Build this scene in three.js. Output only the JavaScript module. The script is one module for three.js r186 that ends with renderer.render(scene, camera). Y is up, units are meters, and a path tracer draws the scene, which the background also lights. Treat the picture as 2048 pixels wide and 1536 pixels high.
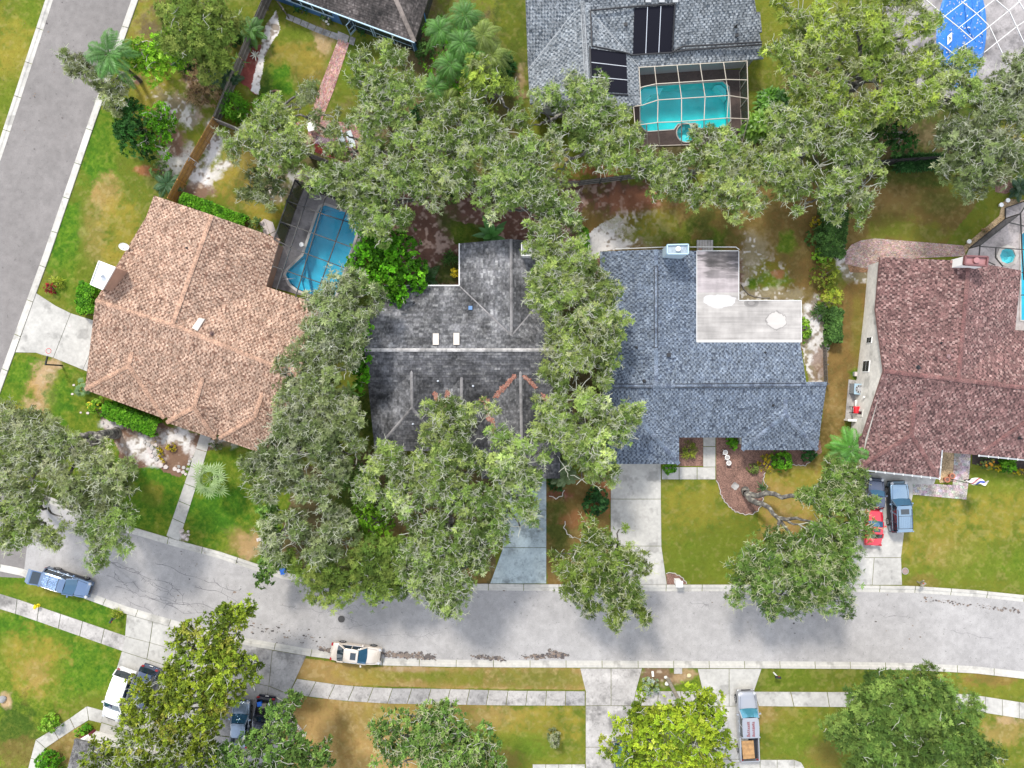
import * as THREE from 'three';
import { mergeGeometries } from 'three/addons/utils/BufferGeometryUtils.js';

// ---------------------------------------------------------------- camera, sky, sun, exposure
const S = 0.0492, H = 70;                       // metres per photo pixel on the ground, flying height
const scene = new THREE.Scene();
const camera = new THREE.PerspectiveCamera(2 * Math.atan(768 * S / H) * 180 / Math.PI, 4 / 3, 0.5, 3000);
camera.up.set(0, 0, -1);
camera.position.set(0, H, 0);
camera.lookAt(0, 0, 0);
scene.add(camera);
const renderer = new THREE.WebGLRenderer({ antialias: true });
renderer.setSize(1024, 768);
renderer.toneMapping = THREE.LinearToneMapping;
renderer.toneMappingExposure = 1.8;
renderer.shadowMap.enabled = true;
renderer.shadowMap.type = THREE.PCFSoftShadowMap;
const SKY = 1.1;                               // strength of the computed sky
const sun = new THREE.DirectionalLight(new THREE.Color(1.0, 0.955, 0.87), 2.4);
sun.position.set(-38, 106, -80);
sun.castShadow = true;
sun.shadow.radius = 17;
sun.shadow.mapSize.set(4096, 4096);
Object.assign(sun.shadow.camera, { left: -70, right: 70, top: 70, bottom: -70, near: 1, far: 400 });
scene.add(sun); scene.add(sun.target);

// ---------------------------------------------------------------- random numbers and noise
function rng(seed) { let a = seed >>> 0; return () => { a = (a + 0x6D2B79F5) | 0; let t = Math.imul(a ^ (a >>> 15), 1 | a); t = (t + Math.imul(t ^ (t >>> 7), 61 | t)) ^ t; return ((t ^ (t >>> 14)) >>> 0) / 4294967296; }; }
function hash(x, y, s) { let h = Math.imul(x, 374761393) + Math.imul(y, 668265263) + Math.imul(s, 974634777); h = Math.imul(h ^ (h >>> 13), 1274126177); h ^= h >>> 16; return (h >>> 0) / 4294967296; }
const sm = t => t * t * (3 - 2 * t), clamp = (x, a = 0, b = 1) => Math.min(b, Math.max(a, x)), lerp = (a, b, t) => a + (b - a) * t;
const step = (a, b, x) => sm(clamp((x - a) / (b - a)));
function vn(x, y, s, per = 0) { // value noise, periodic when per > 0
  const xi = Math.floor(x), yi = Math.floor(y), fx = sm(x - xi), fy = sm(y - yi);
  const m = per ? v => ((v % per) + per) % per : v => v;
  const x0 = m(xi), x1 = m(xi + 1), y0 = m(yi), y1 = m(yi + 1);
  return lerp(lerp(hash(x0, y0, s), hash(x1, y0, s), fx), lerp(hash(x0, y1, s), hash(x1, y1, s), fx), fy);
}
function fbm(x, y, s, oct = 4, per = 0) { let a = .5, r = 0, n = 0; for (let i = 0; i < oct; i++) { r += a * vn(x, y, s + i * 17, per); n += a; a *= .55; x *= 2; y *= 2; per *= 2; } return r / n; }

// sky: pale, hazy summer sky with scattered bright cloud, the same all the way round
{
  const w = 512, h = 256, d = new Float32Array(w * h * 4);
  for (let j = 0; j < h; j++) for (let i = 0; i < w; i++) {
    const el = (j / (h - 1) - .5) * Math.PI, up = Math.max(0, Math.sin(el)), az = i / w * 2 * Math.PI;
    const t = Math.pow(1 - up, 2.2), cl = step(.42, .72, fbm(Math.cos(az) * Math.cos(el) * 3 + 9, Math.sin(az) * Math.cos(el) * 3 + 9 + up * 2, 5, 5));
    const c = el < -.02 ? [.3, .31, .28] : [lerp(lerp(.60, .86, t), 1.02, cl * .6), lerp(lerp(.69, .88, t), 1.01, cl * .6), lerp(lerp(.86, .90, t), 1.0, cl * .6)];
    const o = (j * w + i) * 4; for (let k = 0; k < 3; k++) d[o + k] = c[k] * SKY; d[o + 3] = 1;
  }
  const t = new THREE.DataTexture(d, w, h, THREE.RGBAFormat, THREE.FloatType);
  t.mapping = THREE.EquirectangularReflectionMapping; t.magFilter = t.minFilter = THREE.LinearFilter; t.needsUpdate = true;
  scene.background = t; scene.environment = t;
}

// ---------------------------------------------------------------- helpers
const V = (x, y, z) => new THREE.Vector3(x, y, z);
const P = (px, py, h = 0) => { const k = S * (H - h) / H; return V((px - 1024) * k, h, (py - 768) * k); };   // a place h metres up that the photo shows at px, py
const PA = a => P(a[0], a[1], a[2] || 0);
const names = {};
function numbered(n) { if (names[n] === undefined) { names[n] = 0; return n; } names[n]++; return n + '_' + String(names[n]).padStart(3, '0'); }
function tag(o, label, category, group) { o.userData.label = label; o.userData.category = category; if (group) o.userData.group = group; return o; }
function thing(name, label, category, pos = V(0, 0, 0), turn = 0, group) {
  const o = new THREE.Group(); o.name = numbered(name); o.position.copy(pos); o.rotation.y = turn; tag(o, label, category, group); scene.add(o); return o;
}
function struct(o) { o.userData.kind = 'structure'; return o; }
function stuff(o) { o.userData.kind = 'stuff'; return o; }
function structure(name) { const o = new THREE.Group(); o.name = numbered(name); o.userData.kind = 'structure'; scene.add(o); return o; }
function mesh(name, geo, mat, parent = scene) {
  const m = new THREE.Mesh(geo, mat); m.name = parent === scene ? numbered(name) : name; m.castShadow = m.receiveShadow = true; parent.add(m); return m;
}
// collects triangles, writes one geometry
const BLOCK = [];   // where no grass grows
class B {
  constructor(o = V(0, 0, 0)) { this.o = o; this.p = []; this.n = []; this.c = []; this.u = []; this.col = null; this.hasCol = false; }
  color(c) { this.col = c; this.hasCol = true; return this; }
  v(p, n, u) {
    this.p.push(p.x - this.o.x, p.y - this.o.y, p.z - this.o.z); this.n.push(n.x, n.y, n.z);
    const c = this.col || [1, 1, 1]; this.c.push(c[0], c[1], c[2]);
    if (u) this.u.push(u[0], u[1]);
    else { const ax = Math.abs(n.x), ay = Math.abs(n.y), az = Math.abs(n.z); if (ay >= ax && ay >= az) this.u.push(p.x, p.z); else if (ax > az) this.u.push(p.z, p.y); else this.u.push(p.x, p.y); }
  }
  tri(a, b, c, n, u) { if (!n) { n = b.clone().sub(a).cross(c.clone().sub(a)); if (n.lengthSq() < 1e-14) return this; n.normalize(); } this.v(a, n, u && u[0]); this.v(b, n, u && u[1]); this.v(c, n, u && u[2]); return this; }
  quad(a, b, c, d, u) { this.tri(a, b, c, null, u && [u[0], u[1], u[2]]); this.tri(a, c, d, null, u && [u[0], u[2], u[3]]); return this; }
  fan(pts) { for (let i = 1; i < pts.length - 1; i++) this.tri(pts[0], pts[i], pts[i + 1]); return this; }
  poly(pts, up = true) { // a polygon lying roughly flat, any outline
    const t = THREE.ShapeUtils.triangulateShape(pts.map(p => new THREE.Vector2(p.x, p.z)), []);
    for (const [a, b, c] of t) { const A = pts[a], Bb = pts[b], C = pts[c]; const ny = (Bb.z - A.z) * (C.x - A.x) - (Bb.x - A.x) * (C.z - A.z); if ((ny > 0) === up) this.tri(A, Bb, C); else this.tri(A, C, Bb); }
    return this;
  }
  slab(pts, top, bottom) { // a flat piece with upright sides
    const T = pts.map(p => V(p.x, top, p.z)), L = pts.map(p => V(p.x, bottom, p.z)); this.poly(T);
    let ar = 0; for (let i = 0; i < pts.length; i++) { const a = pts[i], b = pts[(i + 1) % pts.length]; ar += a.x * b.z - b.x * a.z; }
    for (let i = 0; i < pts.length; i++) { const j = (i + 1) % pts.length; if (ar > 0) this.quad(L[j], L[i], T[i], T[j]); else this.quad(L[i], L[j], T[j], T[i]); }
    return this;
  }
  box(c, s, turn = 0, m) { // centre, size
    const g = [[-1, -1, -1], [1, -1, -1], [1, 1, -1], [-1, 1, -1], [-1, -1, 1], [1, -1, 1], [1, 1, 1], [-1, 1, 1]].map(a => {
      const p = V(a[0] * s[0] / 2, a[1] * s[1] / 2, a[2] * s[2] / 2); if (m) p.applyMatrix4(m); else p.applyAxisAngle(V(0, 1, 0), turn); return p.add(c);
    });
    for (const f of [[4, 5, 6, 7], [1, 0, 3, 2], [5, 1, 2, 6], [0, 4, 7, 3], [7, 6, 2, 3], [0, 1, 5, 4]]) this.quad(g[f[0]], g[f[1]], g[f[2]], g[f[3]]);
    return this;
  }
  bar(a, b, w, t = w) { // a square bar from a to b
    const d = b.clone().sub(a), L = d.length(); if (L < 1e-6) return this; d.normalize();
    const up = Math.abs(d.y) > .95 ? V(1, 0, 0) : V(0, 1, 0), x = d.clone().cross(up).normalize(), y = x.clone().cross(d).normalize();
    const m = new THREE.Matrix4().makeBasis(x, y, d.clone().negate()); return this.box(a.clone().add(b).multiplyScalar(.5), [w, t, L], 0, m);
  }
  tube(pts, rad, sides = 6, cap = false) {
    const rings = []; let ref = V(.31, .11, .94);
    for (let i = 0; i < pts.length; i++) {
      const d = pts[Math.min(i + 1, pts.length - 1)].clone().sub(pts[Math.max(i - 1, 0)]).normalize(); if (Math.abs(d.dot(ref)) > .95) ref = V(.9, .3, .1);
      const x = d.clone().cross(ref).normalize(), y = d.clone().cross(x), r = Array.isArray(rad) ? rad[i] : rad, R = [];
      for (let k = 0; k < sides; k++) { const a = k / sides * 2 * Math.PI, n = x.clone().multiplyScalar(Math.cos(a)).addScaledVector(y, Math.sin(a)); R.push([pts[i].clone().addScaledVector(n, r), n]); }
      rings.push(R);
    }
    let len = 0;
    for (let i = 0; i < rings.length - 1; i++) {
      const l2 = len + pts[i].distanceTo(pts[i + 1]);
      for (let k = 0; k < sides; k++) { const a = rings[i][k], b = rings[i][(k + 1) % sides], c = rings[i + 1][(k + 1) % sides], d = rings[i + 1][k], u0 = k / sides, u1 = (k + 1) / sides; this.v(a[0], a[1], [u0, len]); this.v(b[0], b[1], [u1, len]); this.v(c[0], c[1], [u1, l2]); this.v(a[0], a[1], [u0, len]); this.v(c[0], c[1], [u1, l2]); this.v(d[0], d[1], [u0, l2]); }
      len = l2;
    }
    if (cap) for (const e of [0, rings.length - 1]) { const q = rings[e].map(r => r[0]); for (let k = 1; k < sides - 1; k++) e ? this.tri(q[0], q[k], q[k + 1]) : this.tri(q[0], q[k + 1], q[k]); }
    return this;
  }
  geo(g, m) { const q = (g.index ? g.toNonIndexed() : g.clone()); if (m) q.applyMatrix4(m); const p = q.attributes.position, n = q.attributes.normal; for (let i = 0; i < p.count; i++) this.v(V(p.getX(i), p.getY(i), p.getZ(i)), V(n.getX(i), n.getY(i), n.getZ(i))); return this; }
  build(name, mat, parent = scene) {
    const g = new THREE.BufferGeometry(); g.setAttribute('position', new THREE.Float32BufferAttribute(this.p, 3)); g.setAttribute('normal', new THREE.Float32BufferAttribute(this.n, 3)); g.setAttribute('uv', new THREE.Float32BufferAttribute(this.u, 2));
    if (this.hasCol) g.setAttribute('color', new THREE.Float32BufferAttribute(this.c, 3));
    return mesh(name, g, mat, parent);
  }
}
const M4 = (p, r = [0, 0, 0], s = [1, 1, 1]) => new THREE.Matrix4().compose(p, new THREE.Quaternion().setFromEuler(new THREE.Euler(...r)), V(...s));

// ---------------------------------------------------------------- textures (all computed)
function tex(w, h, fn, size, srgb = true) { // fn(u, v, i, j) -> [r, g, b] 0..1 ; size: metres one repeat covers
  const d = new Uint8Array(w * h * 4);
  for (let j = 0; j < h; j++) for (let i = 0; i < w; i++) { const c = fn(i / w, j / h, i, j), o = (j * w + i) * 4; d[o] = clamp(c[0]) * 255; d[o + 1] = clamp(c[1]) * 255; d[o + 2] = clamp(c[2]) * 255; d[o + 3] = 255; }
  const t = new THREE.DataTexture(d, w, h, THREE.RGBAFormat); t.wrapS = t.wrapT = THREE.RepeatWrapping; t.magFilter = THREE.LinearFilter; t.minFilter = THREE.LinearMipmapLinearFilter; t.generateMipmaps = true;
  if (srgb) t.colorSpace = THREE.SRGBColorSpace; t.needsUpdate = true; const s = Array.isArray(size) ? size : [size, size]; t.repeat.set(1 / s[0], 1 / s[1]); return t;
}
const g3 = v => [v, v, v];
const T = {};
T.asphalt = tex(1024, 1024, (u, v, i, j) => { const a = fbm(u * 6, v * 6, 3, 4, 6), b = fbm(u * 40, v * 40, 9, 3, 40), s = hash(i, j, 4); let r = .82 + (a - .5) * .12 + (b - .5) * .12 + (s - .5) * .14; if (vn(u * 150, v * 150, 21, 150) > .93) r -= .12; return [r, r * .995, r * 1.0]; }, 17);
T.concrete = tex(512, 512, (u, v, i, j) => { const a = fbm(u * 4, v * 4, 31, 5, 4), b = fbm(u * 30, v * 30, 33, 3, 30), s = hash(i, j, 5); const st = step(.56, .75, fbm(u * 6, v * 6, 37, 4, 6)); const r = .88 + (a - .5) * .18 + (b - .5) * .12 + (s - .5) * .06 - st * .12; return [r, r * .99, r * .975]; }, 7);
T.dirtyconc = tex(512, 512, (u, v, i, j) => { const a = fbm(u * 5, v * 5, 41, 5, 5), b = fbm(u * 40, v * 40, 43, 3, 40), s = hash(i, j, 6); const st = step(.45, .68, fbm(u * 4, v * 4, 47, 5, 4)), st2 = step(.6, .8, fbm(u * 22, v * 22, 48, 3, 22)); const r = .86 + (a - .5) * .3 + (b - .5) * .14 + (s - .5) * .06 - st * .2 - st2 * .1; return [r, r * .985, r * .98]; }, 6);
T.stain = tex(512, 512, (u, v, i, j) => { const a = fbm(u * 7, v * 7, 51, 5, 7), st = step(.45, .66, fbm(u * 4, v * 4, 53, 5, 4)), sk = step(.62, .72, fbm(u * 26, v * 9, 55, 3, 1)), b = fbm(u * 60, v * 60, 54, 2, 60); return g3(.60 + (a - .5) * .7 + (b - .5) * .35 + st * .14 + sk * .14); }, 9);
T.wood = tex(256, 256, (u, v) => { const a = fbm(u * 3, v * 40, 61, 4, 1), b = fbm(u * 8, v * 8, 62, 3, 8); return g3(.78 + (a - .5) * .5 + (b - .5) * .2); }, 1.6);
T.bark = tex(256, 256, (u, v) => { const a = fbm(u * 6, v * 12, 71, 4, 6), b = step(.5, .7, fbm(u * 4, v * 4, 72, 4, 4)); const r = .55 + (a - .5) * .6; return [r + b * .3, r + b * .31, r + b * .28]; }, [1, 1.5]);
T.speck = tex(512, 512, (u, v, i, j) => { const a = hash(i >> 1, j >> 1, 81), b = fbm(u * 60, v * 60, 82, 3, 60), c = fbm(u * 8, v * 8, 83, 3, 8); return g3(.72 + (a - .5) * .34 + (b - .5) * .5 + (c - .5) * .25); }, 5);
T.noise = tex(256, 256, (u, v) => g3(fbm(u * 10, v * 10, 91, 4, 10)), 2, false);
T.ripple = tex(256, 256, (u, v) => { const e = 1 / 256, f = (a, b) => fbm(a * 7, b * 7, 95, 3, 7); return [.5 + (f(u - e, v) - f(u + e, v)) * 2, .5 + (f(u, v - e) - f(u, v + e)) * 2, 1]; }, 3, false);
T.poolfloor = tex(256, 256, (u, v, i, j) => { const a = fbm(u * 5, v * 5, 96, 4, 5), b = hash(i, j, 97); return g3(.9 + (a - .5) * .18 + (b - .5) * .04); }, 6);

// ---------------------------------------------------------------- materials; colours are linear base colours
const mats = {};
function mt(name, c, o = {}) { const m = new (o.phys ? THREE.MeshPhysicalMaterial : THREE.MeshStandardMaterial)(); m.name = name; m.color.setRGB(c[0], c[1], c[2]); m.roughness = .85; m.side = THREE.DoubleSide; const q = { ...o }; delete q.phys; Object.assign(m, q); mats[name] = m; return m; }
const M = {
  asphalt: mt('road asphalt', [.465, .448, .432], { map: T.asphalt, roughness: .92 }),
  asphalt2: mt('worn asphalt', [.265, .245, .232], { map: T.asphalt, roughness: .92 }),
  concrete: mt('concrete', [.50, .49, .47], { map: T.concrete, roughness: .9 }),
  kerb: mt('kerb concrete', [.55, .535, .505], { map: T.concrete, roughness: .9 }),
  oldconc: mt('stained concrete', [.50, .485, .465], { map: T.dirtyconc, roughness: .9 }),
  greyconc: mt('grey concrete', [.40, .395, .39], { map: T.dirtyconc, roughness: .9 }),
  tealconc: mt('painted concrete', [.47, .565, .585], { map: T.dirtyconc, roughness: .8 }),
  deck: mt('pool deck', [.33, .31, .305], { map: T.dirtyconc, roughness: .9 }),
  browndeck: mt('brown pool deck', [.10, .07, .06], { map: T.dirtyconc, roughness: .9 }),
  coping: mt('pool coping', [.55, .52, .49], { map: T.concrete }),
  shingle: mt('shingles', [1, 1, 1], { vertexColors: true, roughness: .95, map: T.speck }),
  shingleOld: mt('weathered shingles', [1, 1, 1], { vertexColors: true, roughness: .92, map: T.stain }),
  white: mt('white paint', [.78, .77, .75], { roughness: .6 }),
  stucco: mt('white stucco', [.82, .80, .77], { map: T.concrete, roughness: .9 }),
  beige: mt('tan stucco', [.50, .31, .23], { map: T.concrete, roughness: .9 }),
  trim: mt('roof trim', [.45, .40, .36], { roughness: .6 }),
  greytrim: mt('grey trim', [.30, .31, .32], { roughness: .6 }),
  blue: mt('blue paint', [.045, .13, .28], { roughness: .7 }),
  bluelt: mt('pale blue paint', [.36, .50, .60], { roughness: .6 }),
  glass: mt('dark glass', [.02, .03, .04], { roughness: .06 }),
  black: mt('black metal', [.012, .012, .014], { roughness: .5 }),
  bronze: mt('bronze beam', [.02, .018, .017], { roughness: .5 }),
  beam: mt('ivory beam', [.46, .40, .33], { roughness: .5 }),
  whitebeam: mt('white beam', [.68, .66, .64], { roughness: .5 }),
  screen: mt('insect screen', [.018, .018, .02], { roughness: .9, transparent: true, opacity: .34 }),
  screenSide: mt('side insect screen', [.012, .012, .014], { roughness: .9, transparent: true, opacity: .72 }),
  screenLite: mt('light insect screen', [.03, .03, .033], { roughness: .9, transparent: true, opacity: .10 }),
  galv: mt('galvanised metal', [.62, .63, .65], { roughness: .35, metalness: .75 }),
  solar: mt('solar mat', [.008, .008, .014], { phys: true, roughness: .8, specularIntensity: .3 }),
  solarPipe: mt('black pipe', [.015, .015, .018], { roughness: .5 }),
  skylight: mt('skylight dome', [.55, .53, .45], { roughness: .25 }),
  flat: null,
  bark: mt('bark', [.36, .33, .30], { map: T.bark, roughness: .95 }),
  twig: mt('lichen twigs', [.42, .42, .35], { roughness: .95 }),
  palmtrunk: mt('palm trunk', [.22, .19, .16], { map: T.bark, roughness: .95 }),
  woodNew: mt('cedar boards', [.78, .40, .09], { map: T.wood, roughness: .8 }),
  woodGrey: mt('weathered boards', [.30, .265, .23], { map: T.wood, roughness: .9 }),
  woodPale: mt('pale timber', [.52, .46, .36], { map: T.wood, roughness: .85 }),
  ply: mt('plywood', [.72, .40, .16], { map: T.wood, roughness: .8 }),
  brick: mt('brick', [1, 1, 1], { vertexColors: true, map: T.speck, roughness: .9 }),
  mulch: mt('mulch', [.34, .19, .145], { map: T.speck, roughness: 1 }),
  pebble: mt('tan pebbles', [.66, .47, .27], { map: T.speck, roughness: 1 }),
  stone: mt('pale stone', [.62, .55, .54], { map: T.concrete, roughness: .9 }),
  rubber: mt('rubber', [.016, .016, .017], { roughness: .85 }),
  rim: mt('wheel rim', [.5, .5, .52], { roughness: .35, metalness: .8 }),
  red: mt('red lens', [.30, .012, .016], { roughness: .25 }),
  lamp: mt('clear lens', [.42, .42, .43], { roughness: .15 }),
  terra: mt('terracotta', [.45, .16, .09], { roughness: .85 }),
  yellow: mt('yellow paint', [.80, .62, .01], { roughness: .45 }),
  redpaint: mt('red paint', [.55, .012, .02], { roughness: .25 }),
  bin: mt('blue plastic', [.01, .12, .55], { roughness: .5 }),
  darkgreen: mt('dark green plastic', [.012, .03, .02], { roughness: .5 }),
  tarp: mt('blue tarp', [.012, .155, .52], { roughness: .38, bumpMap: T.noise, bumpScale: .05 }),
  water: mt('pool water', [.50, .90, .95], { phys: true, transmission: 1, thickness: 0, roughness: 0, ior: 1.33, normalMap: T.ripple }),
  poolBlue: mt('blue pool floor', [.13, .56, .74], { map: T.poolfloor }),
  poolTeal: mt('teal pool floor', [.08, .80, .76], { map: T.poolfloor }),
};
M.water.normalScale.set(.25, .25);

// ---------------------------------------------------------------- ground: one sheet, its base colour worked out per place
let GROUND;
const POOLS = {
  a: [[651, 411], [685, 423], [718, 434], [717, 455], [703, 496], [688, 540], [677, 577], [664, 602], [635, 593], [597, 580], [581, 568], [572, 549], [577, 540], [607, 512], [622, 468], [637, 425], [642, 415]],
  e: [[1288, 174], [1445, 164], [1457, 175], [1460, 242], [1449, 255], [1397, 257], [1391, 246], [1355, 248], [1347, 259], [1293, 263], [1281, 252], [1279, 182]],
  d: [[2041, 470], [2041, 640], [2110, 644], [2110, 458], [2050, 462]],
};
const ring = (cx, cy, r, n = 20, ry = r, t = 0) => Array.from({ length: n }, (_, k) => { const a = k / n * 2 * Math.PI; return [cx + Math.cos(a) * r * Math.cos(t) - Math.sin(a) * ry * Math.sin(t), cy + Math.cos(a) * r * Math.sin(t) + Math.sin(a) * ry * Math.cos(t)]; });
POOLS.spaE = ring(1372, 266, 18.5); POOLS.spaD = ring(2014, 512, 16, 8);
{
  const W = 2048, HH = 1536, X0 = -160, Y0 = -120, XW = 2368, YW = 1776;
  const C = new Float32Array(W * HH * 3), n1 = new Float32Array(W * HH), n2 = new Float32Array(W * HH), n3 = new Float32Array(W * HH), n4 = new Float32Array(W * HH);
  // base colours: two tones of turf or soil that patches mix, and a fleck
  const K = {
    olive: [[.142, .150, .020], [.080, .108, .014], [.27, .205, .08], .2], green: [[.066, .125, .011], [.115, .145, .016], [.20, .18, .055], .14], lush: [[.042, .115, .010], [.082, .150, .012], [.15, .155, .035], .08],
    dark: [[.035, .062, .011], [.062, .080, .015], [.13, .10, .04], .12], yellow: [[.255, .195, .034], [.155, .148, .024], [.34, .24, .10], .22], tan: [[.315, .200, .075], [.205, .145, .048], [.43, .31, .17], .22], brown: [[.175, .108, .036], [.105, .078, .024], [.26, .175, .075], .22],
    bare: [[.36, .25, .14], [.25, .165, .08], [.48, .40, .32], .2], dirt: [[.19, .115, .078], [.12, .072, .05], [.36, .28, .22], .18], mulch: [[.155, .083, .064], [.09, .05, .038], [.33, .235, .195], .22], redmulch: [[.21, .06, .05], [.14, .042, .034], [.36, .22, .19], .15],
    sand: [[.60, .565, .54], [.50, .465, .44], [.15, .115, .08], .24], sandy: [[.58, .54, .50], [.48, .44, .40], [.14, .105, .035], .5], leaf: [[.30, .125, .06], [.2, .075, .034], [.42, .27, .17], .22], litter: [[.12, .09, .043], [.06, .055, .022], [.25, .19, .11], .22],
    moss: [[.17, .15, .02], [.10, .105, .012], [.5, .46, .42], .27],
  };
  for (let j = 0; j < HH; j++) for (let i = 0; i < W; i++) {
    const x = X0 + (i + .5) / W * XW, y = Y0 + (j + .5) / HH * YW, o = j * W + i;
    n1[o] = fbm(x / 90, y / 90, 101, 3); n2[o] = fbm(x / 16, y / 16, 111, 3); n3[o] = vn(x / 3.6, y / 3.6, 121) * .55 + hash(i, j, 131) * .45; n4[o] = vn(x / 8.5 + n2[o] * 2, y / 8.5, 141) * .62 + vn(x / 4.1, y / 4.1, 151) * .38;
  }
  const out = [0, 0, 0];
  function shade(k, o) {
    const q = K[k], t = clamp((n1[o] - .5) * 1.1 + (n2[o] - .5) * 1.3 + (n4[o] - .5) * 1.1 + (n3[o] - .5) * 1.2 + .5), f = step(-.12, .12, n4[o] - (.84 - q[3] * .95 - (n1[o] - .5) * .35)) * (q[0][0] > .4 || k === 'moss' || k === 'mulch' || k === 'dirt' ? .85 : .24), g = .66 + n3[o] * .40 + n4[o] * .28;
    for (let c = 0; c < 3; c++) out[c] = lerp(lerp(q[0][c], q[1][c], t), q[2][c], f) * g; return out;
  }
  function inside(p, x, y) { let c = false; for (let i = 0, j = p.length - 2; i < p.length; j = i, i += 2) if ((p[i + 1] > y) !== (p[j + 1] > y) && x < (p[j] - p[i]) * (y - p[i + 1]) / (p[j + 1] - p[i + 1]) + p[i]) c = !c; return c; }
  const put = (o, c, a) => { C[o * 3] = lerp(C[o * 3], c[0], a); C[o * 3 + 1] = lerp(C[o * 3 + 1], c[1], a); C[o * 3 + 2] = lerp(C[o * 3 + 2], c[2], a); };
  const box = (x0, y0, x1, y1, f) => { const i0 = Math.max(0, Math.floor((x0 - X0) / XW * W)), i1 = Math.min(W - 1, Math.ceil((x1 - X0) / XW * W)), j0 = Math.max(0, Math.floor((y0 - Y0) / YW * HH)), j1 = Math.min(HH - 1, Math.ceil((y1 - Y0) / YW * HH)); for (let j = j0; j <= j1; j++) for (let i = i0; i <= i1; i++) f(X0 + (i + .5) / W * XW, Y0 + (j + .5) / HH * YW, j * W + i); };
  const area = (k, p, w = 8, a = 1) => { const xs = p.filter((_, i) => !(i & 1)), ys = p.filter((_, i) => i & 1); box(Math.min(...xs) - 20, Math.min(...ys) - 20, Math.max(...xs) + 20, Math.max(...ys) + 20, (x, y, o) => { if (inside(p, x + (n2[o] - .5) * 3 * w + (n3[o] - .5) * w, y + (n1[o] - .5) * 2 * w - (n2[o] - .5) * 2 * w)) put(o, shade(k, o), a); }); };
  const blob = (k, cx, cy, rx, ry = rx, a = 1, soft = .45) => box(cx - rx * 1.7, cy - ry * 1.7, cx + rx * 1.7, cy + ry * 1.7, (x, y, o) => { const d = Math.hypot((x - cx) / rx, (y - cy) / ry) + (n2[o] - .5) * 1.5 + (n3[o] - .5) * .5; const w = step(1 + soft, 1 - soft, d); if (w > 0) put(o, shade(k, o), w * a); });
  for (let o = 0; o < W * HH; o++) put(o, shade('olive', o), 1);
  // street side and house A
  area('olive', [-160, -120, 110, -120, -60, 520, -160, 520], 2); blob('green', 70, 40, 45, 60, .7); blob('yellow', 30, 110, 40, 70, .6); blob('green', 25, 200, 30, 50, .6);
  area('olive', [270, -60, 560, -60, 440, 250, 330, 400, 250, 520, 180, 640, 60, 620], 3); blob('yellow', 290, 60, 30, 90, .8); blob('lush', 200, 300, 42, 80); blob('lush', 130, 470, 36, 90); blob('green', 240, 250, 60, 90, .7); blob('yellow', 300, 200, 40, 60, .8); blob('tan', 215, 385, 24, 34, .8); blob('tan', 190, 470, 26, 70, .4); blob('yellow', 240, 470, 34, 70, .7); blob('green', 160, 560, 40, 50, .6); blob('leaf', 292, 342, 22, 10, .9); blob('dirt', 275, 160, 12, 10); blob('sandy', 345, 225, 40, 36); blob('sand', 380, 235, 14, 22, .9); blob('dirt', 400, 150, 34, 60); blob('sand', 358, 320, 28, 34, .8); blob('litter', 370, 60, 80, 70); blob('dirt', 355, 285, 16, 30);
  area('green', [-160, 700, 30, 702, 170, 745, 230, 860, 150, 930, -160, 960], 3); blob('lush', 40, 740, 40, 26, .8); blob('tan', 85, 790, 26, 48); blob('bare', 95, 750, 22, 26); blob('bare', 70, 810, 20, 20, .8); blob('lush', 120, 800, 26, 50, .8); blob('yellow', 20, 830, 30, 26, .7); blob('bare', 108, 728, 17, 12);
  area('green', [200, 880, 400, 870, 560, 900, 640, 1160, 300, 1110, 60, 1000], 3); blob('lush', 320, 960, 40, 60); blob('lush', 430, 1020, 60, 50); blob('yellow', 305, 990, 22, 20, .7); blob('lush', 260, 1010, 50, 40, .7); blob('bare', 497, 1092, 24, 22); blob('tan', 480, 1085, 30, 26, .6); blob('dark', 110, 980, 60, 36); blob('sand', 366, 1072, 9, 10);
  area('dirt', [195, 812, 240, 830, 335, 850, 432, 878, 440, 895, 396, 900, 360, 952, 300, 930, 262, 940, 235, 900, 205, 850], 5); blob('sand', 282, 895, 32, 26); blob('sand', 355, 873, 26, 17); blob('sand', 372, 890, 8, 16); blob('sand', 222, 848, 26, 10, .8); blob('sand', 300, 918, 24, 14, .9); blob('sand', 385, 908, 8, 18, .8); blob('sandy', 440, 885, 40, 12);
  // back yards F and A
  area('olive', [520, 55, 660, 72, 640, 190, 600, 330, 500, 260, 505, 160], 5); blob('brown', 600, 120, 70, 60, .6); blob('yellow', 590, 110, 50, 40, .7); blob('lush', 558, 165, 34, 36); blob('dark', 525, 165, 20, 40, .8); blob('green', 600, 70, 60, 16, .7); blob('bare', 650, 80, 20, 26, .8); blob('green', 700, 130, 34, 50); blob('olive', 730, 220, 70, 60, .8); blob('dark', 720, 100, 34, 20, .7);
  area('redmulch', [480, 100, 520, 90, 528, 130, 512, 190, 480, 165], 3); area('sand', [528, 60, 552, 20, 560, 60, 532, 110, 516, 190, 500, 180, 514, 130], 3);
  area('olive', [440, 250, 620, 320, 590, 470, 380, 420, 350, 380], 5); blob('brown', 500, 330, 70, 70, .7); blob('yellow', 440, 340, 40, 40, .8); blob('green', 430, 300, 20, 34, .8); blob('sand', 400, 355, 22, 34); blob('sand', 425, 285, 16, 40); blob('dirt', 390, 385, 34, 14); blob('sand', 445, 330, 14, 8, .8); blob('sand', 428, 350, 12, 10, .8); blob('dark', 580, 330, 60, 20); blob('sandy', 560, 340, 24, 18); blob('sand', 600, 355, 26, 12); blob('yellow', 530, 420, 40, 30, .8); blob('sandy', 560, 380, 30, 24);
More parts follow.
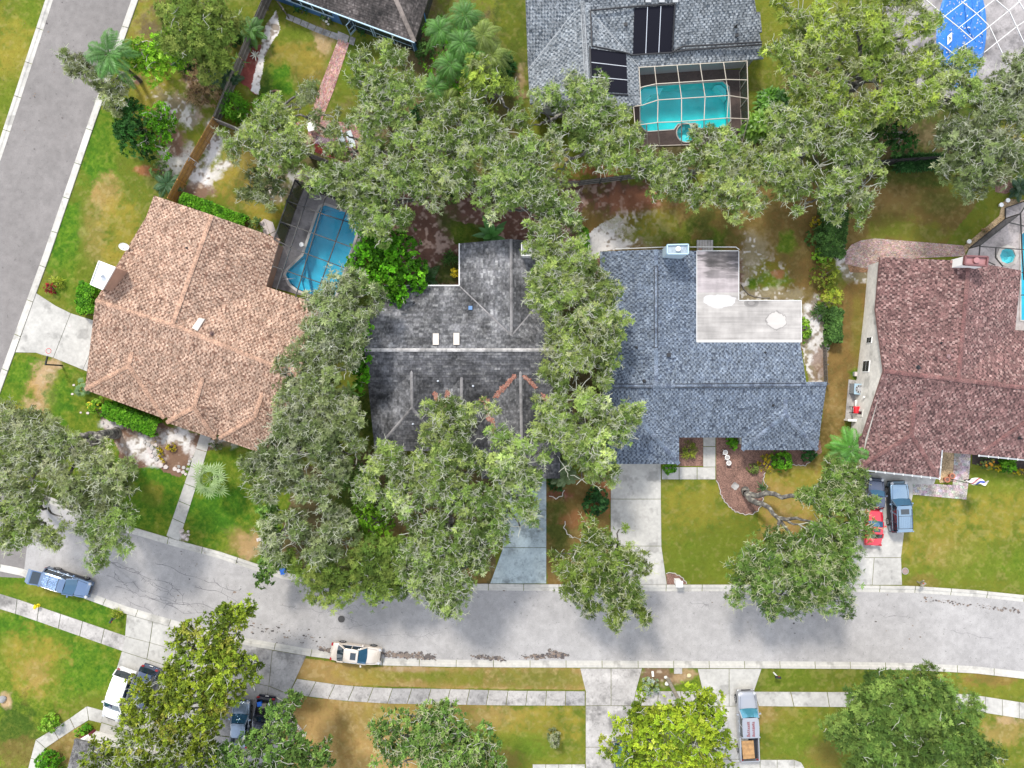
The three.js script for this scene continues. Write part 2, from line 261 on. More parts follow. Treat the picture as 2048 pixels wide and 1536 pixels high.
  blob('litter', 800, 290, 150, 70); blob('litter', 930, 250, 130, 120, .8); blob('litter', 900, 120, 100, 100); blob('dark', 1020, 80, 28, 100); blob('olive', 1022, 60, 20, 60, .8); blob('bare', 1040, 170, 12, 30, .7);
  blob('litter', 760, 350, 120, 30);
  // house B back and front
  area('mulch', [790, 360, 1110, 350, 1190, 372, 1190, 600, 760, 640, 760, 420], 4); area('mulch', [840, 420, 910, 410, 925, 470, 905, 575, 838, 560], 4); area('dark', [895, 440, 985, 450, 985, 490, 910, 490], 5); blob('dark', 900, 420, 20, 50, .8); blob('mulch', 980, 410, 70, 36); blob('dark', 896, 545, 26, 24, .9); blob('green', 930, 465, 30, 20, .5); blob('dark', 740, 600, 40, 60); blob('dark', 740, 760, 22, 140);
  area('litter', [590, 940, 760, 900, 990, 960, 990, 1172, 640, 1170, 560, 1100], 6); blob('brown', 740, 1090, 70, 40, .9); blob('green', 700, 1010, 40, 50, .7); blob('brown', 950, 1150, 40, 20); blob('dark', 720, 1020, 60, 50, .6);
  area('brown', [1093, 965, 1221, 930, 1218, 1172, 1093, 1170], 3); blob('redmulch', 1118, 990, 26, 14, .9); blob('leaf', 1210, 950, 16, 60, .8); blob('dark', 1115, 1050, 26, 60, .8); blob('leaf', 1150, 1040, 30, 18, .6); area('litter', [1095, 500, 1205, 500, 1215, 930, 1095, 930], 5); blob('mulch', 1185, 540, 18, 60);
  // house C back
  area('brown', [1168, 370, 1650, 360, 1660, 700, 1600, 700, 1600, 600, 1477, 600, 1477, 500, 1168, 500], 5); blob('mulch', 1240, 395, 80, 34); blob('leaf', 1260, 400, 70, 24, .55); area('sand', [1172, 470, 1195, 450, 1235, 432, 1258, 455, 1275, 480, 1260, 496, 1206, 500, 1180, 530, 1168, 525], 5); blob('sandy', 1285, 470, 40, 26); blob('moss', 1290, 448, 60, 24, .7); blob('olive', 1330, 460, 60, 30, .9); blob('green', 1400, 490, 50, 14, .6); blob('yellow', 1320, 440, 40, 20, .6); blob('dark', 1440, 450, 60, 40, .8); blob('green', 1440, 455, 20, 24, .7); blob('brown', 1480, 440, 50, 30, .8);
  blob('mulch', 1484, 560, 12, 60); blob('sandy', 1502, 560, 22, 70); blob('moss', 1535, 545, 40, 60, .9); blob('green', 1505, 570, 10, 14); blob('green', 1545, 560, 30, 18, .8); blob('brown', 1565, 490, 60, 40, .8); blob('green', 1575, 490, 20, 24, .9); blob('sandy', 1545, 590, 70, 12, .9); blob('leaf', 1556, 549, 10, 9, .8); blob('sandy', 1510, 500, 24, 34, .8);
  area('sandy', [1602, 610, 1660, 600, 1655, 770, 1618, 770, 1604, 690], 4); blob('sand', 1625, 635, 18, 34); blob('sand', 1632, 690, 18, 40, .8); blob('dirt', 1640, 730, 16, 30, .8); blob('sand', 1685, 520, 10, 30); blob('sand', 1675, 490, 12, 24);
  // house D side, back, front
  area('brown', [1668, 600, 1700, 560, 1745, 570, 1735, 760, 1700, 760, 1690, 860, 1640, 900, 1650, 760], 4); blob('olive', 1715, 660, 12, 60, .8); blob('tan', 1672, 820, 16, 70, .5); blob('brown', 1700, 640, 30, 120, .5); blob('green', 1708, 748, 14, 12); blob('sandy', 1725, 545, 40, 16, .9); blob('dirt', 1708, 870, 20, 20);
  area('brown', [1660, 330, 1990, 340, 1960, 400, 1890, 490, 1760, 482, 1690, 500, 1668, 440], 4); blob('dark', 1830, 350, 110, 22, .8); blob('dark', 1880, 400, 60, 30, .6); blob('olive', 1830, 465, 80, 22, .7); blob('green', 1780, 450, 40, 30, .35); blob('tan', 1780, 400, 70, 26, .35); blob('olive', 1960, 380, 50, 30, .8); blob('dark', 2010, 350, 40, 30);
  area('dark', [1560, 60, 1760, 60, 1900, 200, 2048, 260, 2048, 340, 1650, 345, 1560, 300], 6); blob('olive', 1555, 150, 40, 60, .9); blob('litter', 1800, 270, 120, 50); blob('yellow', 2035, 260, 34, 50, .9); blob('litter', 1700, 220, 110, 90); area('litter', [1250, 285, 1520, 285, 1560, 340, 1250, 352], 4);
  area('olive', [1050, 205, 1270, 215, 1270, 350, 1040, 350], 5); blob('green', 1150, 270, 36, 26); blob('green', 1205, 265, 36, 24); blob('bare', 1080, 310, 40, 26, .7); blob('leaf', 1190, 340, 50, 14, .9); blob('green', 1290, 335, 20, 10);
  // front lawns on the far side of the street
  area('olive', [1323, 959, 1440, 960, 1452, 1000, 1520, 1050, 1540, 1170, 1330, 1170], 2); blob('yellow', 1400, 1010, 70, 40, .35); blob('green', 1440, 1110, 70, 50, .35); blob('green', 1360, 1130, 40, 40, .3);
  area('yellow', [1510, 935, 1640, 925, 1720, 960, 1720, 1172, 1540, 1172, 1520, 1050], 4); blob('tan', 1560, 1000, 50, 40, .6); blob('brown', 1610, 1110, 90, 60, .8); blob('brown', 1650, 920, 40, 20, .8); blob('tan', 1575, 1045, 40, 20, .6);
  area('olive', [1804, 1000, 1935, 1000, 1940, 940, 2220, 950, 2220, 1215, 1804, 1172], 2); blob('yellow', 1880, 1080, 90, 60, .75); blob('yellow', 2000, 1030, 80, 50, .6); blob('tan', 1900, 1110, 50, 30, .35); blob('green', 1950, 1120, 60, 36, .6); blob('green', 2040, 1130, 26, 40, .7); blob('green', 1990, 965, 60, 22, .5); blob('green', 1850, 1150, 50, 20, .5); blob('brown', 1842, 1165, 34, 14, .5);
  // near side of the street
  area('green', [-160, 1140, 60, 1145, 250, 1225, 255, 1275, 120, 1225, -160, 1190], 2); blob('yellow', 90, 1180, 60, 14, .5); blob('lush', 180, 1230, 60, 20, .8);
  area('green', [-160, 1215, 60, 1230, 245, 1300, 215, 1430, 60, 1536, -160, 1660], 2); blob('lush', 60, 1250, 70, 30, .8); blob('lush', 170, 1340, 60, 60, .9); blob('yellow', 70, 1330, 50, 60, .8); blob('tan', 75, 1345, 26, 30, .5); blob('yellow', 30, 1300, 30, 30, .5); blob('olive', 190, 1420, 50, 30, .8); blob('dark', 30, 1460, 60, 50, .7); blob('brown', 40, 1510, 50, 30, .6); blob('bare', 12, 1398, 12, 16); blob('tan', 130, 1480, 30, 40, .8); blob('brown', 120, 1500, 24, 24, .6);
  area('tan', [597, 1316, 760, 1334, 1168, 1336, 1172, 1380, 880, 1376, 680, 1370, 592, 1358], 2); blob('olive', 900, 1355, 60, 20, .7); blob('olive', 1060, 1356, 130, 22, .7); blob('yellow', 760, 1350, 80, 20, .7); blob('green', 830, 1350, 60, 12, .5); blob('bare', 810, 1338, 60, 7, .8);
  area('tan', [575, 1390, 700, 1402, 860, 1410, 860, 1536, 700, 1660, 520, 1660], 3); blob('brown', 690, 1480, 20, 55, .8); blob('brown', 620, 1410, 40, 16, .8); blob('yellow', 800, 1430, 80, 30, .5); area('olive', [900, 1410, 1171, 1412, 1171, 1528, 1000, 1536, 900, 1536], 8); blob('tan', 980, 1430, 70, 26, .7); blob('yellow', 1080, 1450, 70, 40, .7); blob('lush', 1070, 1490, 36, 26, .55); blob('green', 1020, 1500, 40, 30, .5); blob('brown', 1010, 1520, 40, 18, .6); blob('brown', 900, 1420, 60, 12, .7);  // the tall narrow brown blob is a tree shadow painted into the turf
  area('green', [1284, 1336, 1395, 1336, 1406, 1382, 1270, 1382], 2); blob('dirt', 1330, 1352, 50, 16, .9); blob('bare', 1365, 1350, 26, 14, .8); blob('green', 1385, 1372, 20, 12, .8);
  area('olive', [1520, 1338, 1840, 1340, 2220, 1380, 2220, 1420, 1940, 1390, 1506, 1384], 2); blob('yellow', 1900, 1355, 120, 14, .6); blob('brown', 1980, 1358, 50, 12, .7); blob('green', 1580, 1360, 60, 20, .6);
  area('olive', [1516, 1412, 1960, 1422, 2220, 1470, 2220, 1660, 1600, 1660, 1600, 1520, 1516, 1520], 2); blob('yellow', 1570, 1440, 60, 40, .7); blob('tan', 1535, 1425, 26, 20, .7); blob('green', 1600, 1470, 50, 40, .7); blob('tan', 2010, 1460, 40, 26, .6); blob('bare', 2020, 1440, 30, 8, .7); blob('brown', 1650, 1510, 40, 30, .5);
  GROUND = (x, z) => { const i = Math.floor((x / S + 1024 - X0) / XW * W), j = Math.floor((z / S + 768 - Y0) / YW * HH), o = (j * W + i) * 3; return [C[o], C[o + 1], C[o + 2]]; };
  const d = new Uint8Array(W * HH * 4), s8 = v => { v = clamp(v); return (v <= .0031308 ? v * 12.92 : 1.055 * Math.pow(v, 1 / 2.4) - .055) * 255; };
  for (let o = 0; o < W * HH; o++) { d[o * 4] = s8(C[o * 3]); d[o * 4 + 1] = s8(C[o * 3 + 1]); d[o * 4 + 2] = s8(C[o * 3 + 2]); d[o * 4 + 3] = 255; }
  const t = new THREE.DataTexture(d, W, HH, THREE.RGBAFormat); t.colorSpace = THREE.SRGBColorSpace; t.wrapS = t.wrapT = THREE.MirroredRepeatWrapping; t.magFilter = THREE.LinearFilter; t.needsUpdate = true;
  const m = mt('turf and soil', [1, 1, 1], { phys: true, specularIntensity: .12, map: t, roughness: 1, bumpMap: T.noise, bumpScale: .05 });
  // sheet to the horizon, with openings where the pools are sunk
  const sh = new THREE.Shape([[-900, -900], [900, -900], [900, 900], [-900, 900]].map(a => new THREE.Vector2(...a)));
  for (const k in POOLS) { const p = new THREE.Path(); p.setFromPoints(POOLS[k].map(a => { const w = P(a[0], a[1]); return new THREE.Vector2(w.x, -w.z); })); sh.holes.push(p); }
  const g = new THREE.ShapeGeometry(sh); g.rotateX(-Math.PI / 2);
  const ps = g.attributes.position, uv = g.attributes.uv; for (let i = 0; i < ps.count; i++) uv.setXY(i, (ps.getX(i) / S + 1024 - X0) / XW, (ps.getZ(i) / S + 768 - Y0) / YW);
  m.bumpMap = T.noise.clone(); m.bumpMap.repeat.set(60, 45); m.bumpMap.needsUpdate = true;
  struct(mesh('ground', g, m));
}

// ---------------------------------------------------------------- roads, kerbs, pavements, drives
const px2 = (a, h = 0) => a.map(p => P(p[0], p[1], h));
function sheet(name, pts, y, mat, lab) { BLOCK.push(pts.map(p => P(p[0], p[1]))); const b = new B(); b.poly(pts.map(p => { const w = P(p[0], p[1]); return V(w.x, y, w.z); })); const m = struct(b.build(name, mat)); return m; }
const kerbR = [[330, -150], [277, 0], [189, 250], [100, 512], [0, 788], [-32, 870], [-25, 925], [20, 962], [70, 982], [130, 1005], [210, 1038], [290, 1061], [350, 1079], [440, 1103], [512, 1127], [570, 1145], [650, 1158], [760, 1164], [930, 1167], [1200, 1169], [1500, 1169], [1700, 1170], [1830, 1172], [1950, 1180], [2048, 1190], [2260, 1216]];
const kerbB = [[-220, 1150], [-60, 1140], [0, 1142], [40, 1150], [120, 1178], [250, 1226], [360, 1258], [500, 1291], [622, 1312], [765, 1330], [900, 1333], [1024, 1334], [1300, 1335], [1536, 1336], [1700, 1337], [1841, 1340], [1950, 1346], [2048, 1357], [2260, 1388]];
const kerbL = [[140, -150], [92, 0], [0, 282], [-120, 640], [-200, 900]];
const offs = (line, d) => line.map((p, i) => { const a = line[Math.max(0, i - 1)], b = line[Math.min(line.length - 1, i + 1)], l = Math.hypot(b[0] - a[0], b[1] - a[1]); return [p[0] - (b[1] - a[1]) / l * d, p[1] + (b[0] - a[0]) / l * d]; });
const KW = 13.5;
const inR = offs(kerbR, KW), inB = offs(kerbB, -KW), inL = offs(kerbL, -KW + 0 * 1);
// carriageway of the side street and of the curving street
sheet('side_street', [...inL, [-300, 1140], [47, 1156], [66, 992], ...inR.slice(0, 9).reverse()], .008, M.asphalt2);
sheet('street', [[47, 1152], [66, 992], ...inR.slice(8), ...inB.slice(4).reverse(), [60, 1170]], .012, M.asphalt);
{ // kerbs: every cast length is a stone of its own
  const k = structure('kerb');
  const kerbRun = (out, sgn, skip = []) => {
    // resample
    const pts = []; for (let i = 0; i < out.length - 1; i++) { const n = Math.max(1, Math.round(Math.hypot(out[i + 1][0] - out[i][0], out[i + 1][1] - out[i][1]) / 12)); for (let q = 0; q < n; q++) pts.push([lerp(out[i][0], out[i + 1][0], q / n), lerp(out[i][1], out[i + 1][1], q / n)]); } pts.push(out[out.length - 1]);
    const inn = offs(pts, sgn * KW), mid = offs(pts, sgn * KW * .42), mid2 = offs(pts, sgn * KW * .58);
    for (let i = 0; i < pts.length - 1; i += 6) {
      const e = Math.min(i + 6, pts.length - 1), b = new B(), gap = .045;
      for (let q = i; q < e; q++) {
        BLOCK.push([pts[q], pts[q + 1], inn[q + 1], inn[q]].map(a => P(a[0], a[1])));
        const W = (p, y, t) => { const w = P(p[0], p[1]); return V(w.x, y, w.z); };
        const A = [[pts, -.02], [pts, .10], [mid, .095], [mid2, .035], [inn, .018], [inn, -.02]];
        const s = q === i ? gap : 0, f = q === e - 1 ? 1 - gap : 1;
        for (let r = 0; r < A.length - 1; r++) { const [a, ya] = A[r], [c, yc] = A[r + 1]; const L = (l, t) => [lerp(l[q][0], l[q + 1][0], t), lerp(l[q][1], l[q + 1][1], t)]; const q4 = [W(L(a, s), ya), W(L(a, f), ya), W(L(c, f), yc), W(L(c, s), yc)]; sgn > 0 ? b.quad(q4[3], q4[2], q4[1], q4[0]) : b.quad(q4[0], q4[1], q4[2], q4[3]); }
      }
      b.build('kerb_stone', M.kerb, k);
    }
  };
  kerbRun(kerbR, 1); kerbRun(kerbB, -1); kerbRun(kerbL, -1);
}
// lay slabs: quads of photo points, each a slab of its own with an open joint round it
function slabs(parent, quads, mat, top = .05, gap = .038) {
  for (const q of quads) {
    const p = q.map(a => P(a[0], a[1])); BLOCK.push(p); const c = p.reduce((s, a) => s.add(a), V(0, 0, 0)).multiplyScalar(1 / p.length);
    const r = p.map(a => { const d = c.clone().sub(a); return a.clone().addScaledVector(d, gap / d.length()); });
    new B().slab(r, top + (hash(q[0][0] | 0, q[0][1] | 0, 3) - .5) * .008, -.05).build('slab', Array.isArray(mat) ? mat[hash(q[0][0] | 0, q[0][1] | 0, 8) * mat.length | 0] : mat, parent);
  }
}
function strip(a, b, n) { // quads between two polylines, cut at n even places
  const at = (l, t) => { const L = [0]; for (let i = 1; i < l.length; i++) L.push(L[i - 1] + Math.hypot(l[i][0] - l[i - 1][0], l[i][1] - l[i - 1][1])); const d = t * L[L.length - 1]; let i = 1; while (i < l.length - 1 && L[i] < d) i++; const f = (d - L[i - 1]) / (L[i] - L[i - 1]); return [lerp(l[i - 1][0], l[i][0], f), lerp(l[i - 1][1], l[i][1], f)]; };
  const r = []; for (let i = 0; i < n; i++) r.push([at(a, i / n), at(a, (i + 1) / n), at(b, (i + 1) / n), at(b, i / n)]); return r;
}
{
  const s1 = structure('sidewalk');
  slabs(s1, strip([[-100, 1170], [0, 1186], [53, 1204], [253, 1272]], [[-100, 1196], [0, 1217], [45, 1232], [245, 1302]], 8), M.oldconc);
  slabs(s1, strip([[594, 1357], [682, 1370], [770, 1376], [880, 1377], [1024, 1381], [1170, 1382]], [[578, 1387], [632, 1395], [682, 1401], [770, 1407], [1024, 1411], [1170, 1411]], 15), [M.oldconc, M.oldconc, M.greyconc]);
  slabs(s1, strip([[1272, 1382], [1405, 1382]], [[1266, 1411], [1414, 1411]], 3), M.oldconc);
  slabs(s1, strip([[1508, 1383], [1700, 1384], [1800, 1384]], [[1517, 1412], [1700, 1414], [1800, 1414]], 4), M.concrete);
  slabs(s1, strip([[1800, 1384], [1940, 1388], [2048, 1405], [2240, 1436]], [[1800, 1414], [1940, 1421], [2048, 1438], [2240, 1470]], 13), M.concrete);
  const d1 = structure('driveway');
  slabs(d1, [[[73, 586], [112, 611], [142, 626], [107, 716], [72, 706], [31, 705]], [[142, 626], [196, 643], [186, 694], [166, 740], [107, 716]], [[186, 694], [200, 692], [190, 750], [166, 740]]], M.concrete);
  const d2 = structure('driveway');
  slabs(d2, [[[996, 950], [1093, 950], [1093, 1020], [998, 1020]], [[998, 1020], [1093, 1020], [1093, 1095], [1006, 1095]], [[1006, 1095], [1093, 1095], [1093, 1167], [980, 1167]]], M.tealconc);
  const d3 = structure('driveway');
  slabs(d3, [[[1221, 915], [1322, 915], [1322, 998], [1221, 998]], [[1221, 998], [1322, 998], [1323, 1092], [1221, 1092]], [[1221, 1092], [1323, 1092], [1334, 1169], [1213, 1169]]], M.concrete);
  slabs(d3, [[[1323, 934], [1358, 934], [1358, 959], [1323, 959]], [[1358, 934], [1394, 934], [1394, 959], [1358, 959]], [[1394, 934], [1406, 934], [1431, 934], [1431, 959], [1394, 959]], [[1406, 893], [1431, 893], [1431, 934], [1406, 934]], [[1406, 862], [1431, 862], [1431, 893], [1406, 893]]], M.concrete);
  const d4 = structure('driveway');
  slabs(d4, [[[1722, 945], [1876, 945], [1868, 968], [1826, 968], [1826, 990], [1812, 1040], [1712, 1040]], [[1712, 1040], [1811, 1040], [1802, 1115], [1702, 1115]], [[1702, 1115], [1748, 1115], [1744, 1170], [1690, 1170]], [[1748, 1115], [1802, 1115], [1804, 1170], [1744, 1170]]], M.concrete);
  const d5 = structure('driveway');
  slabs(d5, [[[254, 1228], [306, 1243], [300, 1285], [250, 1272]], [[306, 1243], [362, 1259], [352, 1300], [300, 1285]], [[362, 1259], [440, 1279], [420, 1322], [352, 1300]], [[250, 1272], [300, 1285], [294, 1318], [244, 1302]], [[300, 1285], [352, 1300], [346, 1335], [294, 1318]], [[352, 1300], [420, 1322], [410, 1356], [346, 1335]], [[244, 1302], [346, 1335], [316, 1480], [202, 1444]], [[346, 1335], [410, 1356], [380, 1500], [316, 1480]], [[203, 1445], [316, 1480], [300, 1560], [180, 1540]]], M.concrete);
  const d6 = structure('driveway');
  slabs(d6, [[[478, 1284], [545, 1300], [538, 1372], [462, 1355]], [[545, 1300], [613, 1311], [578, 1388], [538, 1372]], [[462, 1355], [538, 1372], [520, 1480], [430, 1470]], [[538, 1372], [578, 1388], [562, 1490], [520, 1480]], [[430, 1470], [562, 1490], [548, 1580], [400, 1580]]], M.greyconc);
  const d7 = structure('driveway');
  slabs(d7, [[[1160, 1336], [1222, 1336], [1222, 1411], [1171, 1411], [1171, 1383]], [[1222, 1336], [1284, 1336], [1272, 1383], [1266, 1411], [1222, 1411]], [[1171, 1411], [1266, 1411], [1266, 1494], [1171, 1494]], [[1171, 1494], [1266, 1494], [1266, 1580], [1171, 1580]]], M.oldconc);
  const d8 = structure('driveway');
  slabs(d8, [[[1395, 1337], [1458, 1337], [1458, 1412], [1414, 1412], [1405, 1382]], [[1458, 1337], [1523, 1337], [1508, 1383], [1517, 1412], [1458, 1412]], [[1414, 1412], [1517, 1412], [1518, 1518], [1430, 1518]], [[1430, 1518], [1520, 1518], [1520, 1600], [1435, 1600]]], M.concrete);
  const w1 = structure('front_path');
  slabs(w1, strip([[403, 862], [375, 950], [333, 1071]], [[425, 868], [397, 960], [358, 1083]], 6), M.concrete);
  slabs(w1, [[[316, 1061], [333, 1071], [358, 1083], [364, 1085], [360, 1092], [318, 1070]].slice(1, 5)], M.concrete, .045);
  const w2 = structure('front_path');
  slabs(w2, [[[208, 1421], [174, 1412], [178, 1440], [203, 1446]], [[174, 1412], [140, 1436], [150, 1457], [178, 1440]], [[140, 1436], [107, 1458], [118, 1478], [150, 1457]], [[107, 1458], [72, 1479], [92, 1496], [118, 1478]], [[72, 1479], [62, 1516], [84, 1522], [92, 1496]], [[62, 1516], [46, 1580], [70, 1580], [84, 1522]]], M.concrete);
  const w3 = structure('front_path');
  slabs(w3, strip([[1065, 1528], [1170, 1528]], [[1065, 1560], [1170, 1560]], 4), M.concrete); slabs(w3, strip([[1520, 1519], [1588, 1519]], [[1520, 1560], [1588, 1560]], 2), M.concrete); slabs(w3, [[[1588, 1519], [1602, 1524], [1612, 1540], [1615, 1570], [1588, 1560]]], M.concrete);
  // patio slabs behind house A and along house F
  const p1 = structure('patio'); slabs(p1, [[[529, 437], [546, 444], [552, 462], [540, 468]], [[540, 468], [552, 462], [560, 476], [548, 482]], [[518, 446], [529, 437], [540, 468], [530, 472]]], M.stone);
  slabs(p1, strip([[575, 27], [640, 55], [678, 68]], [[571, 38], [634, 66], [672, 80]], 7), M.greyconc); slabs(p1, [[[676, 62], [700, 72], [694, 88], [672, 80]]], M.oldconc); slabs(p1, [[[700, 72], [712, 76], [708, 92], [697, 88]]], M.greyconc);
}
{ // manhole, water meter lids, road cracks and patches of leaf dirt
  const m = thing('manhole_cover', 'round iron manhole cover in the middle of the curving street', 'manhole', P(683, 1238, 0)); const g = new B(); g.geo(new THREE.CylinderGeometry(.36, .36, .03, 28), M4(V(0, .016, 0))); g.build('lid', mt('cast iron', [.05, .047, .045], { roughness: .8, bumpMap: T.noise, bumpScale: .02 }), m); const r = new B(); r.geo(new THREE.TorusGeometry(.37, .035, 6, 28), M4(V(0, .022, 0), [Math.PI / 2, 0, 0])); r.build('ring', M.greyconc, m);
  const cr = rng(77), b = new B(), lines = [];
  const crack = (x, y, dx, dy, n, w = .028) => { let a = [x, y]; for (let i = 0; i < n; i++) { const c = [a[0] + dx + (cr() - .5) * 13, a[1] + dy + (cr() - .5) * 11]; lines.push([a, c, w * (.35 + .7 * cr())]); if (cr() < .5) { const e = [c[0] + (cr() - .5) * 18, c[1] + (cr() - .5) * 18]; lines.push([c, e, w * .7]); } a = c; } };
  crack(200, 1120, 10, 4, 14); crack(215, 1150, 9, 3.5, 16); crack(230, 1172, 10, 4, 14); crack(250, 1195, 9, 4, 12); crack(270, 1145, 8, 5, 10); crack(290, 1190, 10, 3, 12); crack(170, 1090, 10, 4, 12); crack(310, 1125, 10, 3, 16); crack(330, 1205, 9, 2, 12); crack(390, 1175, 8, 3, 10); crack(300, 1165, 6, 6, 8); crack(230, 1140, 5, 6, 9); crack(340, 1165, 4, 7, 7);
  crack(560, 1210, 11, 2, 16, .016); crack(1380, 1204, 7, .5, 5, .02); crack(1404, 1204, .5, 4, 3, .02); crack(1760, 1228, 10, .6, 7, .02); crack(1900, 1262, 9, .6, 8, .015); crack(760, 1270, 10, .3, 12, .012); crack(640, 1228, 0, 5, 5, .018); crack(700, 1228, 1, 5, 4, .018); crack(655, 1226, 8, 0, 6, .016); crack(655, 1252, 8, 0, 6, .016);
  for (const [p, q, w] of lines) { const a = P(p[0], p[1]), c = P(q[0], q[1]), n = V(-(c.z - a.z), 0, c.x - a.x).normalize().multiplyScalar(w); a.y = c.y = .0165; b.quad(a.clone().add(n), c.clone().add(n), c.clone().sub(n), a.clone().sub(n)); }
  const ck = b.build('road_cracks', mt('crack filler', [.15, .14, .145], { roughness: 1 })); stuff(ck);
  const lb = new B(), col = [[.10, .085, .08], [.16, .13, .11], [.07, .06, .06], [.2, .15, .12]];
  const litter = (x0, y0, x1, y1, n, sp, big = 1) => { for (let i = 0; i < n; i++) { const t = cr(), p = P(lerp(x0, x1, t) + (cr() + cr() - 1) * sp * 1.5, lerp(y0, y1, t) + (cr() + cr() - 1) * sp), r = (.03 + cr() * cr() * .16) * big, k = 5, a0 = cr() * 6, y = .019 + cr() * .02; lb.color(col[cr() * 4 | 0]); const ps = []; for (let q = 0; q < k; q++) { const a = a0 + q / k * 6.283, s = r * (.5 + cr()); ps.push(V(p.x + Math.cos(a) * s * 1.5, y, p.z + Math.sin(a) * s)); } lb.poly(ps); } };
  litter(765, 1308, 870, 1314, 260, 7); litter(945, 1313, 1010, 1318, 110, 6); litter(1045, 1314, 1130, 1310, 170, 6); litter(640, 1296, 668, 1304, 70, 6); litter(1100, 1300, 1124, 1312, 60, 5); litter(1850, 1198, 2040, 1222, 120, 6, .7); litter(500, 1255, 640, 1280, 90, 20, .6); litter(330, 1140, 1900, 1250, 160, 70, .55); litter(100, 20, 60, 300, 40, 60, .5);
  const lt = lb.build('leaf_litter', mt('leaf litter', [1, 1, 1], { vertexColors: true, roughness: 1 })); stuff(lt);
}

// ---------------------------------------------------------------- houses
function clip2(poly, tri) { // convex polygon in x,z against a triangle
  let out = poly; const a = (tri[1].x - tri[0].x) * (tri[2].z - tri[0].z) - (tri[1].z - tri[0].z) * (tri[2].x - tri[0].x), sg = a > 0 ? 1 : -1;
  for (let e = 0; e < 3 && out.length; e++) {
    const A = tri[e], Bq = tri[(e + 1) % 3], d = p => sg * ((Bq.x - A.x) * (p.z - A.z) - (Bq.z - A.z) * (p.x - A.x)), r = [];
    for (let i = 0; i < out.length; i++) { const p = out[i], q = out[(i + 1) % out.length], dp = d(p), dq = d(q); if (dp >= 0) r.push(p); if ((dp > 0 && dq < 0) || (dp < 0 && dq > 0)) { const t = dp / (dp - dq); r.push({ x: lerp(p.x, q.x, t), z: lerp(p.z, q.z, t), w: lerp(p.w, q.w, t) }); } }
    out = r;
  }
  return out;
}
function pickCol(pal, r) { let t = r() * pal.reduce((s, p) => s + p[1], 0); for (const p of pal) { t -= p[1]; if (t <= 0) return p[0]; } return pal[0][0]; }
let seedN = 1000;
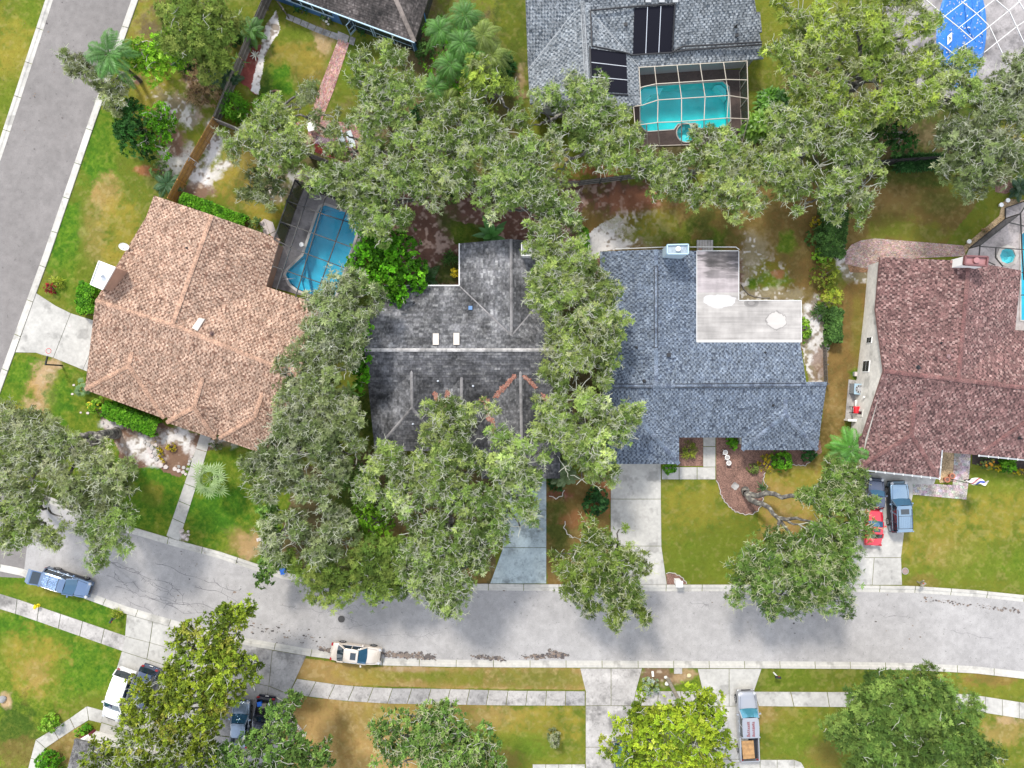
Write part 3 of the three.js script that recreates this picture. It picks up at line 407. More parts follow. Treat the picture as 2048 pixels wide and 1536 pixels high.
function addRoof(house, o, faces, pal, opt = {}) {
  const palF = typeof pal === 'function' ? pal : () => pal; pal = palF(0);
  const r = rng(++seedN), base = new B(o), sh = new B(o), E = opt.e || .215, edges = {}, key = p => p.x.toFixed(2) + ',' + p.z.toFixed(2);
  const F = CUR = faces.map(f => f.map(PA)), bc = opt.base || pal[0][0];
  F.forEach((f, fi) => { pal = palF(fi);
    const tris = THREE.ShapeUtils.triangulateShape(f.map(p => new THREE.Vector2(p.x, p.z)), []);
    const u = V(f[1].x - f[0].x, 0, f[1].z - f[0].z).normalize(), c = f.reduce((s, p) => s.add(p), V(0, 0, 0)).multiplyScalar(1 / f.length);
    let d = V(-u.z, 0, u.x); if (d.dot(c.clone().sub(f[0])) < 0) d.negate();
    for (const t of tris) {
      const tr = t.map(i => f[i]); let n = tr[1].clone().sub(tr[0]).cross(tr[2].clone().sub(tr[0])).normalize(); if (n.y < 0) { n.negate(); tr.reverse(); }
      const dn = .03; base.tri(tr[0].clone().setY(tr[0].y - dn), tr[1].clone().setY(tr[1].y - dn), tr[2].clone().setY(tr[2].y - dn));
      const yAt = (x, z) => tr[0].y - (n.x * (x - tr[0].x) + n.z * (z - tr[0].z)) / n.y;
      let u0 = 1e9, u1 = -1e9, d0 = 1e9, d1 = -1e9; for (const p of tr) { const q = p.clone().sub(f[0]), a = q.dot(u), b = q.x * d.x + q.z * d.z; u0 = Math.min(u0, a); u1 = Math.max(u1, a); d0 = Math.min(d0, b); d1 = Math.max(d1, b); }
      const e = E * Math.max(.8, n.y), fs = (hash(Math.round(f[0].x * 50), Math.round(f[0].z * 50), 5) * 1e6) | 0;
      for (let j = Math.floor(d0 / e); j * e < d1; j++) {
        // the widths of a course are the same whichever triangle is being filled
        const cell = opt.cell || .20, i0 = Math.floor(u0 / cell) - 1, i1 = Math.ceil(u1 / cell) + 3; const ro = ((j & 1) * .5 + hash(j, 77, fs) * .35) * cell * 2; let x = i0 * cell + ro - cell * 2 + ((i0 & 1) ? .02 : -.02) + (hash(i0, j, fs) - .5) * .07;
        for (let i = i0; i < i1; i++) {
          const xe = (i + 1) * cell + ro - cell * 2 + (((i + 1) & 1) ? .02 : -.02) + (hash(i + 1, j, fs) - .5) * .07, a = x, b = xe; x = xe; if (b < u0 || a > u1) continue;
          const q = [[a, j * e, 1], [b, j * e, 1], [b, (j + 1) * e, 0], [a, (j + 1) * e, 0]].map(k => ({ x: f[0].x + u.x * k[0] + d.x * k[1], z: f[0].z + u.z * k[0] + d.z * k[1], w: k[2] }));
          const pc = clip2(q, tr); if (pc.length < 3) continue;
          const hr = hash(i, j, fs + 3), alt = i & 1 ? 1 : 0, dkk = opt.plain ? hr : hash(i, j, fs + 21) < .93 ? (alt ? .62 + hr * .38 : hr * .60) : hr, rr = () => dkk, cc = pickCol(pal, rr), g = .84 + hash(i, j, fs + 9) * .32; sh.color(cc.map(v => v * g));
          const lift = .004 + (opt.lift || .022) * (.7 + hash(i, j, fs + 11) * .6), p3 = pc.map(p => V(p.x, yAt(p.x, p.z) + .002 + p.w * lift, p.z));
          const A2 = (p3[1].z - p3[0].z) * (p3[2].x - p3[0].x) - (p3[1].x - p3[0].x) * (p3[2].z - p3[0].z);
          A2 > 0 ? sh.fan(p3) : sh.fan(p3.slice().reverse());
          for (let k = 0; k < pc.length; k++) { const m = (k + 1) % pc.length; if (pc[k].w > .98 && pc[m].w > .98) { const s = p3[k], t2 = p3[m]; sh.quad(s, t2, t2.clone().setY(t2.y - lift - .01), s.clone().setY(s.y - lift - .01)); } }
        }
      }
    }
    for (let i = 0; i < f.length; i++) { const a = f[i], b = f[(i + 1) % f.length], k1 = key(a) + '|' + key(b), k2 = key(b) + '|' + key(a); if (edges[k2]) delete edges[k2]; else edges[k1] = [a, b]; }
  });
  for (const k in edges) { const [a, b] = edges[k]; if (opt.noFascia && opt.noFascia(a, b)) continue; base.quad(a.clone().setY(a.y + .012), b.clone().setY(b.y + .012), b.clone().setY(b.y - .2), a.clone().setY(a.y - .2)); }
  const roof = base.build('roof', opt.mat2 || mt('roof deck', bc.map(v => v * .75), {}), house);
  stuff(sh.build('shingles', opt.mat || M.shingle, roof));
  return roof;
}
function ridge(roof, o, lines, mat, w = .17, L = .5) { // cap pieces along a ridge or hip, each one a piece
  for (const [a, b] of lines) {
    const A = PA(a), Z = PA(b), n = Math.max(1, Math.round(A.distanceTo(Z) / L)), d = Z.clone().sub(A).normalize(), x = d.clone().cross(V(0, 1, 0)).normalize(), up = x.clone().cross(d).normalize(); if (up.y < 0) up.negate();
    for (let i = 0; i < n; i++) {
      const p = A.clone().lerp(Z, i / n), q = A.clone().lerp(Z, (i + 1.06) / n), bb = new B(o), l = .05, r = .065;
      const at = (t, s, h) => t.clone().addScaledVector(x, s * w).addScaledVector(up, h);
      const P1 = [at(p, -1, l - .055), at(p, -.25, l), at(p, .25, l), at(p, 1, l - .055)], Q1 = [at(q, -1, r - .055), at(q, -.25, r), at(q, .25, r), at(q, 1, r - .055)];
      for (let k = 0; k < 3; k++) bb.quad(P1[k], P1[k + 1], Q1[k + 1], Q1[k]);
      bb.quad(Q1[0], Q1[1], Q1[2], Q1[3]);
      bb.build('ridge_cap', Array.isArray(mat) ? mat[(hash(i, Math.round(A.x * 9), 6) * mat.length) | 0] : mat, roof);
    }
  }
}
function addWalls(house, o, outline, mat, inset = .42, drop = .16) { // walls under an outline of roof points, up to the soffit or rake
  const p = outline.map(PA), n = p.length; let ar = 0; for (let i = 0; i < n; i++) ar += p[i].x * p[(i + 1) % n].z - p[(i + 1) % n].x * p[i].z;
  const s = ar > 0 ? 1 : -1, q = p.map((a, i) => {
    const pr = p[(i + n - 1) % n], nx = p[(i + 1) % n], e1 = V(a.x - pr.x, 0, a.z - pr.z).normalize(), e2 = V(nx.x - a.x, 0, nx.z - a.z).normalize(), n1 = V(-e1.z * s, 0, e1.x * s), n2 = V(-e2.z * s, 0, e2.x * s), m = n1.add(n2), l = m.lengthSq(); return V(a.x, a.y - drop, a.z).addScaledVector(m, 2 * inset / Math.max(.6, l));
  });
  const b = new B(o); for (let i = 0; i < n; i++) { const a = q[i], c = q[(i + 1) % n]; b.quad(a, c, c.clone().setY(-.1), a.clone().setY(-.1)); }
  const m = b.build('wall', mat, house); m.userData.q = undefined; return { wall: m, q };
}
function wallBox(house, o, name, a, b, t0, t1, y0, y1, proud, mat, parent) { // a panel on the wall from corner a to corner b, between the shares t0 and t1
  const A = a.clone().lerp(b, t0).setY(0), C = a.clone().lerp(b, t1).setY(0), c = A.clone().add(C).multiplyScalar(.5).setY((y0 + y1) / 2), d = C.clone().sub(A), ang = Math.atan2(-d.z, d.x);
  return new B(o).box(c, [d.length(), y1 - y0, proud * 2], ang).build(name, mat, parent || house);
}
function windowOn(house, o, a, b, t0, t1, y0, y1) { const w = wallBox(house, o, 'window', a, b, t0, t1, y0, y1, .05, M.white); wallBox(house, o, 'pane', a, b, lerp(t0, t1, .08), lerp(t0, t1, .92), y0 + .08, lerp(y0, y1, .49), .06, M.glass, w); wallBox(house, o, 'pane', a, b, lerp(t0, t1, .08), lerp(t0, t1, .92), lerp(y0, y1, .53), y1 - .08, .06, M.glass, w); return w; }
let CUR = [];
function roofH(px, py, dflt) { // height at which the line of sight through a photo point meets the current roof
  const A = P(px, py, 0), Bv = P(px, py, 1).sub(A); let best = -1;
  for (const f of CUR) for (const t of THREE.ShapeUtils.triangulateShape(f.map(p => new THREE.Vector2(p.x, p.z)), [])) { const [a, b, c] = t.map(i => f[i]), n = b.clone().sub(a).cross(c.clone().sub(a)), h = n.dot(a.clone().sub(A)) / n.dot(Bv), q = A.clone().addScaledVector(Bv, h), s = (u, v) => (v.x - u.x) * (q.z - u.z) - (v.z - u.z) * (q.x - u.x), d = [s(a, b), s(b, c), s(c, a)]; if ((d[0] >= 0 && d[1] >= 0 && d[2] >= 0) || (d[0] <= 0 && d[1] <= 0 && d[2] <= 0)) best = Math.max(best, h); }
  return best > 0 ? best + .02 : dflt;
}
function pipeVent(house, o, px, py, h, r = .06, hh = .4, mat = M.black) { h = roofH(px, py, h); const p = P(px, py, h), b = new B(o); b.geo(new THREE.CylinderGeometry(r, r, hh, 10), M4(p.clone().setY(h + hh / 2))); b.geo(new THREE.CylinderGeometry(r * 1.9, r * 2.2, .04, 10), M4(p.clone().setY(h + .06))); return b.build('vent_pipe', mat, house); }
function boxVent(house, o, px, py, h, s = .38, mat = M.black) { h = roofH(px, py, h); const p = P(px, py, h), b = new B(o); b.box(p.clone().setY(h + .14), [s, .1, s]); b.box(p.clone().setY(h + .06), [s * .7, .16, s * .7]); return b.build('roof_vent', mat, house); }
function skylight(house, o, c4) { const p = c4.map(a => P(a[0], a[1], roofH(a[0], a[1], a[2]))), c = p.reduce((s, a) => s.add(a), V(0, 0, 0)).multiplyScalar(.25), b = new B(o), t = p.map(a => V(a.x, a.y + .16, a.z)); for (let i = 0; i < 4; i++) { const j = (i + 1) % 4; b.quad(p[i], p[j], t[j], t[i]); const ti = t[i].clone().lerp(c.clone().setY(c.y + .16), .22), tj = t[j].clone().lerp(c.clone().setY(c.y + .16), .22); b.quad(t[i], t[j], tj, ti); } const f = b.build('skylight', M.trim, house); const g = new B(o), q = t.map(a => a.clone().lerp(c.clone().setY(c.y + .16), .2)), top = c.clone().setY(c.y + .27); for (let i = 0; i < 4; i++) { const m = q[i].clone().lerp(q[(i + 1) % 4], .5).lerp(top, .55); g.tri(q[i], q[(i + 1) % 4], top.clone().lerp(m, .0)); } g.build('pane', M.skylight, f); return f; }
const col = (n, c, o) => mt(n, c, o);

// ---- house A, tan shingles, left
{
  const o = P(380, 640, 0), h = thing('tan_roof_house', 'tan shingled house with swimming pool cage, leftmost of the row', 'house', o);
  const pal = [[[.70, .475, .35], 4.4], [[.60, .385, .275], 2.6], [[.40, .235, .16], 1.6], [[.29, .155, .105], 2.2]], J = [344, 650, 5.2], W = [191, 601, 5.2], E = [598, 752, 5.2];
  const faces = [
    [[293, 433, 2.7], [308, 391, 2.7], [424, 430, 5.1], J], [[532, 573, 2.7], [560, 478, 2.7], [424, 430, 5.1], J], [[191, 601, 5.2], [293, 433, 2.7], J].slice(1).concat([[191, 601, 5.2]]).map(a => a),
    [[532, 573, 2.7], [648, 612, 2.7], E, J], [[170, 779, 2.7], [548, 908, 2.7], E, J, W],
    [[170.5, 779.5, 2.74], [328, 837, 2.74], [258, 732, 4.25]], [[180, 745, 3.0], [170.5, 779.5, 2.74], [258, 732, 4.25], [263, 705, 4.25]], [[328, 837, 2.74], [338, 800, 2.95], [263, 705, 4.25], [258, 732, 4.25]],
    [[333, 845, 2.8], [430, 878, 2.8], [388, 815, 4.2]], [[349, 786, 3.2], [333, 845, 2.8], [388, 815, 4.2], [405, 757, 4.25]], [[430, 878, 2.8], [449, 815, 3.2], [405, 757, 4.25], [388, 815, 4.2]],
    [[438, 877, 2.76], [566, 921, 2.76], [509, 836, 4.3]], [[450, 835, 3.1], [438, 877, 2.76], [509, 836, 4.3], [525, 785, 4.3]], [[566, 921, 2.76], [578, 870, 3.1], [525, 785, 4.3], [509, 836, 4.3]],
  ];
  faces[2] = [[293, 433, 2.7], [293.01, 433, 2.7], J, W]; faces[2] = [W, [293, 433, 2.7], J]; // rear slope west of the wing
  // courses on the rear slope run with the main ridge
  const roof = addRoof(h, o, [faces[0], faces[1], [J, W, [293, 433, 2.7]], ...faces.slice(3)], pal, { base: [.42, .24, .16], mat2: M.roofA = col('tan fascia', [.46, .28, .20]) });
  const cap = col('tan ridge cap', [.68, .41, .28], { map: T.speck });
  ridge(roof, o, [[W, J], [J, E], [[424, 430, 5.1], J], [[170, 779, 2.74], [258, 732, 4.25]], [[328, 837, 2.74], [258, 732, 4.25]], [[258, 732, 4.25], [263, 705, 4.25]], [[333, 845, 2.8], [388, 815, 4.2]], [[430, 878, 2.8], [388, 815, 4.2]], [[388, 815, 4.2], [405, 757, 4.25]], [[438, 877, 2.76], [509, 836, 4.3]], [[509, 836, 4.3], [525, 785, 4.3]]], cap, .2);
  const { q } = addWalls(h, o, [[308, 391, 2.7], [424, 430, 5.1], [560, 478, 2.7], [532, 573, 2.7], [648, 612, 2.7], E, [548, 908, 2.7], [170, 779, 2.7], W, [293, 433, 2.7]], M.beige);
  const door = wallBox(h, o, 'garage_door', q[7], q[8], .25, .75, 0, 2.2, .05, M.white); for (let k = 1; k < 4; k++) wallBox(h, o, 'panel', q[7], q[8], .26, .74, k * .55 - .5, k * .55 - .04, .07, M.white, door);
  windowOn(h, o, q[7], q[6], .1, .3, .9, 2.1); windowOn(h, o, q[7], q[6], .75, .9, .9, 2.1); wallBox(h, o, 'front_door', q[7], q[6], .6, .64, 0, 2.05, .05, M.redpaint);
  skylight(h, o, [[396, 662, 4.6], [385, 656, 4.6], [399, 636, 4.25], [411, 638, 4.25]]);
  pipeVent(h, o, 424, 667, 4.5, .1, .3, col('brown vent', [.12, .07, .06])); pipeVent(h, o, 374, 496, 4.2, .05, .3);
  // chimney chase with a sloped metal top
  const c = new B(o), top = [[200, 524], [231, 536], [207, 578], [184, 568]].map(a => P(a[0], a[1], 6.3)), t2 = [[200, 524], [231, 536], [207, 578], [184, 568]].map(a => P(a[0], a[1], 6.3));
  for (let i = 0; i < 4; i++) { const a = top[i], b = top[(i + 1) % 4]; c.quad(a, b, b.clone().setY(0), a.clone().setY(0)); }
  const ch = c.build('chimney', M.beige, h), cp = new B(o), ct = top.reduce((s, a) => s.add(a.clone()), V(0, 0, 0)).multiplyScalar(.25); const wid = t2.map(a => a.clone().lerp(ct, -.06)); cp.slab(wid, 6.4, 6.24); cp.build('chimney_cap', M.galv, ch);
  const rim = new B(o); for (let i = 0; i < 4; i++) rim.bar(wid[i].clone().setY(6.44), wid[(i + 1) % 4].clone().setY(6.44), .07, .1); rim.build('cap_rim', M.whitebeam, ch);
  new B(o).geo(new THREE.CylinderGeometry(.16, .16, .42, 16), M4(ct.clone().setY(6.6))).geo(new THREE.CylinderGeometry(.22, .2, .06, 16), M4(ct.clone().setY(6.84))).build('flue', M.galv, ch);
}
// ---- house B, dark weathered shingles, centre
{
  const o = P(920, 720, 0), h = thing('dark_roof_house', 'house with worn charcoal shingle roof and two square skylights, oaks over its front', 'house', o);
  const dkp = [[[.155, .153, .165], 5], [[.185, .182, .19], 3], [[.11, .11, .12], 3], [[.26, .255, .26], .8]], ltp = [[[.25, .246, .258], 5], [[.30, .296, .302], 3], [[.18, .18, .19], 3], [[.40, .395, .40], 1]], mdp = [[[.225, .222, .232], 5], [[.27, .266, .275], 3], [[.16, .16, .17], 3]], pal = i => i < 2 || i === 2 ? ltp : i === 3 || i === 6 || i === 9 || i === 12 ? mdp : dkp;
  const W = [729, 700, 4.9], E = [1110, 700, 4.9], J = [1023, 671, 4.35], g1 = 4.15, g2 = 3.95;
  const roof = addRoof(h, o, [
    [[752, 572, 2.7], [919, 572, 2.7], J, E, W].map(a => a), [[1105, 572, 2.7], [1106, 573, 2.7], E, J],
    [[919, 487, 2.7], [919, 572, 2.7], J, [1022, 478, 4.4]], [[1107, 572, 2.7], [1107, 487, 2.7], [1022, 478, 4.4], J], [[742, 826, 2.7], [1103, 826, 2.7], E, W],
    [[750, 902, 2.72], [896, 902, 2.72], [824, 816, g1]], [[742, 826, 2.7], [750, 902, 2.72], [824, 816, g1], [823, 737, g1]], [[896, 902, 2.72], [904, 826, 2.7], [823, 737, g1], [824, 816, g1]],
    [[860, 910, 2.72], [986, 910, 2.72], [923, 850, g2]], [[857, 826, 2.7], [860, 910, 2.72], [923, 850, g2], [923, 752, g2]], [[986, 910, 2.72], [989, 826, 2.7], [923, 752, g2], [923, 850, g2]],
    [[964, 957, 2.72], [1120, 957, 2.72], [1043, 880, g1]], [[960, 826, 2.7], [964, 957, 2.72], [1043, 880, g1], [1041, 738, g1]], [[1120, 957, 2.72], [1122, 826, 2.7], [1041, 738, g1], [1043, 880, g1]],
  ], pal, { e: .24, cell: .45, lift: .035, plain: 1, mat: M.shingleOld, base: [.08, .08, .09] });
  const cap = col('pale ridge cap', [.30, .295, .30], { map: T.dirtyconc }), capW = col('white ridge vent', [.62, .61, .60], { map: T.dirtyconc });
  ridge(roof, o, [[W, E]], capW, .16, .8); ridge(roof, o, [[[1022, 478, 4.4], J], [[823, 737, g1], [824, 816, g1]], [[750, 902, 2.72], [824, 816, g1]], [[896, 902, 2.72], [824, 816, g1]], [[923, 752, g2], [923, 850, g2]], [[1041, 738, g1], [1043, 880, g1]]], cap, .13);
  const vb = new B(o), vf = (a, b, w) => { const A = PA(a), Z = PA(b), d = Z.clone().sub(A), x = d.clone().cross(V(0, 1, 0)).normalize().multiplyScalar(w); vb.quad(A.clone().add(x).setY(A.y + .05), Z.clone().add(x).setY(Z.y + .05), Z.clone().sub(x).setY(Z.y + .05), A.clone().sub(x).setY(A.y + .05)); };
  vf([919, 572, 2.73], J, .06); vf([1107, 572, 2.73], J, .06); vb.build('valley_flashing', cap, roof);
  addWalls(h, o, [[752, 572, 2.7], [919, 572, 2.7], [919, 487, 2.7], [1022, 478, 4.4], [1107, 487, 2.7], [1107, 572, 2.7], E, [1120, 826, 2.7], [1120, 957, 2.7], [964, 957, 2.7], [964, 905, 2.7], [750, 902, 2.7], [742, 826, 2.7], W], M.stucco);
  skylight(h, o, [[866, 690, 4.75], [878, 690, 4.75], [878, 667, 4.35], [866, 667, 4.35]]); skylight(h, o, [[907, 690, 4.75], [919, 690, 4.75], [919, 666, 4.35], [907, 666, 4.35]]);
  boxVent(h, o, 941, 616, 3.5, .36, col('blue vent', [.12, .22, .4])); pipeVent(h, o, 828, 605, 3.3); pipeVent(h, o, 876, 762, 3.9, .05, .5, M.galv); pipeVent(h, o, 946, 772, 3.75, .05, .4, M.galv); pipeVent(h, o, 826, 848, 3.7, .05, .4, M.galv);
  // white gutter edge along the back
  const gt = new B(o); for (const [a, b] of [[[752, 571, 2.72], [919, 571, 2.72]], [[918.5, 487, 2.72], [918.5, 572, 2.72]]]) gt.bar(PA(a), PA(b), .1, .12); gt.build('gutter', M.white, h);
  const c = new B(o), cc = P(1053, 500, 5.1); c.box(P(1053, 500, 5.0).setY(2.6), [.85, 5.2, 1.05]); const ch = c.build('chimney', M.white, h); new B(o).box(cc.clone().setY(5.24), [1.0, .1, 1.2]).build('chimney_cap', M.greytrim, ch); const rb = new B(o); for (const s of [-1, 1]) { rb.box(cc.clone().add(V(s * .46, .24, 0)), [.07, .12, 1.2]); rb.box(cc.clone().add(V(0, .24, s * .56)), [.86, .12, .07]); } rb.build('cap_rim', M.white, ch); new B(o).geo(new THREE.CylinderGeometry(.2, .2, .35, 16), M4(cc.clone().setY(5.45))).build('flue', M.galv, ch);
  // oak leaf drifts lying in the valleys
  const lr = rng(51), lb = new B(o), drift = (x0, y0, x1, y1, n, w) => { for (let i = 0; i < n; i++) { const t = lr(), px = lerp(x0, x1, t) + (lr() + lr() - 1) * w, py = lerp(y0, y1, t) + (lr() + lr() - 1) * w, p = P(px, py, 3.0); lb.color([[.34, .155, .115], [.28, .11, .08], [.24, .12, .09], [.38, .22, .17]][lr() * 4 | 0]); const a = lr() * 6.3, s = .07 + lr() * .08; const y = ROOFY(px, py) + .06 + lr() * .05; const q = k => V(p.x + Math.cos(a + k * 1.57) * s * (k & 1 ? .6 : 1.2), y + (lr() - .5) * .04, p.z + Math.sin(a + k * 1.57) * s * (k & 1 ? .6 : 1.2)); lb.quad(q(0), q(1), q(2), q(3)); } };
  const pl = (a, b, c) => { const A = PA(a), Bq = PA(b), C = PA(c), n = Bq.clone().sub(A).cross(C.clone().sub(A)); return (x, z) => A.y - (n.x * (x - A.x) + n.z * (z - A.z)) / n.y; };
  const planes = [pl([742, 826, 2.7], [1103, 826, 2.7], E), pl([896, 902, 2.72], [904, 826, 2.7], [823, 737, g1]), pl([857, 826, 2.7], [860, 910, 2.72], [923, 752, g2]), pl([986, 910, 2.72], [989, 826, 2.7], [923, 752, g2]), pl([960, 826, 2.7], [964, 957, 2.72], [1041, 738, g1]), pl([1120, 957, 2.72], [1122, 826, 2.7], [1041, 738, g1])];
  function ROOFY(px, py) { const w = P(px, py, 3.0), y = (i) => planes[i](w.x, w.z); const dorm = px < 881 ? y(1) : px < 923 ? y(2) : px < 975 ? y(3) : px < 1041 ? y(4) : y(5); return Math.max(py < 826 ? y(0) : -9, dorm > 4.3 ? -9 : dorm, 2.6); }
  drift(871, 786, 875, 802, 120, 4); drift(897, 782, 889, 824, 260, 4); drift(884, 830, 882, 900, 200, 4); drift(963, 798, 976, 803, 140, 5); drift(990, 793, 1030, 752, 330, 4); drift(1048, 752, 1072, 775, 150, 3); drift(1086, 792, 1104, 806, 180, 6); drift(985, 838, 988, 872, 200, 4); drift(972, 806, 978, 840, 160, 4);
  stuff(lb.build('leaf_drift', mt('oak leaf drift', [1, 1, 1], { vertexColors: true, roughness: 1 }), h));
}
// ---- house C, blue shingles
{
  const o = P(1420, 700, 0), h = thing('blue_roof_house', 'house with blue grey shingles and a stained flat roof extension at its back', 'house', o);
  const pal = [[[.27, .32, .39], 3.4], [[.215, .262, .335], 3.4], [[.135, .168, .23], 2.2], [[.085, .108, .155], 2.2]];
  const W = [1206, 772, 4.55], E = [1653, 768, 4.55], J = [1312, 771, 4.55], N = [1312, 499, 4.5], F = 4.25;
  const roof = addRoof(h, o, [
    [[1200, 503, 2.7], [1203, 690, 2.7], J, N].map(a => a), [[1392, 684, 3.15], [1392, 502, 3.15], N, J], [[1206, 690, 2.7], [1207, 690.5, 2.7], J, W],
    [[1392, 684, 3.15], [1600, 683, 3.15], [1613, 769, 4.55], J], [[1214, 875, 2.7], [1638, 875, 2.7], E, W],
    [[1214, 928, 2.72], [1358, 928, 2.72], [1286, 848, F]], [[1212, 875, 2.7], [1214, 928, 2.72], [1286, 848, F], [1286, 797, F]], [[1358, 928, 2.72], [1358, 874, 2.7], [1286, 797, F], [1286, 848, F]],
    [[1484, 900, 2.72], [1635, 900, 2.72], [1571, 829, 4.2]], [[1484, 874, 2.7], [1484, 900, 2.72], [1571, 829, 4.2], [1571, 799, 4.2]], [[1635, 900, 2.72], [1640, 866, 2.9], [1571, 799, 4.2], [1571, 829, 4.2]],
  ], pal, { base: [.16, .20, .27] });
  const caps = [col('blue ridge cap', [.20, .25, .33], { map: T.speck }), col('blue ridge cap pale', [.27, .32, .41], { map: T.speck }), col('blue ridge cap dark', [.15, .185, .26], { map: T.speck })];
  ridge(roof, o, [[W, E], [N, J], [[1214, 928, 2.72], [1286, 848, F]], [[1358, 928, 2.72], [1286, 848, F]], [[1286, 848, F], [1286, 797, F]], [[1484, 900, 2.72], [1571, 829, 4.2]], [[1635, 900, 2.72], [1571, 829, 4.2]], [[1571, 829, 4.2], [1571, 799, 4.2]]], caps, .2, .48);
  const rv = new B(o); for (const [a, b] of [[[1308.6, 532, 4.62], [1308.6, 695, 4.64]], [[1315.6, 532, 4.62], [1315.6, 695, 4.64]], [[1225, 768, 4.62], [1305, 768, 4.62]], [[1225, 775.5, 4.62], [1305, 775.5, 4.62]], [[1350, 767.6, 4.64], [1612, 766, 4.64]], [[1350, 775, 4.62], [1600, 774, 4.62]], [[1308.6, 532, 4.62], [1315.6, 532, 4.62]], [[1308.6, 695, 4.63], [1315.6, 695, 4.63]]]) rv.bar(PA(a), PA(b), .05, .05); rv.build('ridge_vent', M.black, roof);
  addWalls(h, o, [[1200, 503, 2.7], N, [1392, 502, 2.7], [1392, 684, 2.7], [1602, 684, 2.7], [1613, 768, 4.5], E, [1638, 875, 2.7], [1635, 900, 2.7], [1484, 900, 2.7], [1484, 875, 2.7], [1358, 875, 2.7], [1358, 928, 2.7], [1214, 928, 2.7], [1212, 875, 2.7], W, [1206, 690, 2.7]], M.stucco);
  // flat roof with rain stains
  const st = tex(512, 512, (u, v, i, j) => {
    const x = 1393 + u * 209, y = 501 + v * 183; let r = .80 + (fbm(u * 8, v * 8, 301, 5) - .5) * .26 + (fbm(u * 3, v * 60, 302, 2) - .5) * .12 + (fbm(u * 40, v * 3, 303, 2) - .5) * .06 + (hash(i, j, 7) - .5) * .03, t = [1, .985, .975];
    const d1 = step(.32, .62, fbm(x / 34, y / 7, 305, 4) + (560 - y) / 90 * .28 - .32 * step(1424, 1396, x)); if (y < 585 && x < 1478) { r -= d1 * .34 * step(590, 520, y); t = [1, .96 , .98]; } if (y < 536 && x < 1480) r -= .10 * step(1398, 1425, x) * step(0.35, .6, fbm(x / 20, y / 4, 306, 3));
    const e1 = Math.hypot((x - 1440) / 34, (y - 602) / 13) + (fbm(x / 12, y / 8, 307, 3) - .5) * .5; if (e1 < 1) { r = .93 + (r - .8) * .3; t = [1, 1, 1.01]; }
    const e2 = Math.hypot((x - 1553) / 19, (y - 640) / 17) + (fbm(x / 9, y / 9, 308, 3) - .5) * .7; if (e2 < 1) r = .91 + (r - .8) * .3; if (Math.abs(e2 - 1) < .06) r -= .14;
    const e3 = Math.hypot((x - 1502) / 15, (y - 606) / 9); if (e3 < 1 && y > 601) { r = .45 + e3 * .22; if (e3 < .45) r = .66; } const e4 = Math.hypot((x - 1525) / 24, (y - 603) / 6); if (e4 < 1 && y > 601) r -= .18 * (1 - e4);
    if (y > 679) r = .93; if (Math.abs(y - 536) < 1.6 && x > 1424 && x < 1476) r = .42 + fbm(x / 4, y, 309, 2) * .3; return [r * t[0], r * t[1], r * t[2]];
  }, 1);
  const fm = mt('flat roof membrane', [.52, .50, .48], { map: st, roughness: .75 }), fl = new B(o), fp = [[1393, 502], [1477, 502], [1477, 601], [1602, 601], [1602, 684], [1393, 684]].map(a => P(a[0], a[1], 3.12)), uvf = p => [(p.x / (S * (H - 3.12) / H) + 1024 - 1393) / 209, (p.z / (S * (H - 3.12) / H) + 768 - 501) / 183];
  for (const t of [[0, 1, 2, 5], [2, 3, 4, 5]]) { const q = t.map(i => fp[i].clone().setY(3.2)); fl.quad(q[0], q[1], q[2], q[3], q.map(uvf)); }
  const flat = fl.build('flat_roof', fm, h); const ed = new B(o); for (let i = 0; i < 6; i++) ed.bar(fp[i].clone().setY(3.16), fp[(i + 1) % 6].clone().setY(3.16), .07, .13); ed.build('edge_trim', col('pale metal edge', [.52, .51, .50], { roughness: .6 }), flat);
  addWalls(h, o, [[1394, 502, 3.1], [1477, 502, 3.1], [1477, 601, 3.1], [1602, 601, 3.1], [1602, 683, 3.1], [1394, 683, 3.1]], M.stucco, .15, .04);
  pipeVent(h, o, 1273, 695, 3.75, .06, .35); boxVent(h, o, 1337, 710, 4.1, .36); pipeVent(h, o, 1288, 762, 4.3, .08, .3); pipeVent(h, o, 1546, 811, 3.9, .06, .35); pipeVent(h, o, 1530, 705, 3.5, .05, .3);
  // metal clad chimney
  const c = new B(o), q = [[1334, 490], [1376, 489], [1376, 508], [1334, 508]].map(a => P(a[0], a[1], 6.2)); for (let i = 0; i < 4; i++) c.quad(q[i], q[(i + 1) % 4], q[(i + 1) % 4].clone().setY(0), q[i].clone().setY(0)); const pb = col('blue grey siding', [.40, .50, .57], { roughness: .7 }), ch = c.build('chimney', pb, h), cc = P(1355, 498.5, 6.2);
  new B(o).slab(q, 6.16, 6.05).build('chimney_cap', col('stained metal cap', [.42, .52, .60], { roughness: .45, map: T.dirtyconc }), ch); const rm = new B(o); for (let i = 0; i < 4; i++) rm.bar(q[i].clone().setY(6.25), q[(i + 1) % 4].clone().setY(6.25), .1, .2); rm.build('cap_rim', M.bluelt, ch); new B(o).geo(new THREE.CylinderGeometry(.19, .19, .3, 16), M4(cc.clone().setY(6.3))).geo(new THREE.CylinderGeometry(.22, .22, .04, 16), M4(cc.clone().setY(6.47))).build('flue', M.whitebeam, ch);
}
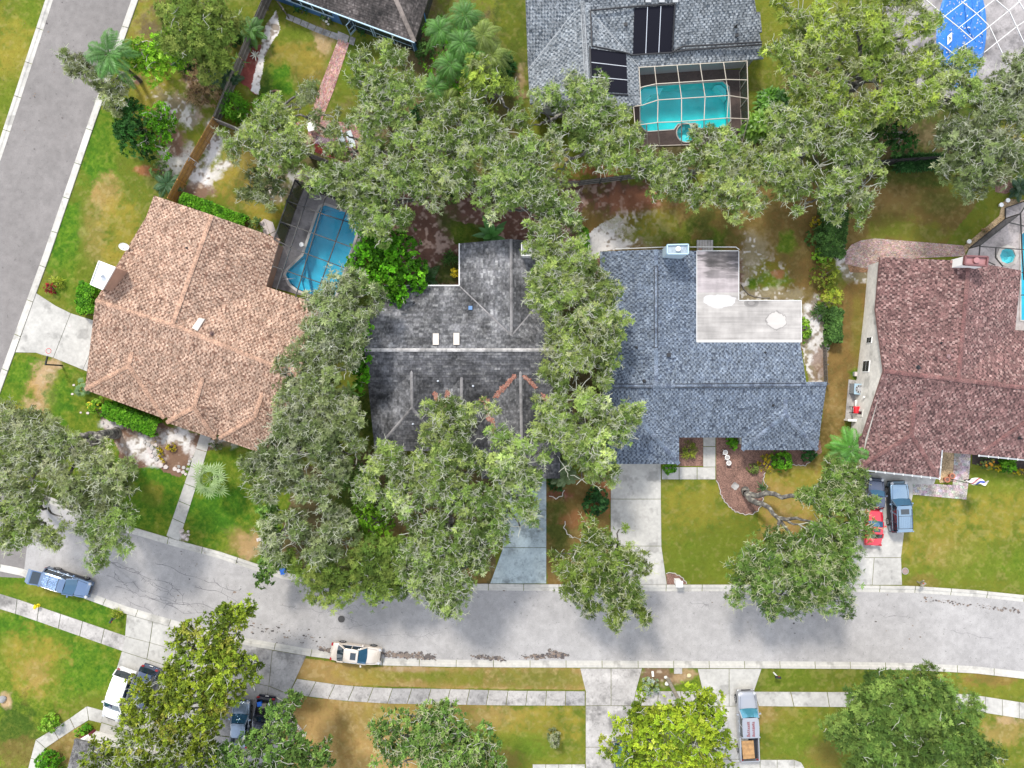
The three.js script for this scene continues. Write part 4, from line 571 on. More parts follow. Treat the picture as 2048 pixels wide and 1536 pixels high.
// ---- house D, maroon shingles, right
{
  const o = P(1880, 740, 0), h = thing('maroon_roof_house', 'maroon shingled house with white gable wall, rightmost of the row', 'house', o);
  const pal = [[[.46, .29, .26], 1.8], [[.335, .185, .168], 2.8], [[.25, .13, .12], 4], [[.115, .055, .053], 2.2]];
  const W = [1767, 742, 5.5], E = [2190, 792, 5.5], J = [1917, 760, 5.5], N = [1938, 522, 5.3], F = 4.5, R = 4.4;
  const roof = addRoof(h, o, [
    [[1760, 514, 2.8], [1751, 619, 2.8], J, N], [[2030, 660, 2.8], [2042, 541, 2.8], N, J], [J, W, [1751, 619, 2.8]], [[2030, 660, 2.8], [2190, 668, 2.8], E, J],
    [[1719, 890, 2.8], [2190, 930, 2.8], E, W], [[1715, 937, 2.82], [1878, 955, 2.82], [1823, 870, F]], [[1719, 875, 2.85], [1715, 937, 2.82], [1823, 870, F], [1831, 796, F]], [[1878, 955, 2.82], [1885, 880, 2.9], [1831, 796, F], [1823, 870, F]],
    [[1957, 909, 2.82], [2190, 932, 2.82], [2060, 838, R]], [[1957, 880, 3.0], [1957, 909, 2.82], [2060, 838, R], [2066, 806, R]],
  ], pal, { base: [.22, .11, .10] });
  const caps = [col('maroon ridge cap', [.26, .115, .105], { map: T.speck }), col('maroon ridge cap pale', [.31, .15, .135], { map: T.speck })];
  ridge(roof, o, [[W, E], [N, J], [[1715, 937, 2.82], [1823, 870, F]], [[1878, 955, 2.82], [1823, 870, F]], [[1823, 870, F], [1831, 796, F]], [[1957, 909, 2.82], [2060, 838, R]]], caps, .2, .5);
  const { q } = addWalls(h, o, [[1760, 514, 2.8], N, [2042, 541, 2.8], [2030, 660, 2.8], [2190, 668, 2.8], E, [2190, 930, 2.8], [1957, 909, 2.8], [1957, 898, 2.8], [1883, 890, 2.8], [1878, 955, 2.8], [1715, 937, 2.8], W, [1751, 619, 2.8]], M.stucco, .3);
  // openings in the white side wall (from the front corner to the back corner)
  windowOn(h, o, q[11], q[13], .60, .68, 1.0, 2.3); windowOn(h, o, q[11], q[13], .79, .83, 1.2, 2.2);
  const sd = wallBox(h, o, 'side_door', q[11], q[13], .31, .36, 0, 2.05, .05, M.stucco); wallBox(h, o, 'pane', q[11], q[13], .325, .345, 1.2, 1.9, .06, M.glass, sd); wallBox(h, o, 'garage_door', q[11], q[10], .12, .88, 0, 2.2, .05, M.white);
  const lampb = q[11].clone().lerp(q[13], .44).setY(2.2); new B(o).geo(new THREE.SphereGeometry(.11, 10, 8), M4(lampb.clone().add(V(-.15, 0, 0)))).bar(lampb, lampb.clone().add(V(-.2, -.25, .1)), .05).build('wall_light', M.white, h);
  // gutters with hangers
  const gt = new B(o), gl = [[[1715, 938, 2.82], [1878, 956, 2.82]], [[1885, 891, 2.84], [1957, 899, 2.84]], [[1957, 910, 2.84], [2190, 933, 2.84]], [[1879, 955, 2.84], [1885, 891, 2.84]]]; for (const [a, b] of gl) gt.bar(PA(a).add(V(0, -.02, .05)), PA(b).add(V(0, -.02, .05)), .13, .13); gt.build('gutter', M.greytrim, h); const hg = new B(o); for (const [a, b] of gl) { const A = PA(a), Z = PA(b), n = Math.round(A.distanceTo(Z) / .9); for (let i = 0; i <= n; i++) hg.box(A.clone().lerp(Z, i / n).add(V(0, .06, .05)), [.05, .03, .2]); } hg.build('gutter_hangers', M.white, h).userData.kind = 'stuff';
  boxVent(h, o, 1895, 712, 5.0, .3, col('brown roof vent', [.2, .12, .12])); pipeVent(h, o, 1836, 735, 5.2, .1, .2, M.black); pipeVent(h, o, 2038, 876, 3.6, .07, .4, M.black); pipeVent(h, o, 1882, 686, 4.8, .05, .3);
  // chimney with brown metal cap
  const c = new B(o), cq = [[1930, 512], [1974, 514], [1972, 532], [1928, 529]].map(a => P(a[0], a[1], 6.6)); for (let i = 0; i < 4; i++) c.quad(cq[i], cq[(i + 1) % 4], cq[(i + 1) % 4].clone().setY(0), cq[i].clone().setY(0)); const ch = c.build('chimney', M.white, h), br = col('brown metal', [.15, .06, .06], { roughness: .5 }), bt = col('brown metal pan', [.30, .14, .14], { roughness: .6 });
  new B(o).slab(cq.map((a, i) => a), 6.56, 6.4).build('chimney_cap', bt, ch); const rm = new B(o); for (let i = 0; i < 4; i++) rm.bar(cq[i].clone().setY(6.62), cq[(i + 1) % 4].clone().setY(6.62), .14, .3); rm.build('cap_rim', br, ch); new B(o).geo(new THREE.CylinderGeometry(.26, .26, .25, 18), M4(P(1951, 521, 6.6).setY(6.66))).build('flue', bt, ch);
}
// ---- house E, pale grey shingles, top centre
{
  const o = P(1280, 60, 0), h = thing('grey_roof_house', 'house with pale grey shingles and two black solar mats, above the turquoise pool', 'house', o);
  const pal = [[[.43, .46, .49], 3], [[.34, .37, .40], 4.4], [[.22, .25, .28], 2], [[.12, .145, .175], 2.4]];
  const PK = [1165, 2, 5.0], S1 = [1178, 216, 4.9], RW = [1048, -90, 6.6], RE = [1496, -92, 6.6];
  const roof = addRoof(h, o, [
    [[1056, 139, 2.75], [1057, 139.5, 2.75], PK, RW].map(a => a), [[1279, 135, 2.75], [1527, 117, 2.75], [1495, -92, 6.6], PK], [RW, PK, RE].map(a => a),
    [[1056, 139, 2.75], [1060, 208, 2.75], S1, PK], [[1281, 210, 2.75], [1279, 135, 2.75], PK, S1], [[1493, 66, 3.0], [1524, 64, 3.0], [1520, 24, 3.3], [1495, 24, 3.3]],
  ].map((f, i) => i === 0 ? [[1056, 139, 2.75], PK, RW] : i === 2 ? [RW, RE, PK] : f), pal, { base: [.27, .30, .33] });
  const caps = [col('grey ridge cap', [.36, .38, .40], { map: T.speck }), col('grey ridge cap dark', [.28, .30, .32], { map: T.speck })];
  ridge(roof, o, [[PK, S1]], caps, .2, .5); const rv = new B(o); for (const [a, b] of [[[1162, 30, 5.06], [1169, 151, 5.0]], [[1169, 30, 5.06], [1176, 151, 5.0]], [[1169, 151, 5.0], [1176, 151, 5.0]]]) rv.bar(PA(a), PA(b), .05, .06); rv.build('ridge_vent', M.greytrim, roof);
  const vl = new B(o); vl.bar(PA([1165, 2, 5.0]), PA([1056, 139, 2.77]), .06, .05); vl.bar(PA(PK), PA([1279, 135, 2.77]), .06, .05); vl.build('valley_flashing', M.greytrim, roof);
  addWalls(h, o, [RW, RE, [1527, 117, 2.75], [1279, 135, 2.75], [1281, 210, 2.75], S1, [1060, 208, 2.75], [1056, 139, 2.75]], M.greytrim);
  // solar heating mats: separate panels, header pipes
  const sol = (c4, n, along) => { const p = c4.map(PA); for (let i = 0; i < n; i++) { const t0 = i / n + .008, t1 = (i + 1) / n - .008, L = (a, b, t) => a.clone().lerp(b, t).setY(lerp(a.y, b.y, t) + .1); const q = along ? [L(p[0], p[1], t0), L(p[0], p[1], t1), L(p[3], p[2], t1), L(p[3], p[2], t0)] : [L(p[0], p[3], t0), L(p[1], p[2], t0), L(p[1], p[2], t1), L(p[0], p[3], t1)]; const b = new B(o); b.quad(q[0], q[1], q[2], q[3]); for (let k = 0; k < 4; k++) b.quad(q[k], q[(k + 1) % 4], q[(k + 1) % 4].clone().setY(q[(k + 1) % 4].y - .09), q[k].clone().setY(q[k].y - .09)); b.build('solar_panel', M.solar, h); } const bb = new B(o); for (let i = 1; i < n; i++) { const L = (a, b, t) => a.clone().lerp(b, t).setY(lerp(a.y, b.y, t) + .11); along ? bb.bar(L(p[0], p[1], i / n), L(p[3], p[2], i / n), .06, .04) : bb.bar(L(p[0], p[3], i / n), L(p[1], p[2], i / n), .06, .04); } bb.build('strap', M.galv, h); };
  const yM = py => 2.75 + (127 - py) * .0174, yW = px => 4.95 - (px - 1172) * .0203;
  sol([[1268, 17, yM(17) + .05], [1348, 12, yM(12) + .05], [1343, 105, yM(105) + .05], [1265, 109, yM(109) + .1]], 3, true); sol([[1180, 97, yW(1180)], [1252, 107, yW(1252)], [1255, 188, yW(1255)], [1184, 183, yW(1184)]], 3, false);
  const pp = new B(o), pipe = (...l) => { for (let i = 0; i < l.length - 1; i++) pp.tube([PA(l[i]), PA(l[i + 1])], .075, 6, true); }; pipe([1181, 21, 5.0], [1268, 13, yM(13) + .2], [1350, 8, yM(8) + .2], [1345, 104, yM(104) + .22], [1365, 93, yM(93) + .2], [1524, 84, yM(84) + .25]); pipe([1263, 110, yM(110) + .25], [1344, 105, yM(105) + .2], [1365, 101, yM(101) + .2], [1524, 89, yM(89) + .2]); pipe([1181, 21, 5.0], [1184, 92, 5.0], [1253, 106, yW(1253) + .15], [1263, 110, yM(110) + .25]); pipe([1180, 94, 5.0], [1184, 186, 4.9], [1256, 190, yW(1256) + .12]); pp.build('pipe', M.solarPipe, h);
  boxVent(h, o, 1251, 50, yM(50), .3); pipeVent(h, o, 1471, 54, yM(54), .07, .5); boxVent(h, o, 1473, 72, yM(72), .28); for (const x of [1296, 1323, 1350]) boxVent(h, o, x, 1, yM(1), .5, M.greytrim);
}
// ---- house F, brown roof, top left of centre
{
  const o = P(720, -20, 0), h = thing('brown_roof_house', 'blue walled house with faded brown shingles at the top edge of the photo', 'house', o);
  const pal = [[[.135, .112, .105], 5], [[.165, .14, .132], 3], [[.095, .078, .075], 2], [[.22, .19, .18], 1]], K = [770, -50, 4.6];
  const roof = addRoof(h, o, [[[500, -37, 2.75], [829, 84, 2.75], K, [560, -128, 4.6]], [[829, 84, 2.75], [868, -40, 2.75], [790, -100, 4.6], K], [[868, -40, 2.75], [900, -140, 2.75], [790, -100, 4.6]]], pal, { e: .22, plain: 1, mat: M.shingleOld, base: [.12, .1, .095] });
  ridge(roof, o, [[[829, 84, 2.75], K]], col('pale ridge cap worn', [.34, .29, .26], { map: T.dirtyconc }), .2, .45);
  const { q } = addWalls(h, o, [[500, -37, 2.75], [829, 84, 2.75], [868, -40, 2.75], [900, -140, 2.75], [560, -150, 2.75]], M.blue, .25);
  const a = q[0], b = q[1], c = q[2], L = (t, y, k) => wallBox(h, o, 'screen_opening', a, b, t - k, t + k, y, 2.3, .03, M.glass); const fr = (t0, t1, y0, y1) => wallBox(h, o, 'window_frame', a, b, t0, t1, y0, y1, .05, M.bluelt);
  fr(.16, .475, .95, 1.15); fr(.16, .475, 2.32, 2.45); fr(.2, .206, 1.1, 2.35); fr(.27, .276, 1.1, 2.35); fr(.342, .349, 1.1, 2.35); fr(.41, .416, 1.1, 2.35); L(.237, 1.15, .03); L(.308, 1.15, .03); L(.38, 1.15, .028); L(.445, 1.15, .026);
  L(.55, .1, .034); L(.66, .1, .058); L(.79, .1, .062); L(.92, .1, .06); for (const t of [.58, .72, .735, .855, .985]) fr(t, t + .005, .1, 2.4); fr(.6, .98, 1.0, 1.05); wallBox(h, o, 'screen_opening', b, c, .05, .5, .1, 2.3, .03, M.glass); wallBox(h, o, 'screen_opening', b, c, .55, .95, .1, 2.3, .03, M.glass);
  new B(o).bar(PA([500, -37, 2.74]).add(V(0, 0, .06)), PA([829, 84, 2.74]).add(V(0, 0, .06)), .1, .12).build('gutter', M.bluelt, h);
  // screen door standing open
  const hp = a.clone().lerp(b, .605), dn = b.clone().sub(a).setY(0).normalize(), out = V(-dn.z, 0, dn.x), e = hp.clone().addScaledVector(out, .75).addScaledVector(dn, -.3); const d = new B(o); for (const [s, t, y0, y1] of [[0, .08, .08, 2.1], [.92, 1, .08, 2.1], [.08, .92, 2.0, 2.1], [.08, .92, .95, 1.05], [.08, .92, .08, .4]]) { const A = hp.clone().lerp(e, s).setY(y0), C = hp.clone().lerp(e, t).setY(y1); d.box(A.clone().add(C).multiplyScalar(.5), [A.clone().setY(0).distanceTo(C.clone().setY(0)), y1 - y0, .05], Math.atan2(-(e.z - hp.z), e.x - hp.x)); } const dr = d.build('screen_door', M.bluelt, h); new B(o).quad(hp.clone().setY(.4), e.clone().setY(.4), e.clone().setY(2), hp.clone().setY(2)).build('screen', M.screenSide, dr);
}
// ---- house G, corner of a grey roof, bottom left
{
  const o = P(180, 1560, 0), h = thing('small_grey_roof_house', 'corner of a grey roofed house at the bottom left, beside the bent path', 'house', o);
  const pal = [[[.20, .19, .19], 5], [[.25, .24, .235], 3], [[.12, .115, .115], 2]];
  const roof = addRoof(h, o, [[[124, 1580, 2.7], [150, 1478, 2.7], [182, 1590, 3.6]], [[150, 1478, 2.7], [290, 1512, 2.7], [330, 1580, 3.6], [182, 1590, 3.6]], [[290, 1512, 2.7], [420, 1545, 2.7], [420, 1600, 3.6], [330, 1580, 3.6]]], pal, { e: .24, plain: 1, base: [.17, .165, .165] });
  ridge(roof, o, [[[150, 1478, 2.7], [182, 1590, 3.6]]], col('grey hip cap', [.2, .19, .19], { map: T.speck }), .15, .45); addWalls(h, o, [[124, 1600, 2.7], [150, 1478, 2.7], [420, 1545, 2.7], [420, 1640, 2.7]], M.stucco);
}

// ---------------------------------------------------------------- pools and their screen cages
function holed(b, outline, holes, y) { // flat sheet with openings, from photo points
  const c = outline.map(a => { const w = P(a[0], a[1]); return new THREE.Vector2(w.x, w.z); }), hs = holes.map(h => h.map(a => { const w = P(a[0], a[1]); return new THREE.Vector2(w.x, w.z); }));
  const cw = THREE.ShapeUtils.isClockWise(c); if (cw) c.reverse(); hs.forEach(h => { if (!THREE.ShapeUtils.isClockWise(h)) h.reverse(); });
  const all = [...c, ...hs.flat()]; for (const f of THREE.ShapeUtils.triangulateShape(c, hs)) b.tri(V(all[f[0]].x, y, all[f[0]].y), V(all[f[2]].x, y, all[f[2]].y), V(all[f[1]].x, y, all[f[1]].y));
  return b;
}
function grow(pts, d) { let ar = 0; const n = pts.length; for (let i = 0; i < n; i++) ar += pts[i][0] * pts[(i + 1) % n][1] - pts[(i + 1) % n][0] * pts[i][1]; const s = ar > 0 ? -1 : 1; return pts.map((a, i) => { const p = pts[(i + n - 1) % n], q = pts[(i + 1) % n], l1 = Math.hypot(a[0] - p[0], a[1] - p[1]), l2 = Math.hypot(q[0] - a[0], q[1] - a[1]); const nx = -(a[1] - p[1]) / l1 - (q[1] - a[1]) / l2, ny = (a[0] - p[0]) / l1 + (q[0] - a[0]) / l2, l = Math.max(.6, nx * nx + ny * ny); return [a[0] + s * nx * 2 * d / l, a[1] + s * ny * 2 * d / l]; }); }
function pool(label, pts, depth, floor, cope = 5, opt = {}) {
  const c = pts.reduce((s, a) => [s[0] + a[0] / pts.length, s[1] + a[1] / pts.length], [0, 0]), o = P(c[0], c[1], 0), t = thing(opt.name || 'swimming_pool', label, opt.cat || 'pool', o), b = new B(o), W = pts.map(a => P(a[0], a[1]));
  b.poly(W.map(p => V(p.x, -depth, p.z))); for (let i = 0; i < W.length; i++) { const a = W[i], d = W[(i + 1) % W.length]; b.quad(a.clone().setY(.02), d.clone().setY(.02), d.clone().setY(-depth), a.clone().setY(-depth)); } b.build('basin', floor, t);
  const big = grow(pts, cope), cb = new B(o); holed(cb, big, [pts], .13); for (let i = 0; i < pts.length; i++) { const j = (i + 1) % pts.length, A = P(...big[i]), D = P(...big[j]), E = W[i], F = W[j]; cb.quad(A.clone().setY(.13), D.clone().setY(.13), D.clone().setY(-.02), A.clone().setY(-.02)); cb.quad(E.clone().setY(.13), F.clone().setY(.13), F.clone().setY(.0), E.clone().setY(.0)); } cb.build('coping', opt.cm || M.coping, t);
  new B(o).poly(W.map(p => V(p.x, -.06, p.z))).build('water', M.water, t);
  for (const s of opt.steps || []) new B(o).slab(s[0].map(a => P(a[0], a[1])), s[1], -depth + .002).build('step', s[2] || floor, t);
  return [t, o];
}
function deck(name, outline, holes, mat, y = .055) { BLOCK.push(outline.map(a => P(...a))); const b = new B(); holed(b, outline, holes, y); for (let i = 0; i < outline.length; i++) { const a = P(...outline[i]), c = P(...outline[(i + 1) % outline.length]); b.quad(a.clone().setY(y), c.clone().setY(y), c.clone().setY(-.05), a.clone().setY(-.05)); } return struct(b.build(name, mat)); }
function cage(label, o, beams, panels, bm, w = .07) {
  const t = thing('pool_cage', label, 'screen enclosure', o);
  for (const l of beams) { const b = new B(o); for (let i = 0; i < l.length - 1; i++) b.bar(PA(l[i]), PA(l[i + 1]), w, w * 1.4); b.build('beam', bm, t); }
  for (const [q, m] of panels) { const b = new B(o), p = q.map(PA); b.quad(p[0], p[1], p[2], p[3] || p[2]); b.build('screen', m || M.screen, t); }
  return t;
}
{ // house A
  deck('pool_deck', [[607, 376], [742, 424], [682, 615], [600, 590], [534, 572], [566, 490]], [grow(POOLS.a, 4)], M.deck);
  const [t, o] = pool('blue kidney cornered swimming pool under the bronze cage beside the tan roof', POOLS.a, 1.5, M.poolBlue, 5, { steps: [[[[607, 514], [577, 541], [573, 549], [582, 567], [596, 578], [606, 581], [600, 560], [606, 540]], -.45], [[[606, 520], [586, 543], [586, 560], [606, 581], [618, 586], [612, 555]], -.8]] });
  const rl = new B(o); rl.tube([P(566, 560, .1), P(567, 559, .85), P(585, 557, .8), P(592, 556, -.3)], .03, 6); rl.build('handrail', M.galv, t);
  const hh = 3, L = [[590, 360], [573, 401], [560, 443], [548, 478]], bs = [[[590, 360, hh], [548, 478, hh]], [[590, 360, hh], [742, 412, hh]], [[742, 412, hh], [684, 604, hh]], [[573, 401, hh], [651, 430, hh], [732, 455, hh]], [[560, 443, hh], [705, 495, hh], [716, 499, hh]], [[548, 478, hh], [590, 499, hh], [700, 540, hh]], [[545, 532, hh], [676, 578, hh], [690, 584, hh]], [[611, 406, hh], [553, 580, hh]], [[641, 425, hh], [591, 595, hh]], [[697, 411, hh], [631, 596, hh]], [[611, 406, hh], [622, 371, hh]], [[641, 425, hh], [655, 382, hh]]];
  const post = (a) => { const w = P(a[0], a[1], hh); const g = [w.x / S + 1024, w.z / S + 768]; return [[a[0], a[1], hh], [g[0], g[1], .05]]; };
  for (const a of [...L, [622, 371], [655, 382], [697, 397], [742, 412], [732, 455], [716, 499], [700, 540], [690, 584]]) bs.push(post(a));
  const pn = [[[[590, 360, hh], [742, 412, hh], [684, 604, hh], [545, 532, hh]], M.screenLite], [[[590, 360, hh], [545, 532, hh], [548, 478, hh]], M.screenLite]]; const edge = [[590, 360], [573, 401], [560, 443], [548, 478]]; for (let i = 0; i < 3; i++) { const a = post(edge[i]), b = post(edge[i + 1]); pn.push([[a[0], b[0], b[1], a[1]], M.screenSide]); } const e2 = [[590, 360], [622, 371], [655, 382], [697, 397], [742, 412], [732, 455], [716, 499], [700, 540], [690, 584]]; for (let i = 0; i < 8; i++) { const a = post(e2[i]), b = post(e2[i + 1]); pn.push([[a[0], b[0], b[1], a[1]], M.screenSide]); }
  cage('dark bronze screen cage over the blue pool of the tan roofed house', o, bs, pn, M.bronze, .085);
  const f = thing('pool_filter_float', 'small blue and white plastic tub on the corner of the blue pool deck', 'tub', P(619, 603, .06)); const fb = new B(); fb.geo(new THREE.LatheGeometry([[0, 0], [.26, 0], [.3, .3], [.27, .3], [.23, .06], [0, .05]].map(a => new THREE.Vector2(...a)), 16)); fb.build('tub', col('blue white plastic', [.2, .35, .6], { roughness: .4 }), f); new B().geo(new THREE.TorusGeometry(.29, .035, 6, 16), M4(V(0, .3, 0), [1.57, 0, 0])).build('rim', M.white, f);
  const tb = thing('patio_table', 'round white table top on the deck left of the blue pool', 'table', P(606, 491, .06)); new B().geo(new THREE.CylinderGeometry(.22, .22, .05, 14), M4(V(0, .5, 0))).build('table_top', M.white, tb); new B().geo(new THREE.CylinderGeometry(.04, .12, .5, 8), M4(V(0, .25, 0))).build('leg', M.white, tb);
}
{ // house E
  deck('pool_deck', [[1279, 140], [1480, 140], [1484, 286], [1271, 293], [1268, 213]], [grow(POOLS.e, 1.5), grow(POOLS.spaE, 1.5)], M.browndeck);
  const lt = col('turquoise step', [.30, .80, .76], {});
  const [t, o] = pool('turquoise swimming pool with cut corners under the ivory cage', POOLS.e, 1.5, M.poolTeal, 1.8, { steps: [[[[1281, 180], [1289, 174], [1328, 172], [1322, 184], [1303, 186], [1284, 205], [1281, 205]], -.4, lt], [[[1284, 205], [1300, 188], [1308, 186], [1288, 207]], -.75, lt], [[[1432, 167], [1444, 165], [1455, 175], [1456, 194]], -.5, lt]] });
  pool('round turquoise spa joined to the pool under the ivory cage', POOLS.spaE, .9, M.poolTeal, 2, { name: 'spa', cat: 'hot tub', steps: [[ring(1372, 266, 16.5).slice(2, 9).concat(ring(1372, 266, 10).slice(2, 9).reverse()), -.4, lt], [ring(1372, 266, 16.5).slice(11, 16).concat(ring(1372, 266, 10).slice(11, 16).reverse()), -.4, lt], [ring(1371, 270, 4.5, 12), -.55, lt]] });
  const a = 3.3, e = 2.9, bs = [
    [[1277, 135, e], [1494, 122, e]], [[1281, 175, e], [1311, 168, a], [1453, 159, a], [1493, 160, e]], [[1283, 211, e], [1316, 200, a], [1457, 191, a], [1495, 197, e]], [[1270, 251, e], [1315, 245, a], [1363, 243, a], [1454, 236, a], [1497, 238, e]], [[1271, 293, .1], [1484, 286, .1]],
    [[1278, 136, e], [1282, 211, e]], [[1267, 213, e], [1270, 251, e], [1271, 293, .1]], [[1267, 213, e], [1282, 211, e]], [[1309, 134, e], [1316, 200, a], [1315, 245, a], [1319, 290, .1]], [[1354, 131, e], [1363, 197, a], [1363, 243, a], [1363, 288, .1]], [[1400, 128, e], [1410, 193, a], [1408, 240, a], [1408, 287, .1]], [[1447, 125, e], [1457, 191, a], [1454, 236, a], [1453, 286, .1]], [[1494, 122, e], [1497, 238, e], [1484, 286, .1]], [[1494, 122, e], [1479, 145, .1]], [[1493, 160, e], [1480, 180, .1]], [[1495, 197, e], [1481, 215, .1]], [[1497, 238, e], [1483, 250, .1]], [[1479, 145, .1], [1484, 286, .1]],
    [[1293, 249, 2.95], [1295, 291, .1]],
  ];
  const X = [[[1277, 135, e], [1281, 175, e], [1283, 211, e], [1270, 251, e], [1271, 293, .1]], [[1309, 134, e], [1312, 168, a], [1316, 200, a], [1315, 245, a], [1319, 290, .1]], [[1354, 131, e], [1359, 165, a], [1363, 197, a], [1363, 243, a], [1363, 288, .1]], [[1400, 128, e], [1405, 162, a], [1410, 193, a], [1408, 240, a], [1408, 287, .1]], [[1447, 125, e], [1453, 159, a], [1457, 191, a], [1454, 236, a], [1453, 286, .1]], [[1494, 122, e], [1493, 160, e], [1495, 197, e], [1497, 238, e], [1484, 286, .1]]], pn = [];
  for (let i = 0; i < 5; i++) for (let j = 0; j < 4; j++) pn.push([[X[i][j], X[i + 1][j], X[i + 1][j + 1], X[i][j + 1]], M.screenLite]); for (const [p, q, r, s] of [[[1494, 122, e], [1493, 160, e], [1480, 180, .1], [1479, 145, .1]], [[1493, 160, e], [1495, 197, e], [1481, 215, .1], [1480, 180, .1]], [[1495, 197, e], [1497, 238, e], [1483, 250, .1], [1481, 215, .1]]]) pn.push([[p, q, r, s], M.screenSide]);
  cage('ivory framed screen cage over the turquoise pool and spa', o, bs, pn, M.beam, .06);
}
{ // house D, pool at the right edge
  const dk = col('pale paver deck', [.47, .43, .42], { map: T.dirtyconc }); deck('pool_deck', [[1938, 497], [2011, 437], [2011, 416], [2042, 405], [2200, 402], [2200, 680], [2030, 680], [2030, 545], [1972, 532], [1930, 515]], [grow(POOLS.d, 1.5), grow(POOLS.spaD, 1.5)], dk);
  const [t, o] = pool('turquoise pool cut off by the right edge, behind the maroon roof', POOLS.d, 1.5, col('aqua pool floor', [.10, .58, .70], { map: T.poolfloor }), 2.5);
  const lt = col('aqua step', [.38, .72, .74], {}); pool('eight sided spa beside the maroon roof', POOLS.spaD, .9, lt, 6, { name: 'spa', cat: 'hot tub', steps: [[ring(2014, 512, 15, 8).slice(0, 5).concat(ring(2014, 512, 8, 8).slice(0, 5).reverse()), -.35, lt]] });
  const h2 = 2.9, A = [[1960, 491, h2], [2041, 427, h2], [2048, 404, h2]], D = [[1938, 497, .1], [2011, 437, .1], [2011, 416, .1]], bs = [[A[0], A[1]], [D[0], D[1], D[2], [2042, 405, .1]], [A[0], D[0]], [A[1], D[1]], [A[1], [2060, 398, h2]], [[2041, 427, h2], [2044, 500, h2], [2048, 560, h2]], [[1962, 493, h2], [2044, 499, h2], [2120, 505, h2]], [[1992, 495, h2], [1991, 515, h2], [2006, 533, h2]], [[1960, 491, h2], [1958, 515, h2]], [[2018, 445, h2], [2048, 452, h2], [2120, 460, h2]], [[1958, 515, h2], [1990, 530, h2]], [[2042, 405, .1], [2060, 398, h2]], [[2044, 545, h2], [2120, 548, h2]], [[2042, 590, h2], [2120, 592, h2]]];
  cage('dark framed screen cage with slanted wall at the right edge', o, bs, [[[A[0], A[1], D[1], D[0]], M.screenSide], [[A[1], [2060, 398, h2], [2042, 405, .1], D[2]], M.screen], [[A[0], A[1], [2120, 427, h2], [2120, 600, h2]], M.screenLite]], M.bronze, .075);
}
{ // covered pool at the top right
  const el = ring(1922, 66, 50, 36, 112, .06); deck('pool_deck', [[1760, -40], [2250, -120], [2250, 130], [2048, 160], [1960, 205], [1850, 200], [1790, 110]], [], col('broom finished deck', [.42, .40, .40], { map: T.dirtyconc }), .05);
  const o = P(1922, 66, 0), t = thing('covered_pool', 'oval pool under a blue tarp cover scattered with fallen leaves', 'pool', o), b = new B(o), b2 = new B(o), rg = [1, .93, .8, .55, .25];
  const rr = rng(5); for (let k = 0; k < 36; k++) { const q = (i, s) => { const a = el[i % 36], x = 1922 + (a[0] - 1922) * s, y = 66 + (a[1] - 66) * s, p = P(x, y); const z = s > .95 ? .07 : .16 + (vn(x / 9, y / 14, 7) - .5) * .14 + (s > .9 ? .05 : 0); return V(p.x, z, p.z); }; for (let j = 0; j < rg.length - 1; j++) b.quad(q(k, rg[j]), q(k + 1, rg[j]), q(k + 1, rg[j + 1]), q(k, rg[j + 1])); b.tri(q(k, .25), q(k + 1, .25), P(1922, 66).setY(.15)); }
  b.build('tarp', M.tarp, t); const fo = new B(o); for (const l of [[[1958, 4], [1962, 40], [1966, 80], [1962, 120]], [[1944, 0], [1948, 26], [1940, 60]], [[1930, 10], [1934, 55], [1952, 84]], [[1910, 30], [1905, 70], [1900, 110]], [[1890, 96], [1900, 108], [1907, 126]]]) fo.tube(l.map(a => P(a[0], a[1], .19)), .05, 5); fo.build('folds', M.tarp, t);
  // stick-on label with its block of print
  const lb = new B(o), c4 = [[1895, 72], [1904, 64], [1904, 81], [1895, 90]].map(a => P(a[0], a[1], .27)); lb.quad(c4[0], c4[1], c4[2], c4[3]); const L = lb.build('label', M.white, t), g = (a, c, d, e) => { const at = (u, v) => c4[0].clone().lerp(c4[1], u).lerp(c4[3].clone().lerp(c4[2], u), v).setY(.276); return [at(a, c), at(d, c), at(d, e), at(a, e)]; }; const k = new B(o); for (const [a, c, d, e] of [[.2, .3, .5, .38], [.42, .38, .62, .62], [.3, .62, .8, .7], [.62, .5, .8, .56], [.2, .78, .75, .82]]) k.quad(...g(a, c, d, e)); k.build('print', M.black, L);
  const lf = new B(o); for (let i = 0; i < 130; i++) { const s = Math.sqrt(rr()) * .94, a = el[rr() * 36 | 0], p = P(1922 + (a[0] - 1922) * s + (rr() - .5) * 10, 66 + (a[1] - 66) * s + (rr() - .5) * 10, .29), an = rr() * 6.3, l = .05 + rr() * .10, w = .02 + rr() * .04, f = V(Math.cos(an) * l, 0, Math.sin(an) * l), n = V(-Math.sin(an) * w, 0, Math.cos(an) * w); lf.color([[.62, .60, .55], [.55, .42, .32], [.35, .33, .28]][rr() * 3 | 0]); lf.quad(p.clone().add(f), p.clone().add(n), p.clone().sub(f), p.clone().sub(n)); } stuff(lf.build('fallen_leaves', mt('dry leaves', [1, 1, 1], { vertexColors: true }), t));
  const z = 3.6, bm = l => l.map(a => [a[0], a[1], z]), bs = [[[1869, 48], [1932, 0], [1970, -30]], [[1905, 106], [1946, 79], [1983, 49], [2018, 21], [2042, 0], [2080, -30]], [[1968, 105], [2032, 54], [2048, 43], [2100, 0]], [[1919, 54], [1988, 0], [2020, -25]], [[2008, 160], [2048, 133], [2110, 90]], [[1863, 9], [1890, 33], [1920, 57], [1945, 79]], [[1923, 3], [1953, 27], [1979, 53], [1999, 95], [2020, 140]], [[1992, 0], [2019, 23], [2034, 56], [2055, 100]], [[1877, 85], [1905, 106], [1935, 128]], [[2036, 0], [2055, 30]], [[1840, -10], [1863, 9]], [[1830, 70], [1869, 48]]].map(bm);
